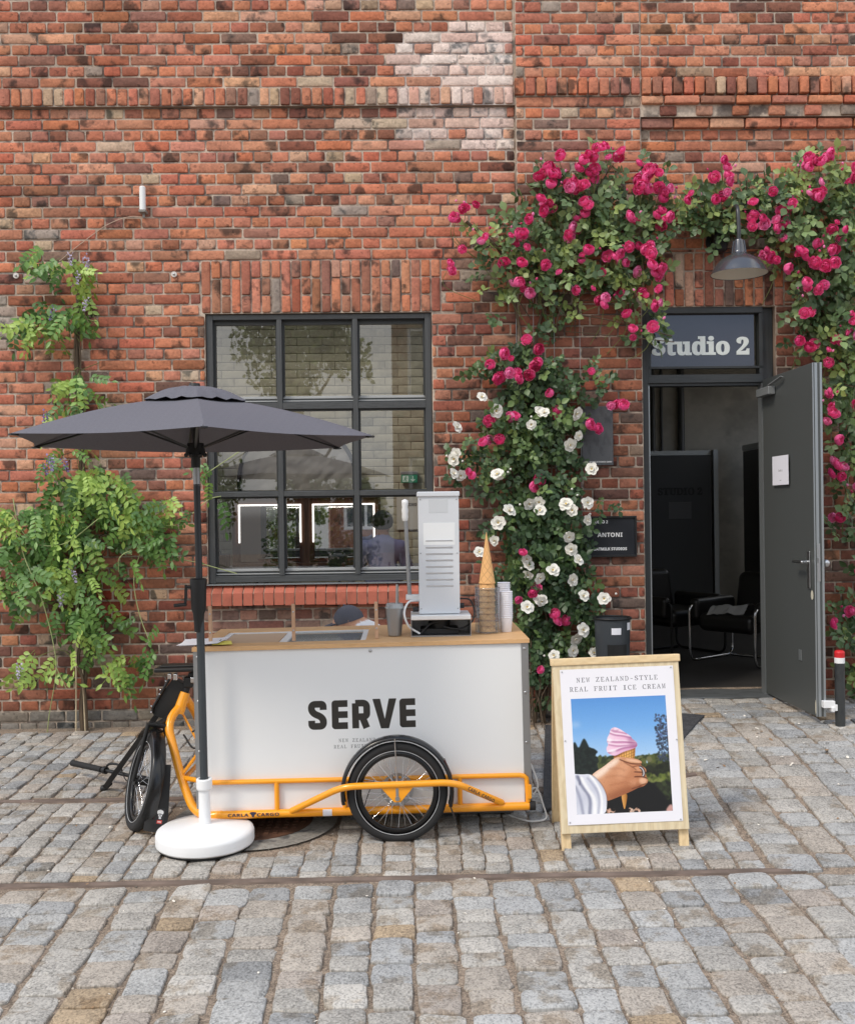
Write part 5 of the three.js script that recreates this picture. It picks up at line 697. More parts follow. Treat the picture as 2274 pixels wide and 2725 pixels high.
const PINK_ARCH = [[0.38, 3.54], [0.42, 3.57], [0.45, 3.59], [0.51, 3.59], [0.37, 3.53], [1.05, 3.78], [1.19, 3.73], [1.25, 3.74], [1.20, 3.70], [1.15, 3.76], [1.65, 3.75], [1.67, 3.73], [1.64, 3.70], [1.70, 3.70], [1.79, 3.72], [1.83, 3.70], [1.81, 3.65], [0.96, 3.63], [1.04, 3.60], [0.98, 3.55], [0.87, 3.49], [1.29, 3.64], [1.28, 3.58], [1.27, 3.54], [1.57, 3.51], [1.80, 3.56], [1.77, 3.52], [1.84, 3.50], [1.80, 3.46], [1.18, 3.45], [1.14, 3.38], [1.16, 3.39], [0.75, 3.39], [0.80, 3.38], [0.83, 3.39], [0.55, 3.34], [0.57, 3.36], [0.40, 3.27], [0.33, 3.20], [0.35, 3.17], [0.85, 3.29], [0.99, 3.24], [0.71, 3.21], [0.81, 3.19], [0.97, 3.17], [1.07, 3.14], [1.24, 3.25], [1.25, 3.23], [1.42, 3.25], [1.46, 3.23], [1.50, 3.25], [1.54, 3.20], [1.56, 3.30], [1.58, 3.31], [1.64, 3.31], [1.67, 3.27], [1.71, 3.31], [1.75, 3.30], [1.64, 3.15], [1.71, 3.16], [1.78, 3.14], [1.37, 3.12], [0.76, 3.08], [0.81, 3.07], [0.84, 3.02], [1.19, 3.02], [1.20, 3.00], [1.31, 3.02], [1.52, 3.00], [1.67, 2.99], [1.75, 3.00], [1.39, 2.94], [1.39, 2.90], [1.73, 2.89], [1.55, 2.86], [1.58, 2.73], [1.72, 2.74], [1.35, 3.99], [1.42, 4.01], [1.51, 3.96], [1.42, 3.91], [1.02, 3.87], [1.09, 3.92], [1.08, 3.84], [0.99, 3.84], [1.04, 3.80], [1.25, 3.90], [1.32, 3.92], [1.23, 3.85], [1.33, 3.85], [1.30, 3.82], [1.25, 3.73], [1.18, 3.75], [1.19, 3.71], [1.67, 3.90], [1.76, 3.87], [1.71, 3.82], [1.76, 3.80], [1.68, 3.77], [1.64, 3.71], [1.70, 3.71], [1.81, 3.72], [1.86, 3.71], [1.82, 3.68]];
const PINK_DOOR = [[2.21, 3.87], [2.16, 3.77], [2.28, 3.81], [2.28, 3.76], [1.99, 3.66], [2.23, 3.65], [2.13, 3.60], [2.83, 3.91], [2.82, 3.87], [2.89, 3.87], [2.95, 3.93], [2.97, 3.92], [3.13, 3.82], [3.14, 3.77], [2.91, 3.73], [2.82, 3.66], [2.86, 3.64], [2.89, 3.66], [2.55, 3.67], [2.42, 3.61], [2.44, 3.53], [2.42, 3.50], [2.47, 3.48], [2.50, 3.46], [2.68, 3.57], [2.68, 3.54], [2.58, 3.49], [2.65, 3.47], [2.59, 3.43], [3.00, 3.45], [3.04, 3.39], [3.08, 3.48], [2.40, 3.43], [2.66, 3.37], [2.51, 3.24], [2.53, 3.21], [2.57, 3.20], [2.75, 3.26], [2.78, 3.23], [2.73, 3.25], [2.96, 3.27], [3.01, 3.30], [2.86, 3.31], [2.84, 3.18], [2.88, 3.18], [2.92, 3.15], [2.97, 3.17], [2.65, 3.14], [2.78, 3.04], [2.85, 3.00], [2.89, 3.02], [3.15, 2.91], [2.81, 2.85], [2.75, 2.82], [3.07, 2.81], [3.08, 2.76], [3.03, 2.65], [3.12, 2.67], [2.73, 2.64], [2.81, 2.59], [2.93, 2.58], [2.95, 2.50], [3.15, 2.52], [2.96, 2.27], [2.97, 2.18], [2.95, 2.08], [2.99, 1.96], [3.12, 2.19], [3.13, 2.14], [3.00, 1.81], [3.01, 1.78], [2.97, 1.72], [3.12, 1.62], [2.95, 1.41], [2.98, 1.41], [3.12, 1.03], [3.10, 0.75], [2.95, 0.70]];
const PINK_POST = [[0.85, 2.67], [0.69, 2.57], [0.93, 2.59], [0.92, 2.50], [0.60, 2.50], [0.67, 2.42], [0.72, 2.44], [0.79, 2.40], [0.86, 2.42], [0.78, 2.43], [1.29, 2.44], [1.00, 2.29], [1.04, 2.16], [0.74, 2.14], [0.59, 2.11], [0.56, 2.11], [0.65, 1.98], [0.58, 1.98], [1.28, 2.08], [1.35, 2.06], [1.32, 2.05], [1.43, 2.20], [1.45, 2.22], [0.45, 1.76], [0.47, 1.74], [0.93, 1.69], [0.80, 1.21], [0.86, 0.93], [0.77, 0.88], [1.01, 0.78], [0.93, 1.70], [1.01, 0.78], [1.10, 0.72], [0.91, 0.40]];
const WHITE_POST = [[0.53, 2.27], [0.36, 2.07], [0.63, 2.18], [0.93, 2.17], [0.96, 2.16], [0.87, 2.08], [1.17, 2.15], [1.19, 2.00], [1.13, 1.94], [0.35, 1.89], [0.34, 1.85], [0.33, 1.75], [0.38, 1.74], [1.28, 1.77], [0.63, 1.74], [0.64, 1.74], [0.85, 1.54], [0.92, 1.55], [0.92, 1.49], [0.71, 1.49], [0.64, 1.41], [0.61, 1.29], [0.50, 1.21], [0.83, 1.16], [0.84, 1.11], [0.84, 1.05], [0.91, 1.03], [1.00, 1.08], [0.92, 0.87], [0.82, 0.83], [1.10, 1.53], [1.14, 1.49], [1.24, 1.54], [1.25, 1.42], [1.11, 1.31], [1.14, 1.22], [1.17, 1.15], [1.01, 1.08], [1.14, 1.01], [1.21, 0.90], [1.35, 0.88], [0.92, 0.87], [1.20, 0.67], [1.16, 0.60], [1.00, 0.50], [1.14, 0.52], [1.29, 0.50]];
const LILAC = [[-2.27, 3.26], [-2.17, 3.24], [-2.21, 3.13], [-2.38, 2.89], [-2.16, 2.95], [-2.44, 2.18], [-2.42, 1.88], [-2.33, 1.85], [-2.46, 1.83], [-2.28, 1.10], [-2.36, 0.93], [-2.64, 0.45]];
const ARCH_LEAVES = [[0.61, 3.47, 0.19, 0.12, 0.50], [0.88, 3.37, 0.27, 0.19, 1.00], [1.02, 3.57, 0.17, 0.14, 0.70], [1.23, 3.57, 0.27, 0.21, 1.00], [1.23, 3.78, 0.24, 0.17, 0.35], [1.40, 3.26, 0.34, 0.21, 1.00], [1.05, 3.20, 0.24, 0.17, 0.90], [1.60, 3.43, 0.24, 0.19, 0.90], [1.47, 3.61, 0.21, 0.21, 0.90], [1.74, 3.29, 0.10, 0.21, 0.70], [1.60, 2.98, 0.15, 0.17, 0.80], [1.74, 2.74, 0.10, 0.17, 0.80], [1.40, 3.85, 0.14, 0.17, 0.30], [0.57, 3.13, 0.21, 0.17, 0.25], [0.74, 2.96, 0.21, 0.14, 0.25], [1.05, 2.96, 0.14, 0.21, 0.50], [1.71, 3.78, 0.14, 0.17, 0.30], [0.95, 3.81, 0.17, 0.15, 0.20]];
const DOOR_LEAVES = [[1.92, 3.55, 0.19, 0.12, 0.60], [2.09, 3.60, 0.21, 0.15, 0.80], [2.23, 3.50, 0.15, 0.14, 0.80], [2.44, 3.63, 0.21, 0.15, 0.80], [2.27, 3.77, 0.14, 0.10, 0.35], [2.68, 3.60, 0.27, 0.19, 1.00], [2.96, 3.63, 0.24, 0.24, 0.90], [2.75, 3.35, 0.21, 0.17, 0.90], [3.03, 3.25, 0.21, 0.24, 0.90], [3.17, 3.49, 0.14, 0.31, 0.80], [3.02, 3.01, 0.21, 0.24, 1.00], [3.12, 2.70, 0.17, 0.27, 1.00], [2.95, 2.70, 0.17, 0.21, 0.70], [2.88, 2.87, 0.14, 0.14, 0.60], [2.89, 3.80, 0.21, 0.17, 0.30], [3.17, 3.77, 0.14, 0.21, 0.30], [3.08, 2.35, 0.10, 0.24, 0.90], [3.12, 2.11, 0.14, 0.21, 0.90], [3.15, 1.80, 0.10, 0.21, 0.60], [3.09, 1.42, 0.12, 0.21, 0.50], [3.16, 1.10, 0.07, 0.21, 0.50], [3.08, 0.72, 0.12, 0.15, 0.80], [3.14, 0.48, 0.08, 0.21, 0.90], [3.14, 0.21, 0.06, 0.17, 0.70]];
const POST_LEAVES = [[0.90, 2.61, 0.14, 0.12, 0.60], [0.90, 2.44, 0.26, 0.14, 0.90], [0.59, 2.51, 0.14, 0.09, 0.30], [0.97, 2.23, 0.27, 0.21, 1.00], [0.80, 2.10, 0.31, 0.17, 0.90], [0.95, 1.93, 0.26, 0.21, 1.00], [0.55, 1.79, 0.19, 0.14, 0.80], [0.38, 1.79, 0.10, 0.12, 0.40], [0.96, 1.65, 0.27, 0.21, 1.00], [0.85, 1.45, 0.27, 0.17, 0.90], [1.08, 1.44, 0.19, 0.19, 1.00], [0.97, 1.27, 0.27, 0.21, 1.00], [0.92, 1.03, 0.31, 0.21, 1.00], [1.14, 0.96, 0.16, 0.21, 0.90], [1.02, 0.76, 0.31, 0.21, 1.00], [1.24, 0.65, 0.14, 0.12, 0.80], [1.40, 0.56, 0.10, 0.06, 0.50], [0.98, 0.55, 0.14, 0.17, 1.00], [0.94, 0.31, 0.10, 0.24, 0.80], [1.31, 2.37, 0.10, 0.15, 0.70], [1.38, 1.54, 0.09, 0.06, 0.50], [1.08, 0.51, 0.27, 0.10, 0.90], [0.46, 2.48, 0.10, 0.07, 0.30], [0.70, 2.75, 0.17, 0.10, 0.15]];
const VINE_LEAVES = [[-2.36, 3.27, 0.26, 0.11, 0.90], [-2.22, 3.18, 0.14, 0.12, 0.80], [-2.44, 2.90, 0.26, 0.13, 0.90], [-2.60, 2.85, 0.14, 0.09, 0.60], [-2.24, 2.88, 0.14, 0.09, 0.70], [-2.27, 2.47, 0.14, 0.12, 0.90], [-2.22, 2.27, 0.15, 0.12, 0.90], [-2.37, 2.18, 0.12, 0.09, 0.60], [-2.31, 1.86, 0.19, 0.14, 0.90], [-2.17, 1.72, 0.27, 0.15, 1.00], [-2.38, 1.52, 0.34, 0.17, 1.00], [-2.04, 1.58, 0.31, 0.15, 1.00], [-1.77, 1.51, 0.21, 0.14, 0.90], [-1.67, 1.34, 0.12, 0.10, 0.70], [-2.62, 1.39, 0.24, 0.21, 1.00], [-2.65, 1.12, 0.22, 0.21, 1.00], [-2.38, 1.25, 0.27, 0.21, 1.00], [-2.18, 1.01, 0.14, 0.21, 0.90], [-2.39, 0.94, 0.21, 0.14, 0.80], [-2.01, 1.24, 0.21, 0.09, 0.60], [-2.15, 0.67, 0.10, 0.14, 0.70], [-2.53, 0.47, 0.15, 0.10, 0.70], [-1.85, 0.49, 0.21, 0.10, 0.80], [-1.71, 0.73, 0.09, 0.07, 0.30], [-1.28, 1.64, 0.10, 0.06, 0.40], [-1.38, 1.78, 0.09, 0.09, 0.50], [-1.98, 0.80, 0.14, 0.09, 0.40], [-2.79, 3.19, 0.07, 0.05, 0.50], [-2.78, 1.52, 0.10, 0.14, 0.60], [-1.87, 1.34, 0.14, 0.10, 0.60], [-2.32, 0.70, 0.14, 0.14, 0.60]];
// ---------------------------------------------------------------- climbing plants: leaf sprays, flowers, stems
function leaflet(l, w, fold = 0.25) { // an ovate leaflet along +y, folded on its midrib
  const P = [[0, 0, 0], [-w * 0.42, l * 0.28, fold * w * 0.4], [-w * 0.5, l * 0.55, fold * w * 0.5], [-w * 0.26, l * 0.82, fold * w * 0.25], [0, l, -0.04 * l], [w * 0.26, l * 0.82, fold * w * 0.25], [w * 0.5, l * 0.55, fold * w * 0.5], [w * 0.42, l * 0.28, fold * w * 0.4], [0, l * 0.45, 0.02 * l]];
  const g = new THREE.BufferGeometry(); g.setAttribute('position', new THREE.Float32BufferAttribute(P.flat(), 3)); g.setAttribute('uv', new THREE.Float32BufferAttribute(P.flatMap(([x, y]) => [x / w + 0.5, y / l]), 2)); const id = []; for (let i = 0; i < 8; i++) id.push(8, (i + 1) % 8, i); g.setIndex(id); g.computeVertexNormals(); return g;
}
const E3 = (x, y, z) => new THREE.Euler(x, y, z), at4 = (p, e, s = 1) => new THREE.Matrix4().compose(p, new THREE.Quaternion().setFromEuler(e), V(s, s, s));
function roseSpray() { // five leaflets on a stalk
  const gs = [bar(V(0, 0, 0), V(0, 0.075, -0.004), 0.0016, 0.0016)], L = (y, a, s) => gs.push(leaflet(0.044 * s * rr(0.9, 1.1), 0.031 * s, rr(0.05, 0.5)).applyMatrix4(at4(V(0, y, 0), E3(rr(-0.4, 0.25), rr(-0.5, 0.5), a))));
  L(0.07, 0, 1.1); for (const s of [-1, 1]) { L(0.055, s * rr(0.9, 1.3), 0.95); L(0.025, s * rr(1.0, 1.4), 0.8); } return merge(gs);
}
function vineSpray(droop) { // a pinnate leaf of eleven leaflets
  const gs = [], n = 5, len = 0.2, pos = (t) => V(0, len * t, -droop * t * t * 0.1); gs.push(soft([pos(0), pos(0.5), pos(1)], 0.0012, 5, 4));
  for (let k = 0; k < n; k++) for (const s of [-1, 1]) { const t = 0.18 + 0.75 * k / n; gs.push(leaflet(0.055 * rr(0.85, 1.1) * (1 - 0.15 * Math.abs(t - 0.5)), 0.028, rr(0.05, 0.4)).applyMatrix4(at4(pos(t), E3(rr(-0.5, 0.1) - droop * t * 0.3, rr(-0.3, 0.3), s * rr(0.8, 1.15))))); }
  gs.push(leaflet(0.06, 0.024).applyMatrix4(at4(pos(1), E3(-droop * 0.4, 0, 0)))); return merge(gs);
}
const leafMat = (c, t = 0.25) => phys({ color: c, roughness: 0.45, transmission: t, thickness: 0, specularIntensity: 0.9 });
function foliage(plant, blobs, sprays, colours, perM2, depth, scale, hang) {
  const specs = [];
  for (const [bx, by, rx, ry, dens] of blobs) { const n = Math.round(Math.PI * rx * ry * perM2 * dens); for (let k = 0; k < n; k++) {
    const a = rr(0, 6.2832), r = Math.sqrt(rnd()) * (rnd() < 0.12 ? 1.25 : 1), x = bx + Math.cos(a) * r * rx, y = by + Math.sin(a) * r * ry, clump = wn(x, y, 9, 20); if (clump < 0.4 && rnd() < 0.75) continue;
    const z = 0.07 + depth * Math.sqrt(Math.max(0, 1 - r * r * 0.7)) * Math.pow(rnd(), 0.7) * (0.5 + dens * 0.5); specs.push({ x, y, z, e: E3(rr(-0.9, 0.35), rr(-0.9, 0.9), hang ? Math.PI + rr(-1.3, 1.3) : rr(0, 6.28)), s: scale * rr(0.75, 1.2), c: Math.floor(rnd() * rnd() * colours.length), g: Math.floor(rnd() * sprays.length), young: wn(x, y, 5, 33) > 0.55 }); } }
  for (const s of specs) if (s.young && rnd() < 0.7) s.c = colours.length - 1 - Math.floor(rnd() * 2);
  specs.sort((a, b) => b.z * b.s - a.z * a.s); const mats = colours.map((c) => leafMat(c)), rest = sprays.map(() => []);
  specs.forEach((s, i) => { const m = at4(V(s.x, s.y, s.z), s.e, s.s); if (i < 300) { const o = mesh('leaf', sprays[s.g], mats[s.c], plant); o.applyMatrix4(m); } else rest[s.g].push([m, s.c]); });
  rest.forEach((list, g) => { if (!list.length) return; const im = new THREE.InstancedMesh(sprays[g], leafMat(0xffffff), list.length); list.forEach(([m, c], i) => { im.setMatrixAt(i, m); im.setColorAt(i, colours[c]); }); im.name = 'leaf'; im.userData.kind = 'stuff'; plant.add(im); });
}
function petal(l, w, cup, roll) { const g = new THREE.PlaneGeometry(1, 1, 3, 3), p = g.attributes.position; for (let i = 0; i < p.count; i++) { const u = p.getX(i) * 2, v = p.getY(i) + 0.5, ww = w * Math.sin(Math.PI * (0.16 + 0.62 * v)) ; p.setXYZ(i, u * 0.5 * ww, v * l * (1 - 0.12 * u * u), cup * (u * u * w * 0.35) + roll * l * v * v * -0.35); } g.computeVertexNormals(); return g; }
function roseHead(seed, wide) { // a full globe of overlapping cupped petals facing +z
  const q = mulberry(seed), gs = []; for (const [n, R, lip, flare, arc] of [[3, 0.34, 0.25, 0, 2.4], [4, 0.52, 0.5, 0.05, 1.9], [5, 0.7, 0.75, 0.12, 1.6], [6, 0.88, 1.0, 0.2, 1.35], [6, 1.0, 1.3, 0.28, 1.3]]) for (let k = 0; k < n; k++) {
    const a0 = (k + q() * 0.4) / n * 6.2832 + R * 5, g = new THREE.PlaneGeometry(1, 1, 4, 4), p = g.attributes.position, top = lip * wide * (0.85 + q() * 0.3), wob = q() * 6;
    for (let i = 0; i < p.count; i++) { const u = p.getX(i) * 2, v = p.getY(i) + 0.5, az = a0 + u * arc / 2 * (0.55 + 0.45 * Math.sin(Math.PI * (0.15 + 0.7 * v))), ph = mix(2.5, top + 0.22 * u * u, v), rad = R * (1 + flare * v * v * v + 0.05 * Math.sin(u * 4 + wob) * v); p.setXYZ(i, rad * Math.sin(ph) * Math.cos(az), rad * Math.sin(ph) * Math.sin(az), rad * Math.cos(ph) * 0.85); }
    g.computeVertexNormals(); gs.push(g);
  }
  return merge(gs);
}
const roseHeads = [roseHead(1, 1), roseHead(2, 0.85), roseHead(3, 1.1), roseHead(4, 0.7)];
const pinks = [lin(248, 104, 172), lin(238, 76, 150), lin(252, 152, 204), lin(218, 54, 120), lin(248, 124, 188)].map((c) => phys({ color: c, roughness: 0.75, transmission: 0.35, thickness: 0 }));
function openRose(seed) { const q = mulberry(seed), gs = []; for (let k = 0; k < 6; k++) gs.push(petal(1.0 * (0.9 + q() * 0.2), 1.05, 0.35, 0.15 + q() * 0.5).applyMatrix4(new THREE.Matrix4().makeRotationX(Math.PI / 2 - (1.15 + q() * 0.3))).applyMatrix4(new THREE.Matrix4().makeRotationZ((k + q() * 0.3) * 1.047))); for (let k = 0; k < 4; k++) gs.push(petal(0.62, 0.8, 0.6, -0.1).applyMatrix4(new THREE.Matrix4().makeRotationX(Math.PI / 2 - 0.75)).applyMatrix4(new THREE.Matrix4().makeRotationZ(k * 1.57 + q()))); return merge(gs); }
const whiteHeads = [openRose(11), openRose(12), openRose(13)], whitePetal = phys({ color: lin(244, 242, 234), roughness: 0.75, transmission: 0.2, thickness: 0 }), stamens = merge(Array.from({ length: 14 }, (_, k) => rod(V(0, 0, 0.02), V(Math.cos(k * 2.4) * 0.16 * Math.sqrt(k / 14), Math.sin(k * 2.4) * 0.16 * Math.sqrt(k / 14), 0.2), 0.018, 0.03, 5))), stamenMat = std({ color: lin(226, 196, 110), roughness: 0.8 });
const sepalMat = leafMat(lin(86, 112, 62));
function pinkFlowers(plant, spots, z0, z1) { spots = [...spots, ...spots.filter(() => rnd() < 0.4).map(([x, y]) => [x + rr(-0.05, 0.05), y + rr(-0.05, 0.03)])]; for (const [x, y] of spots) { const s = 0.017 + 0.021 * Math.pow(rnd(), 0.55), z = rr(z0, z1), o = mesh('flower', roseHeads[Math.floor(rnd() * 4)], pinks[Math.floor(rnd() * rnd() * 5)], plant); o.applyMatrix4(at4(V(x + rr(-0.008, 0.008), y + rr(-0.008, 0.008), z), E3(rr(-0.9, 0.5), rr(-0.9, 0.9), rr(0, 6.28)), s)); } }
const budGeo = merge([lathe([[0.001, 1], [0.3, 0.75], [0.42, 0.35], [0.3, 0], [0.05, -0.15]], 8)]);
function buds(plant, spots) { for (const [x, y] of spots) for (let k = 0; k < 2; k++) { const o = mesh('bud', budGeo, pinks[k ? 3 : 2], plant); o.applyMatrix4(at4(V(x + rr(-0.09, 0.09), y + rr(-0.03, 0.1), rr(0.2, 0.32)), E3(rr(-0.3, 0.9), 0, rr(-0.8, 0.8)), rr(0.016, 0.024))); } }
function bough(plant, pts, r, mat, name = 'stem') { return mesh(name, soft(pts, r, Math.max(12, pts.length * 8), 6), mat, plant); }
const barkMat = std({ color: lin(122, 104, 84), map: T.bark, roughness: 0.95 }), greenStem = std({ color: lin(112, 122, 70), roughness: 0.8 }), paleStem = std({ color: lin(168, 178, 122), roughness: 0.8 });
const ROSE_GREEN = [lin(84, 110, 68), lin(98, 124, 78), lin(72, 98, 62), lin(112, 140, 86), lin(132, 156, 98), lin(150, 170, 96)], WHITE_GREEN = [lin(64, 90, 56), lin(76, 102, 64), lin(56, 80, 52), lin(92, 118, 70), lin(114, 140, 80)], VINE_GREEN = [lin(96, 136, 66), lin(82, 118, 60), lin(116, 156, 74), lin(136, 172, 82), lin(156, 188, 90), lin(172, 200, 98)];
const roseSprays = Array.from({ length: 4 }, roseSpray), vineSprays = [vineSpray(0.4), vineSpray(1), vineSpray(1.6), vineSpray(0.8)];
{
  const t = thing('climbing_rose', 'big pink climbing rose arching up the wall between window and door', 'rose');
  const y0 = ground(0.93, 0.08);
  for (const pts of [[[0.90, y0 - 0.02, 0.08], [0.93, 0.5, 0.07], [0.96, 1.2, 0.08], [0.95, 1.9, 0.07], [0.92, 2.6, 0.08], [1.03, 3.0, 0.08], [1.2, 3.3, 0.12], [1.35, 3.45, 0.15]], [[0.96, y0 - 0.02, 0.07], [1.0, 0.6, 0.06], [0.98, 1.5, 0.07], [0.9, 2.3, 0.07], [0.8, 2.9, 0.08], [0.7, 3.3, 0.12], [0.45, 3.52, 0.16]]]) bough(t, pts.map((p) => V(...p)), 0.012, barkMat);
  for (let k = 0; k < 46; k++) { const [bx, by] = ARCH_LEAVES[Math.floor(rnd() * ARCH_LEAVES.length)], sx = rr(0.9, 1.25), sy = rr(2.7, 3.4); bough(t, [V(sx, sy, 0.08), V(mix(sx, bx, 0.5), mix(sy, by, 0.5) + rr(-0.05, 0.08), 0.14), V(bx + rr(-0.15, 0.15), by + rr(-0.1, 0.12), rr(0.12, 0.26))], rr(0.002, 0.0045), rnd() < 0.5 ? greenStem : barkMat); }
  foliage(t, ARCH_LEAVES, roseSprays, ROSE_GREEN, 430, 0.24, 1.28, false); foliage(t, POST_LEAVES.slice(0, 8), roseSprays, ROSE_GREEN, 200, 0.16, 1.25, false);
  pinkFlowers(t, PINK_ARCH, 0.2, 0.34); pinkFlowers(t, PINK_POST, 0.22, 0.32); buds(t, PINK_ARCH.filter((_, i) => i % 4 === 0));
  for (const [x, y] of PINK_ARCH.filter((_, i) => i % 2 === 0)) bough(t, [V(x, y, 0.25), V(x + rr(-0.05, 0.05), y - 0.12, 0.18), V(mix(x, 1.1, 0.25), y - rr(0.2, 0.35), 0.1)], 0.0022, greenStem, 'flower_stalk');
}
{
  const t = thing('climbing_rose', 'pink climbing rose growing round the right of the doorway behind the open door', 'rose');
  for (const pts of [[[3.2, ground(3.2, 0.1) - 0.02, 0.1], [3.22, 0.8, 0.08], [3.2, 1.6, 0.1], [3.15, 2.4, 0.1], [3.05, 3.0, 0.12], [2.9, 3.5, 0.14], [2.5, 3.58, 0.14], [2.0, 3.55, 0.14]], [[3.28, ground(3.28, 0.1) - 0.02, 0.1], [3.26, 1.4, 0.07], [3.3, 2.6, 0.1], [3.15, 3.4, 0.12], [3.1, 3.8, 0.16]]]) bough(t, pts.map((p) => V(...p)), 0.012, barkMat);
  for (let k = 0; k < 40; k++) { const [bx, by] = DOOR_LEAVES[Math.floor(rnd() * DOOR_LEAVES.length)]; bough(t, [V(mix(3.1, bx, 0.3), by - rr(0.1, 0.3), 0.1), V(bx, by, 0.16), V(bx + rr(-0.15, 0.15), by + rr(-0.05, 0.2), rr(0.14, 0.28))], rr(0.002, 0.004), rnd() < 0.6 ? greenStem : barkMat); }
  foliage(t, DOOR_LEAVES, roseSprays, ROSE_GREEN, 540, 0.26, 1.35, false); pinkFlowers(t, PINK_DOOR, 0.22, 0.38); buds(t, PINK_DOOR.filter((_, i) => i % 4 === 0));
  for (const [x, y] of PINK_DOOR.filter((_, i) => i % 3 === 0)) bough(t, [V(x, y, 0.28), V(x + rr(-0.05, 0.05), y - 0.12, 0.2), V(x + rr(-0.1, 0.1), y - rr(0.2, 0.3), 0.12)], 0.0022, greenStem, 'flower_stalk');
}
{
  const t = thing('white_rose', 'dense dark green rose bush with open white flowers behind the cart', 'rose');
  for (let k = 0; k < 7; k++) { const x = rr(0.82, 1.1); bough(t, [V(x, ground(x, 0.15) - 0.02, rr(0.08, 0.2)), V(x + rr(-0.06, 0.06), 0.5, rr(0.08, 0.2)), V(x + rr(-0.12, 0.12), 1.1, 0.12), V(x + rr(-0.25, 0.25), rr(1.5, 2.3), 0.14)], rr(0.005, 0.009), barkMat); }
  for (let k = 0; k < 14; k++) { const x = rr(0.75, 1.0); bough(t, [V(x, ground(x, 0.2), rr(0.1, 0.35)), V(x + rr(-0.1, 0.1), 0.2, rr(0.1, 0.35)), V(x + rr(-0.15, 0.15), rr(0.3, 0.6), 0.15)], 0.003, barkMat, 'dry_shoot'); }
  foliage(t, POST_LEAVES, roseSprays, WHITE_GREEN, 640, 0.24, 1.15, false);
  for (const [x, y] of WHITE_POST) { const f = mesh('flower', whiteHeads[Math.floor(rnd() * 3)], whitePetal, t), s = rr(0.038, 0.054); f.applyMatrix4(at4(V(x, y, rr(0.26, 0.36)), E3(rr(-0.7, 0.5), rr(-0.7, 0.7), rr(0, 6)), s)); mesh('stamens', stamens, stamenMat, f); }
  const bud = new THREE.SphereGeometry(0.008, 8, 6); for (let k = 0; k < 26; k++) { const [x, y] = WHITE_POST[Math.floor(rnd() * WHITE_POST.length)]; mesh('bud', bud, whitePetal, t).position.set(x + rr(-0.1, 0.1), y + rr(-0.02, 0.1), rr(0.25, 0.33)); }
}
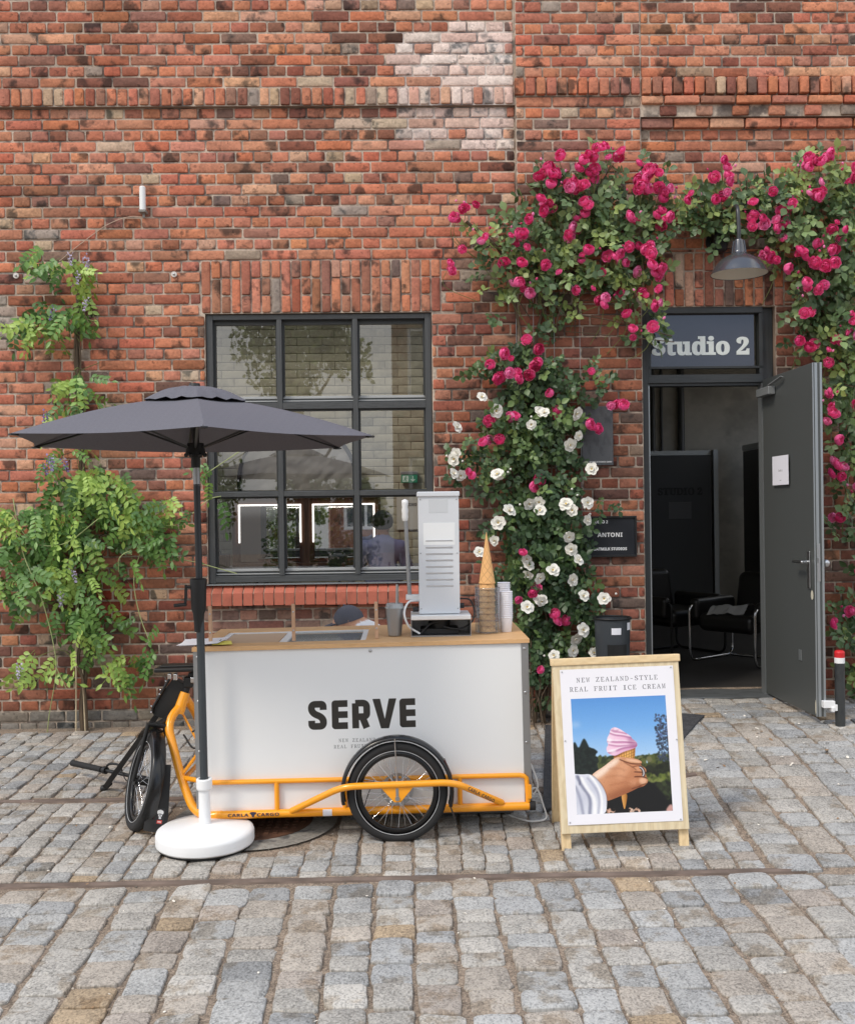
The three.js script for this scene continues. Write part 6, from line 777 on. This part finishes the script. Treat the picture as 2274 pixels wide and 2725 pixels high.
{
  const t = thing('wisteria_vine', 'light green wisteria climbing the wall left of the window', 'vine');
  bough(t, [[-2.27, -0.04, 0.1], [-2.285, 0.15, 0.08], [-2.27, 0.32, 0.07], [-2.25, 0.55, 0.06], [-2.28, 0.8, 0.06], [-2.27, 1.05, 0.07], [-2.22, 1.5, 0.06], [-2.27, 1.86, 0.06], [-2.27, 2.3, 0.05], [-2.3, 2.6, 0.05], [-2.28, 3.05, 0.05], [-2.32, 3.3, 0.06]].map((p) => V(...p)), 0.021, barkMat, 'trunk');
  bough(t, [[-2.24, -0.04, 0.11], [-2.26, 0.3, 0.1], [-2.3, 0.5, 0.09], [-2.25, 0.75, 0.09], [-2.3, 1.0, 0.1], [-2.24, 1.25, 0.1], [-2.29, 1.6, 0.08], [-2.24, 2.0, 0.07], [-2.31, 2.4, 0.06]].map((p) => V(...p)), 0.011, barkMat, 'trunk');
  for (const pts of [[[-2.25, 1.0, 0.07], [-2.3, 1.15, 0.1], [-2.2, 1.3, 0.08], [-2.35, 1.5, 0.08]], [[-2.3, 2.2, 0.05], [-2.27, 2.6, 0.06], [-2.31, 2.9, 0.05]], [[-2.28, 1.2, 0.08], [-2.0, 1.35, 0.08], [-1.75, 1.4, 0.08], [-1.5, 1.5, 0.06]], [[-2.28, 1.2, 0.08], [-2.5, 1.4, 0.08], [-2.75, 1.3, 0.1], [-2.9, 1.1, 0.1]]]) bough(t, pts.map((p) => V(...p)), 0.007, barkMat);
  for (const pts of [[[-2.7, 1.62, 0.2], [-2.62, 1.25, 0.25], [-2.5, 0.95, 0.26], [-2.43, 0.65, 0.24], [-2.42, 0.45, 0.2], [-2.5, 0.1, 0.12], [-2.52, -0.02, 0.1]], [[-2.7, 1.52, 0.25], [-2.55, 1.32, 0.26], [-2.35, 1.3, 0.26], [-2.1, 1.48, 0.22]], [[-2.42, 0.45, 0.2], [-2.36, 0.3, 0.18]], [[-1.75, 1.35, 0.15], [-1.6, 1.2, 0.14], [-1.45, 1.15, 0.08], [-1.2, 1.07, 0.02]], [[-2.0, 1.1, 0.14], [-1.98, 1.2, 0.18], [-1.92, 1.24, 0.18], [-1.9, 1.22, 0.17]], [[-1.85, 1.25, 0.12], [-1.9, 1.05, 0.12], [-1.87, 0.8, 0.1], [-1.8, 0.6, 0.1]], [[-1.45, 1.75, 0.05], [-1.3, 1.85, 0.03], [-1.1, 1.98, 0.03]], [[-1.5, 1.5, 0.06], [-1.38, 1.6, 0.05], [-1.3, 1.62, 0.05]]]) bough(t, pts.map((p) => V(...p)), 0.0035, paleStem, 'young_shoot');
  for (let k = 0; k < 40; k++) { const [bx, by] = VINE_LEAVES[Math.floor(rnd() * 22)]; bough(t, [V(-2.27, by - rr(0, 0.2), 0.07), V(mix(-2.27, bx, 0.5), by + rr(-0.05, 0.1), 0.1), V(bx + rr(-0.15, 0.15), by + rr(-0.1, 0.1), rr(0.1, 0.22))], rr(0.002, 0.004), rnd() < 0.5 ? greenStem : barkMat); }
  foliage(t, VINE_LEAVES, vineSprays, VINE_GREEN, 250, 0.26, 1.0, true);
  const floret = merge(Array.from({ length: 26 }, (_, k) => leaflet(0.016, 0.014, 0.8).applyMatrix4(at4(V(Math.cos(k * 2.4) * 0.02 * (1 - k / 30), -k * 0.0036, Math.sin(k * 2.4) * 0.02 * (1 - k / 30)), E3(k, k * 2.4, 0))))), lilac = [lin(176, 160, 206), lin(142, 126, 180), lin(206, 196, 222)].map((c) => phys({ color: c, roughness: 0.8, transmission: 0.2, thickness: 0 }));
  for (const [x, y] of LILAC) mesh('flower_raceme', floret, lilac[Math.floor(rnd() * 3)], t).applyMatrix4(at4(V(x, y + 0.03, 0.27), E3(rr(-0.3, 0.3), rr(0, 6), rr(-0.3, 0.3)), rr(0.9, 1.2)));
  const cane = std({ color: lin(196, 180, 150), roughness: 0.8 }); for (const [x0, x1, y1] of [[-2.315, -2.31, 1.0], [-2.25, -2.275, 0.45]]) mesh('support_cane', rod(V(x0, -0.04, 0.12), V(x1, y1, 0.09), 0.005), cane, t);
}
{ const t = thing('trellis_wires', 'thin taut vertical trellis wires behind the pink climbing rose', 'wires'); for (const x of [0.80, 0.922, 1.068, 1.25]) mesh('wire', rod(V(x, 0.2, 0.075), V(x, 3.35, 0.075), 0.0022, 0.0022, 5), M.galvanised, t); for (const y of [0.6, 3.2]) mesh('stand_off', [0.80, 0.922, 1.068, 1.25].map((x) => rod(V(x, y, 0.0), V(x, y, 0.08), 0.004, 0.004, 6)), M.steel, t); }
// ---------------------------------------------------------------- people: one continuous surface each, meshed from tapered capsules
function figure(bones, lo, hi, res = 76) { // bones: [a, b, ra, rb, colour]
  const mc = new MarchingCubes(res, new THREE.MeshBasicMaterial(), false, false, 90000), size = Math.max(hi.x - lo.x, hi.y - lo.y, hi.z - lo.z) / 2, c = lo.clone().add(hi).multiplyScalar(0.5), p = V(0, 0, 0), ba = V(0, 0, 0), pa = V(0, 0, 0);
  const one = (B) => { ba.subVectors(B[1], B[0]); pa.subVectors(p, B[0]); const h = clamp(pa.dot(ba) / Math.max(ba.lengthSq(), 1e-9)); return pa.addScaledVector(ba, -h).length() - mix(B[2], B[3], h); };
  const h2 = res / 2; for (let k = 0; k < res; k++) for (let j = 0; j < res; j++) for (let i = 0; i < res; i++) { p.set(c.x + (i - h2) / h2 * size, c.y + (j - h2) / h2 * size, c.z + (k - h2) / h2 * size); let d = 9; for (const B of bones) { const e = one(B), s = B[5] ?? 0.03, q = clamp(0.5 + 0.5 * (e - d) / s); d = mix(e, d, q) - s * q * (1 - q); } mc.field[k * res * res + j * res + i] = -d; }
  mc.isolation = 0; mc.update(); const n = mc.count, P = new Float32Array(n * 3), N = new Float32Array(n * 3), C = new Float32Array(n * 3);
  for (let i = 0; i < n; i++) { p.set(mc.positionArray[i * 3] * size + c.x, mc.positionArray[i * 3 + 1] * size + c.y, mc.positionArray[i * 3 + 2] * size + c.z); p.toArray(P, i * 3); for (let q = 0; q < 3; q++) N[i * 3 + q] = mc.normalArray[i * 3 + q]; let best = 9, col = bones[0][4]; for (const B of bones) { const e = one(B); if (e < best) { best = e; col = B[4]; } } col.toArray(C, i * 3); }
  const g = new THREE.BufferGeometry(); g.setAttribute('position', new THREE.BufferAttribute(P, 3)); g.setAttribute('normal', new THREE.BufferAttribute(N, 3)); g.setAttribute('color', new THREE.BufferAttribute(C, 3)); g.setAttribute('uv', new THREE.BufferAttribute(new Float32Array(n * 2), 2)); return g;
}
const cloth = std({ roughness: 0.9, vertexColors: true });
function hand(wrist, dir, up, col) { const out = [], side = V(0, 0, 0).crossVectors(dir, up).normalize(), palm = wrist.clone().addScaledVector(dir, 0.05); out.push([wrist, palm, 0.026, 0.034, col, 0.02]); [[-0.026, 0.065], [-0.009, 0.078], [0.009, 0.073], [0.026, 0.058]].forEach(([o, l]) => { const k = palm.clone().addScaledVector(side, o).addScaledVector(dir, 0.025), m = k.clone().addScaledVector(dir, l * 0.5), e = m.clone().addScaledVector(dir, l * 0.35).addScaledVector(up, -l * 0.35); out.push([k, m, 0.0095, 0.009, col, 0.006], [m, e, 0.009, 0.008, col, 0.006]); }); const th = wrist.clone().addScaledVector(dir, 0.025).addScaledVector(side, -0.03), t2 = th.clone().addScaledVector(side, -0.025).addScaledVector(dir, 0.035); out.push([th, t2, 0.012, 0.009, col, 0.008]); return out; }
function headBones(c, f, skin) { const r = V(0, 0, 0).crossVectors(V(0, 1, 0), f).normalize(); return [[c.clone().addScaledVector(f, -0.012), c.clone().addScaledVector(f, 0.012).add(V(0, 0.01, 0)), 0.082, 0.08, skin], [c.clone().addScaledVector(f, 0.04).add(V(0, -0.07, 0)), c.clone().addScaledVector(f, 0.03), 0.045, 0.06, skin], [c.clone().addScaledVector(f, 0.095).add(V(0, -0.02, 0)), c.clone().addScaledVector(f, 0.08).add(V(0, 0.02, 0)), 0.012, 0.008, skin, 0.012], [c.clone().addScaledVector(r, 0.08), c.clone().addScaledVector(r, 0.082).add(V(0, 0.025, 0)), 0.014, 0.012, skin, 0.012], [c.clone().addScaledVector(r, -0.08), c.clone().addScaledVector(r, -0.082).add(V(0, 0.025, 0)), 0.014, 0.012, skin, 0.012]]; }
function face(p, c, f) { const r = V(0, 0, 0).crossVectors(V(0, 1, 0), f).normalize(); mesh('eyes', [1, -1].map((s) => new THREE.SphereGeometry(0.011, 10, 8).translate(...c.clone().addScaledVector(f, 0.078).addScaledVector(r, s * 0.032).add(V(0, 0.012, 0)).toArray())), M.blackGloss, p); mesh('mouth', [rod(c.clone().addScaledVector(f, 0.082).addScaledVector(r, 0.022).add(V(0, -0.06, 0)), c.clone().addScaledVector(f, 0.082).addScaledVector(r, -0.022).add(V(0, -0.06, 0)), 0.006)], std({ color: lin(150, 84, 78), roughness: 0.6 }), p); }
{ // the vendor sitting low behind the cart, only cap and white shoulders showing over the worktop
  const skin = lin(206, 156, 128), shirt = lin(238, 238, 238), trouser = lin(52, 56, 66), shoe = lin(40, 40, 42), P = (x, y, z) => V(x - 0.35, y, z + 1.14), f = V(-0.96, -0.28, 0).normalize(), hc = P(0.0, 0.828, 0);
  const t = thing('person', 'person in dark grey cap and white shirt sitting behind the cart', 'person'), B = [];
  B.push(...headBones(hc, f, skin), [P(0.05, 0.70, 0), P(0.02, 0.78, 0), 0.055, 0.05, skin], [P(0.22, 0.24, 0), P(0.2, 0.45, 0), 0.14, 0.135, shirt, 0.06], [P(0.2, 0.45, 0), P(0.13, 0.72, 0), 0.14, 0.105, shirt, 0.06], [P(0.1, 0.755, -0.15), P(0.1, 0.755, 0.15), 0.072, 0.072, shirt, 0.05]);
  for (const s of [-1, 1]) { B.push([P(0.1, 0.745, s * 0.17), P(-0.06, 0.42, s * 0.2), 0.055, 0.042, shirt, 0.03], [P(-0.06, 0.42, s * 0.2), P(-0.26, 0.47, s * 0.12), 0.04, 0.028, skin, 0.02], ...hand(P(-0.26, 0.47, s * 0.12), V(-0.8, 0.2, -s * 0.5).normalize(), V(0, 1, 0), skin), [P(0.22, 0.2, s * 0.09), P(-0.2, 0.33, s * 0.13), 0.085, 0.06, trouser, 0.04], [P(-0.2, 0.33, s * 0.13), P(-0.12, -0.02, s * 0.13), 0.058, 0.04, trouser, 0.03], [P(-0.1, -0.02, s * 0.13), P(-0.28, -0.035, s * 0.14), 0.036, 0.03, shoe, 0.02]); }
  mesh('body', figure(B, V(-0.9, -0.12, 0.8), V(0.1, 0.98, 1.5), 84), cloth, t); face(t, hc, f);
  const cap = std({ color: lin(92, 94, 104), roughness: 0.9, map: rep(T.weave, 0.2) });
  const cp = mesh('cap', [new THREE.SphereGeometry(0.094, 24, 12, 0, 6.2832, 0, 1.6).rotateZ(0.28).translate(hc.x + 0.0, hc.y + 0.012, hc.z), extrude(Array.from({ length: 14 }, (_, i) => [Math.cos(i / 13 * Math.PI) * 0.075, Math.sin(i / 13 * Math.PI) * 0.075]), 0.005, 0.001).rotateX(-Math.PI / 2).rotateY(Math.PI / 2).rotateZ(0.28).translate(hc.x - 0.075, hc.y - 0.005, hc.z)], cap, t); mesh('cap_button', new THREE.SphereGeometry(0.008, 8, 6).translate(hc.x - 0.026, hc.y + 0.104, hc.z), cap, cp);
  const s = thing('low_stool', 'low dark stool under the person sitting behind the cart', 'stool', [-0.13, ground(-0.13, 1.14), 1.14]); mesh('seat', rbox(0.3, 0.03, 0.3, 0, 0.13, 0, 0.008), M.black, s); for (const x of [-0.12, 0.12]) for (const z of [-0.12, 0.12]) mesh('leg', rod(V(x, 0, z), V(x, 0.12, z), 0.012), M.black, s);
}
{ // someone on a tall stool inside the studio, back to the window
  const skin = lin(176, 128, 104), shirt = lin(150, 148, 178), trouser = lin(40, 42, 50), shoe = lin(30, 30, 32), P = (x, y, z) => V(x - 0.2, y - 0.15, z - 1.55), f = V(0, -0.25, -0.96).normalize(), hc = P(0.0, 1.555, -0.09);
  const t = thing('person', 'person in pale lilac tee shirt seated inside the studio window', 'person'), B = [];
  B.push(...headBones(hc, f, skin), [P(0, 1.4, -0.03), P(0, 1.5, -0.07), 0.055, 0.05, skin], [P(0, 0.82, 0.02), P(0, 1.05, 0.05), 0.14, 0.135, shirt, 0.06], [P(0, 1.05, 0.05), P(0, 1.33, -0.0), 0.135, 0.11, shirt, 0.06], [P(-0.14, 1.33, 0), P(0.14, 1.33, 0), 0.075, 0.075, shirt, 0.05]);
  for (const s of [-1, 1]) B.push([P(s * 0.16, 1.33, 0), P(s * 0.23, 1.1, -0.06), 0.06, 0.048, shirt, 0.03], [P(s * 0.23, 1.1, -0.06), P(s * 0.16, 1.06, -0.3), 0.04, 0.028, skin, 0.02], ...hand(P(s * 0.16, 1.06, -0.3), V(-s * 0.3, 0, -0.95).normalize(), V(0, 1, 0), skin), [P(s * 0.09, 0.8, 0), P(s * 0.13, 0.82, -0.42), 0.085, 0.06, trouser, 0.04], [P(s * 0.13, 0.82, -0.42), P(s * 0.13, 0.42, -0.38), 0.058, 0.04, trouser, 0.03], [P(s * 0.13, 0.4, -0.36), P(s * 0.13, 0.38, -0.54), 0.036, 0.03, shoe, 0.02]);
  mesh('body', figure(B, V(-0.85, 0.1, -2.2), V(0.4, 1.55, -1.25), 84), cloth, t); face(t, hc, f); mesh('hair', [new THREE.SphereGeometry(0.094, 20, 14, 0, 6.2832, 0, 1.9).scale(1, 1.05, 1.05).rotateX(0.5).translate(hc.x, hc.y + 0.008, hc.z + 0.014)], std({ color: lin(34, 26, 24), roughness: 0.8 }), t);
  const s = thing('tall_stool', 'tall stool under the seated person inside the studio', 'stool', [-0.2, 0.1, -1.53]); mesh('seat', [cyl(0.18, 0.18, 0.04, 0, 0.46, 0)], M.black, s); mesh('column', [cyl(0.025, 0.025, 0.44, 0, 0.22, 0)], M.steel, s); mesh('foot', lathe([[0, 0.02], [0.16, 0.012], [0.18, 0], [0, 0]], 24), M.steel, s); mesh('foot_ring', [new THREE.TorusGeometry(0.15, 0.01, 8, 24).rotateX(Math.PI / 2).translate(0, 0.12, -0.02), rod(V(-0.15, 0.12, 0), V(0.15, 0.12, 0), 0.008)], M.steel, s);
}
// ---------------------------------------------------------------- inside the studio
const mirrorMat = std({ color: lin(225, 228, 228), metalness: 1, roughness: 0.015 }), ledMat = std({ color: 0xffffff, emissive: 0xfffaf2, emissiveIntensity: 1.6 }), walnut = std({ color: lin(96, 58, 38), map: rep(T.wood, 0.4), roughness: 0.5 });
for (const [x0, label] of [[-1.53, 'left make-up mirror with glowing edge strip inside the studio'], [-0.853, 'right make-up mirror with glowing edge strip inside the studio']]) {
  const t = thing('makeup_mirror', label, 'mirror', [x0 + 0.283, 1.07, -2.2], 'make-up mirrors inside the studio'); t.rotation.y = x0 < -1 ? 0.05 : 0.045;
  mesh('glass', rbox(0.54, 0.52, 0.01, 0, 0.24, 0, 0.002), mirrorMat, t); mesh('surround', [span(-0.34, 0.34, -0.03, 0.56, -0.03, -0.008, 0.003), span(-0.34, 0.34, 0.56, 0.59, -0.03, 0.05, 0.003), span(-0.34, -0.315, -0.03, 0.56, -0.03, 0.03, 0.003), span(0.315, 0.34, -0.03, 0.56, -0.03, 0.03, 0.003)], walnut, t);
  mesh('led_strip', [rbox(0.575, 0.014, 0.012, 0, 0.502, 0.008, 0.004), rbox(0.014, 0.34, 0.012, -0.28, 0.325, 0.008, 0.004), rbox(0.014, 0.34, 0.012, 0.28, 0.325, 0.008, 0.004)], ledMat, t);
  const l = new THREE.RectAreaLight(0xfff6ea, 14, 0.56, 0.012); l.position.set(x0 + 0.283, 1.572, -2.183); l.lookAt(x0 + 0.283, 1.572, 0); scene.add(l);
  mesh('foot', [span(-0.34, 0.34, -0.06, -0.03, -0.1, 0.06, 0.003)], walnut, t);
}
{ const t = thing('makeup_table', 'long dark make-up table under the lit mirrors inside the studio', 'table', [-0.9, 0.1, -2.15]); mesh('table_top', rbox(2.3, 0.03, 0.5, 0, 0.895, 0, 0.004), std({ color: lin(150, 150, 146), roughness: 0.4 }), t); for (const x of [-1.1, -0.4, 0.4, 1.1]) for (const z of [-0.2, 0.2]) mesh('leg', span(x - 0.02, x + 0.02, 0, 0.88, z - 0.02, z + 0.02), M.brushed, t); mesh('back_rail', [span(-1.1, 1.1, 0.3, 0.34, -0.22, -0.2)], M.brushed, t); }
for (const [x, w, h, l] of [[-1.72, 0.24, 0.12, 'black make-up case on the left end of the studio table'], [-0.62, 0.16, 0.1, 'black make-up case between the two studio mirrors']]) { const t = thing('makeup_case', l, 'case', [x, 1.012, -2.05], 'cases on the make-up table'); mesh('box', rbox(w, h, 0.2, 0, h / 2, 0, 0.02), M.black, t); mesh('handle', bent([V(-0.05, h, 0), V(-0.04, h + 0.03, 0), V(0.04, h + 0.03, 0), V(0.05, h, 0)], 0.005, 0.02, 24, 8), M.blackGloss, t); }
{ const t = thing('folding_backdrop', 'round collapsible backdrop with crumpled grey cloth leaning inside the studio', 'backdrop', [-1.1, 1.82, -3.3]); mesh('hoop', new THREE.TorusGeometry(0.6, 0.022, 10, 64), M.black, t); const g = new THREE.CircleGeometry(0.59, 48, 0, 6.2832), gg = new THREE.PlaneGeometry(1.19, 1.19, 50, 50), p = gg.attributes.position; for (let i = 0; i < p.count; i++) { let x = p.getX(i), y = p.getY(i); const r = Math.hypot(x, y); if (r > 0.59) { x *= 0.59 / r; y *= 0.59 / r; } p.setXYZ(i, x, y, 0.05 * (wn(x + 5, y + 5, 4) - 0.5) + 0.03 * Math.abs(wn(x + 5, y + 5, 9, 3) - 0.5)); } gg.computeVertexNormals(); mesh('cloth', gg, std({ color: lin(150, 148, 142), roughness: 0.9 }), t); mesh('stand', [rod(V(0.4, -0.45, -0.02), V(0.44, -1.7, 0.1), 0.012), rod(V(-0.4, -0.45, -0.02), V(-0.44, -1.7, 0.1), 0.012)], M.black, t); }
{ const t = thing('exit_sign', 'green emergency exit sign on the rear wall inside the studio', 'sign', [0.045, 1.86, -3.49]); mesh('box', rbox(0.17, 0.085, 0.03, 0, -0.02, 0.02, 0.003), std({ map: canvas(256, 128, (g) => { g.fillStyle = '#2f8f6c'; g.fillRect(0, 0, 256, 128); g.fillStyle = '#d8efe4'; g.fillRect(20, 16, 96, 96); g.fillStyle = '#2f8f6c'; g.beginPath(); g.arc(74, 32, 9, 0, 7); g.fill(); g.lineWidth = 11; g.strokeStyle = '#2f8f6c'; g.beginPath(); g.moveTo(70, 46); g.lineTo(62, 72); g.lineTo(80, 86); g.lineTo(74, 106); g.moveTo(62, 72); g.lineTo(46, 90); g.lineTo(34, 88); g.moveTo(46, 56); g.lineTo(70, 48); g.lineTo(92, 62); g.stroke(); g.strokeStyle = '#d8efe4'; g.lineWidth = 14; g.beginPath(); g.moveTo(184, 20); g.lineTo(184, 100); g.moveTo(154, 72); g.lineTo(184, 104); g.lineTo(214, 72); g.stroke(); }), roughness: 0.5 }), t); mesh('cap', rbox(0.18, 0.03, 0.035, 0, 0.04, 0.02, 0.003), M.brushed, t); }
{ const t = thing('studio_notice', 'pale notice headed STUDIO on the rear wall inside the studio', 'notice', [0.06, 1.48, -3.49]); mesh('sheet', box(0.3, 0.34, 0.004, 0, 0, 0.002), std({ color: lin(196, 194, 184), roughness: 0.8 }), t); mesh('lettering', text('STUDIO 2', 0.028, 0.001, 'serif_bold', 0.001).translate(0, 0.09, 0.0045), M.black, t); }
// ---------------------------------------------------------------- inside the entrance hall
function loungeChair(x, z, turn, label, tubes = M.chrome) {
  const t = thing('lounge_chair', label, 'armchair', [x, 0.13, z], 'black leather armchairs in the hall'); t.rotation.y = turn;
  mesh('seat_cushion', rbox(0.56, 0.16, 0.58, 0, 0.36, 0.02, 0.06, 4), M.leatherBlack, t); mesh('back_cushion', rbox(0.56, 0.5, 0.16, 0, 0.58, -0.24, 0.07, 4).rotateX(-0.18), M.leatherBlack, t);
  for (const s of [-1, 1]) { mesh('armrest', rbox(0.1, 0.2, 0.6, s * 0.33, 0.46, 0.0, 0.045, 4), M.leatherBlack, t); mesh('chrome_frame', bent([V(s * 0.33, 0.5, 0.31), V(s * 0.33, 0.48, 0.345), V(s * 0.33, 0.013, 0.345), V(s * 0.33, 0.013, -0.3), V(s * 0.33, 0.3, -0.3)], 0.012, 0.1, 60, 10), tubes, t); }
  mesh('cross_tube', rod(V(-0.33, 0.013, -0.28), V(0.33, 0.013, -0.28), 0.012), tubes, t);
  return t;
}
loungeChair(2.98, -1.72, -0.9, 'black leather armchair with chrome frame nearest the open door'); loungeChair(2.5, -2.35, 0.5, 'low black leather armchair further back in the dark hall', M.black);
{ const t = thing('folded_cloth', 'pale grey cloth thrown over the nearer black armchair', 'cloth', [2.84, 0.575, -1.66]); const g = new THREE.PlaneGeometry(0.34, 0.26, 20, 14).rotateX(-Math.PI / 2), p = g.attributes.position; for (let i = 0; i < p.count; i++) { const x = p.getX(i), z = p.getZ(i); p.setY(i, 0.03 + 0.12 * (wn(x + 4, z + 4, 6) - 0.3) - 0.5 * Math.max(0, z - 0.04)); } g.computeVertexNormals(); mesh('cloth', g.rotateY(-0.7), std({ color: lin(150, 150, 150), roughness: 0.9 }), t); }
// ---------------------------------------------------------------- across the yard, behind the camera: what the panes and the lacquer mirror
{ const t = thing('opposite_building', 'brick building with white windows mirrored in the studio window and mirrors', 'building', [2.7, -0.6, 19]); const wallM = std({ color: lin(138, 92, 74), map: rep(T.brick, 2), roughness: 0.95 }); const W = []; for (let r = 0; r < 2; r++) for (let k = 0; k < 3; k++) W.push([-2.6 + k * 1.9, 1.6 + r * 3.3]);
  mesh('wall', metric(extrude([[-3, 0], [3, 0], [3, 7.6], [-3, 7.6]], 0.4, 0, W.map(([x, y]) => [[x, y], [x, y + 1.9], [x + 1.3, y + 1.9], [x + 1.3, y]])), 1), wallM, t); mesh('roof', [span(-3.2, 3.2, 7.6, 7.9, -0.2, 3)], M.anthracite, t); mesh('end_wall', metric(merge([span(-3, -2.6, 0, 7.6, 0.4, 3), span(2.6, 3, 0, 7.6, 0.4, 3), span(-2.6, 2.6, 0, 7.6, 2.9, 3)]), 1), wallM, t);
  for (const [x, y] of W) { const w = sub('window', t); mesh('frame', [span(x, x + 0.09, y, y + 1.9, 0.08, 0.16), span(x + 1.21, x + 1.3, y, y + 1.9, 0.08, 0.16), span(x, x + 1.3, y, y + 0.09, 0.07, 0.16), span(x, x + 1.3, y + 1.81, y + 1.9, 0.07, 0.16), span(x + 0.61, x + 0.69, y, y + 1.9, 0.075, 0.15)], M.white, w); mesh('pane', box(1.3, 1.9, 0.01, x + 0.65, y + 0.95, 0.14), std({ color: lin(70, 78, 84), roughness: 0.05 }), w); } }
function yardTree(x, z, h, crown, label, n, seed) {
  const q = mulberry(seed), R = (a, b) => a + (b - a) * q(), t = thing('yard_tree', label, 'tree', [x, ground(x, z) - 0.05, z], 'trees across the yard');
  mesh('trunk', [soft([V(0, 0, 0), V(R(-0.1, 0.1), h * 0.3, 0), V(R(-0.2, 0.2), h * 0.7, R(-0.2, 0.2))], 0.11, 16, 8), ...Array.from({ length: 9 }, () => { const a = R(0, 6.28), y = h * R(0.3, 0.6); return soft([V(0, y, 0), V(Math.cos(a) * 0.5, y + 0.5, Math.sin(a) * 0.5), V(Math.cos(a) * crown[0] * 0.8, y + R(0.6, 1.6), Math.sin(a) * crown[0] * 0.8)], 0.03, 10, 5); })], barkMat, t);
  const im = new THREE.InstancedMesh(leaflet(0.13, 0.09, 0.3), leafMat(0xffffff, 0.35), n), m = new THREE.Matrix4(); const centres = Array.from({ length: 26 }, () => { const a = R(0, 6.28), b = R(-1, 1), r = Math.cbrt(q()); return V(Math.cos(a) * Math.sqrt(1 - b * b) * r * crown[0], crown[2] + b * r * crown[1], Math.sin(a) * Math.sqrt(1 - b * b) * r * crown[0]); });
  for (let i = 0; i < n; i++) { const c = centres[Math.floor(q() * centres.length)], s = crown[0] * 0.3; im.setMatrixAt(i, at4(V(c.x + R(-s, s), c.y + R(-s, s), c.z + R(-s, s)), E3(R(0, 6), R(0, 6), R(0, 6)), R(0.7, 1.3))); im.setColorAt(i, [lin(86, 112, 52), lin(108, 132, 60), lin(70, 96, 46), lin(140, 158, 74)][Math.floor(q() * 4)]); } im.name = 'crown'; im.userData.kind = 'stuff'; t.add(im);
}
yardTree(-5.6, 17.5, 5.2, [1.5, 1.9, 3.0], 'bushy green tree across the yard mirrored in the left studio pane', 5200, 3);
yardTree(-2.1, 13.5, 6.6, [1.15, 1.3, 5.2], 'tall leafy tree across the yard mirrored in the upper studio panes', 4200, 4);
yardTree(-1.9, 16.6, 3.4, [1.25, 1.6, 1.9], 'round light green tree across the yard mirrored in the left make-up mirror', 4200, 12);
yardTree(-9.5, 21, 5.5, [2.2, 2.4, 3.4], 'broad green tree farther left across the yard', 5000, 8);
yardTree(8.8, 20, 5.5, [2.0, 2.2, 3.2], 'broad green tree beyond the right end of the opposite building', 4500, 6);
scene.traverse((o) => { if (o.isMesh) { o.castShadow = true; o.receiveShadow = true; } });
renderer.render(scene, camera);
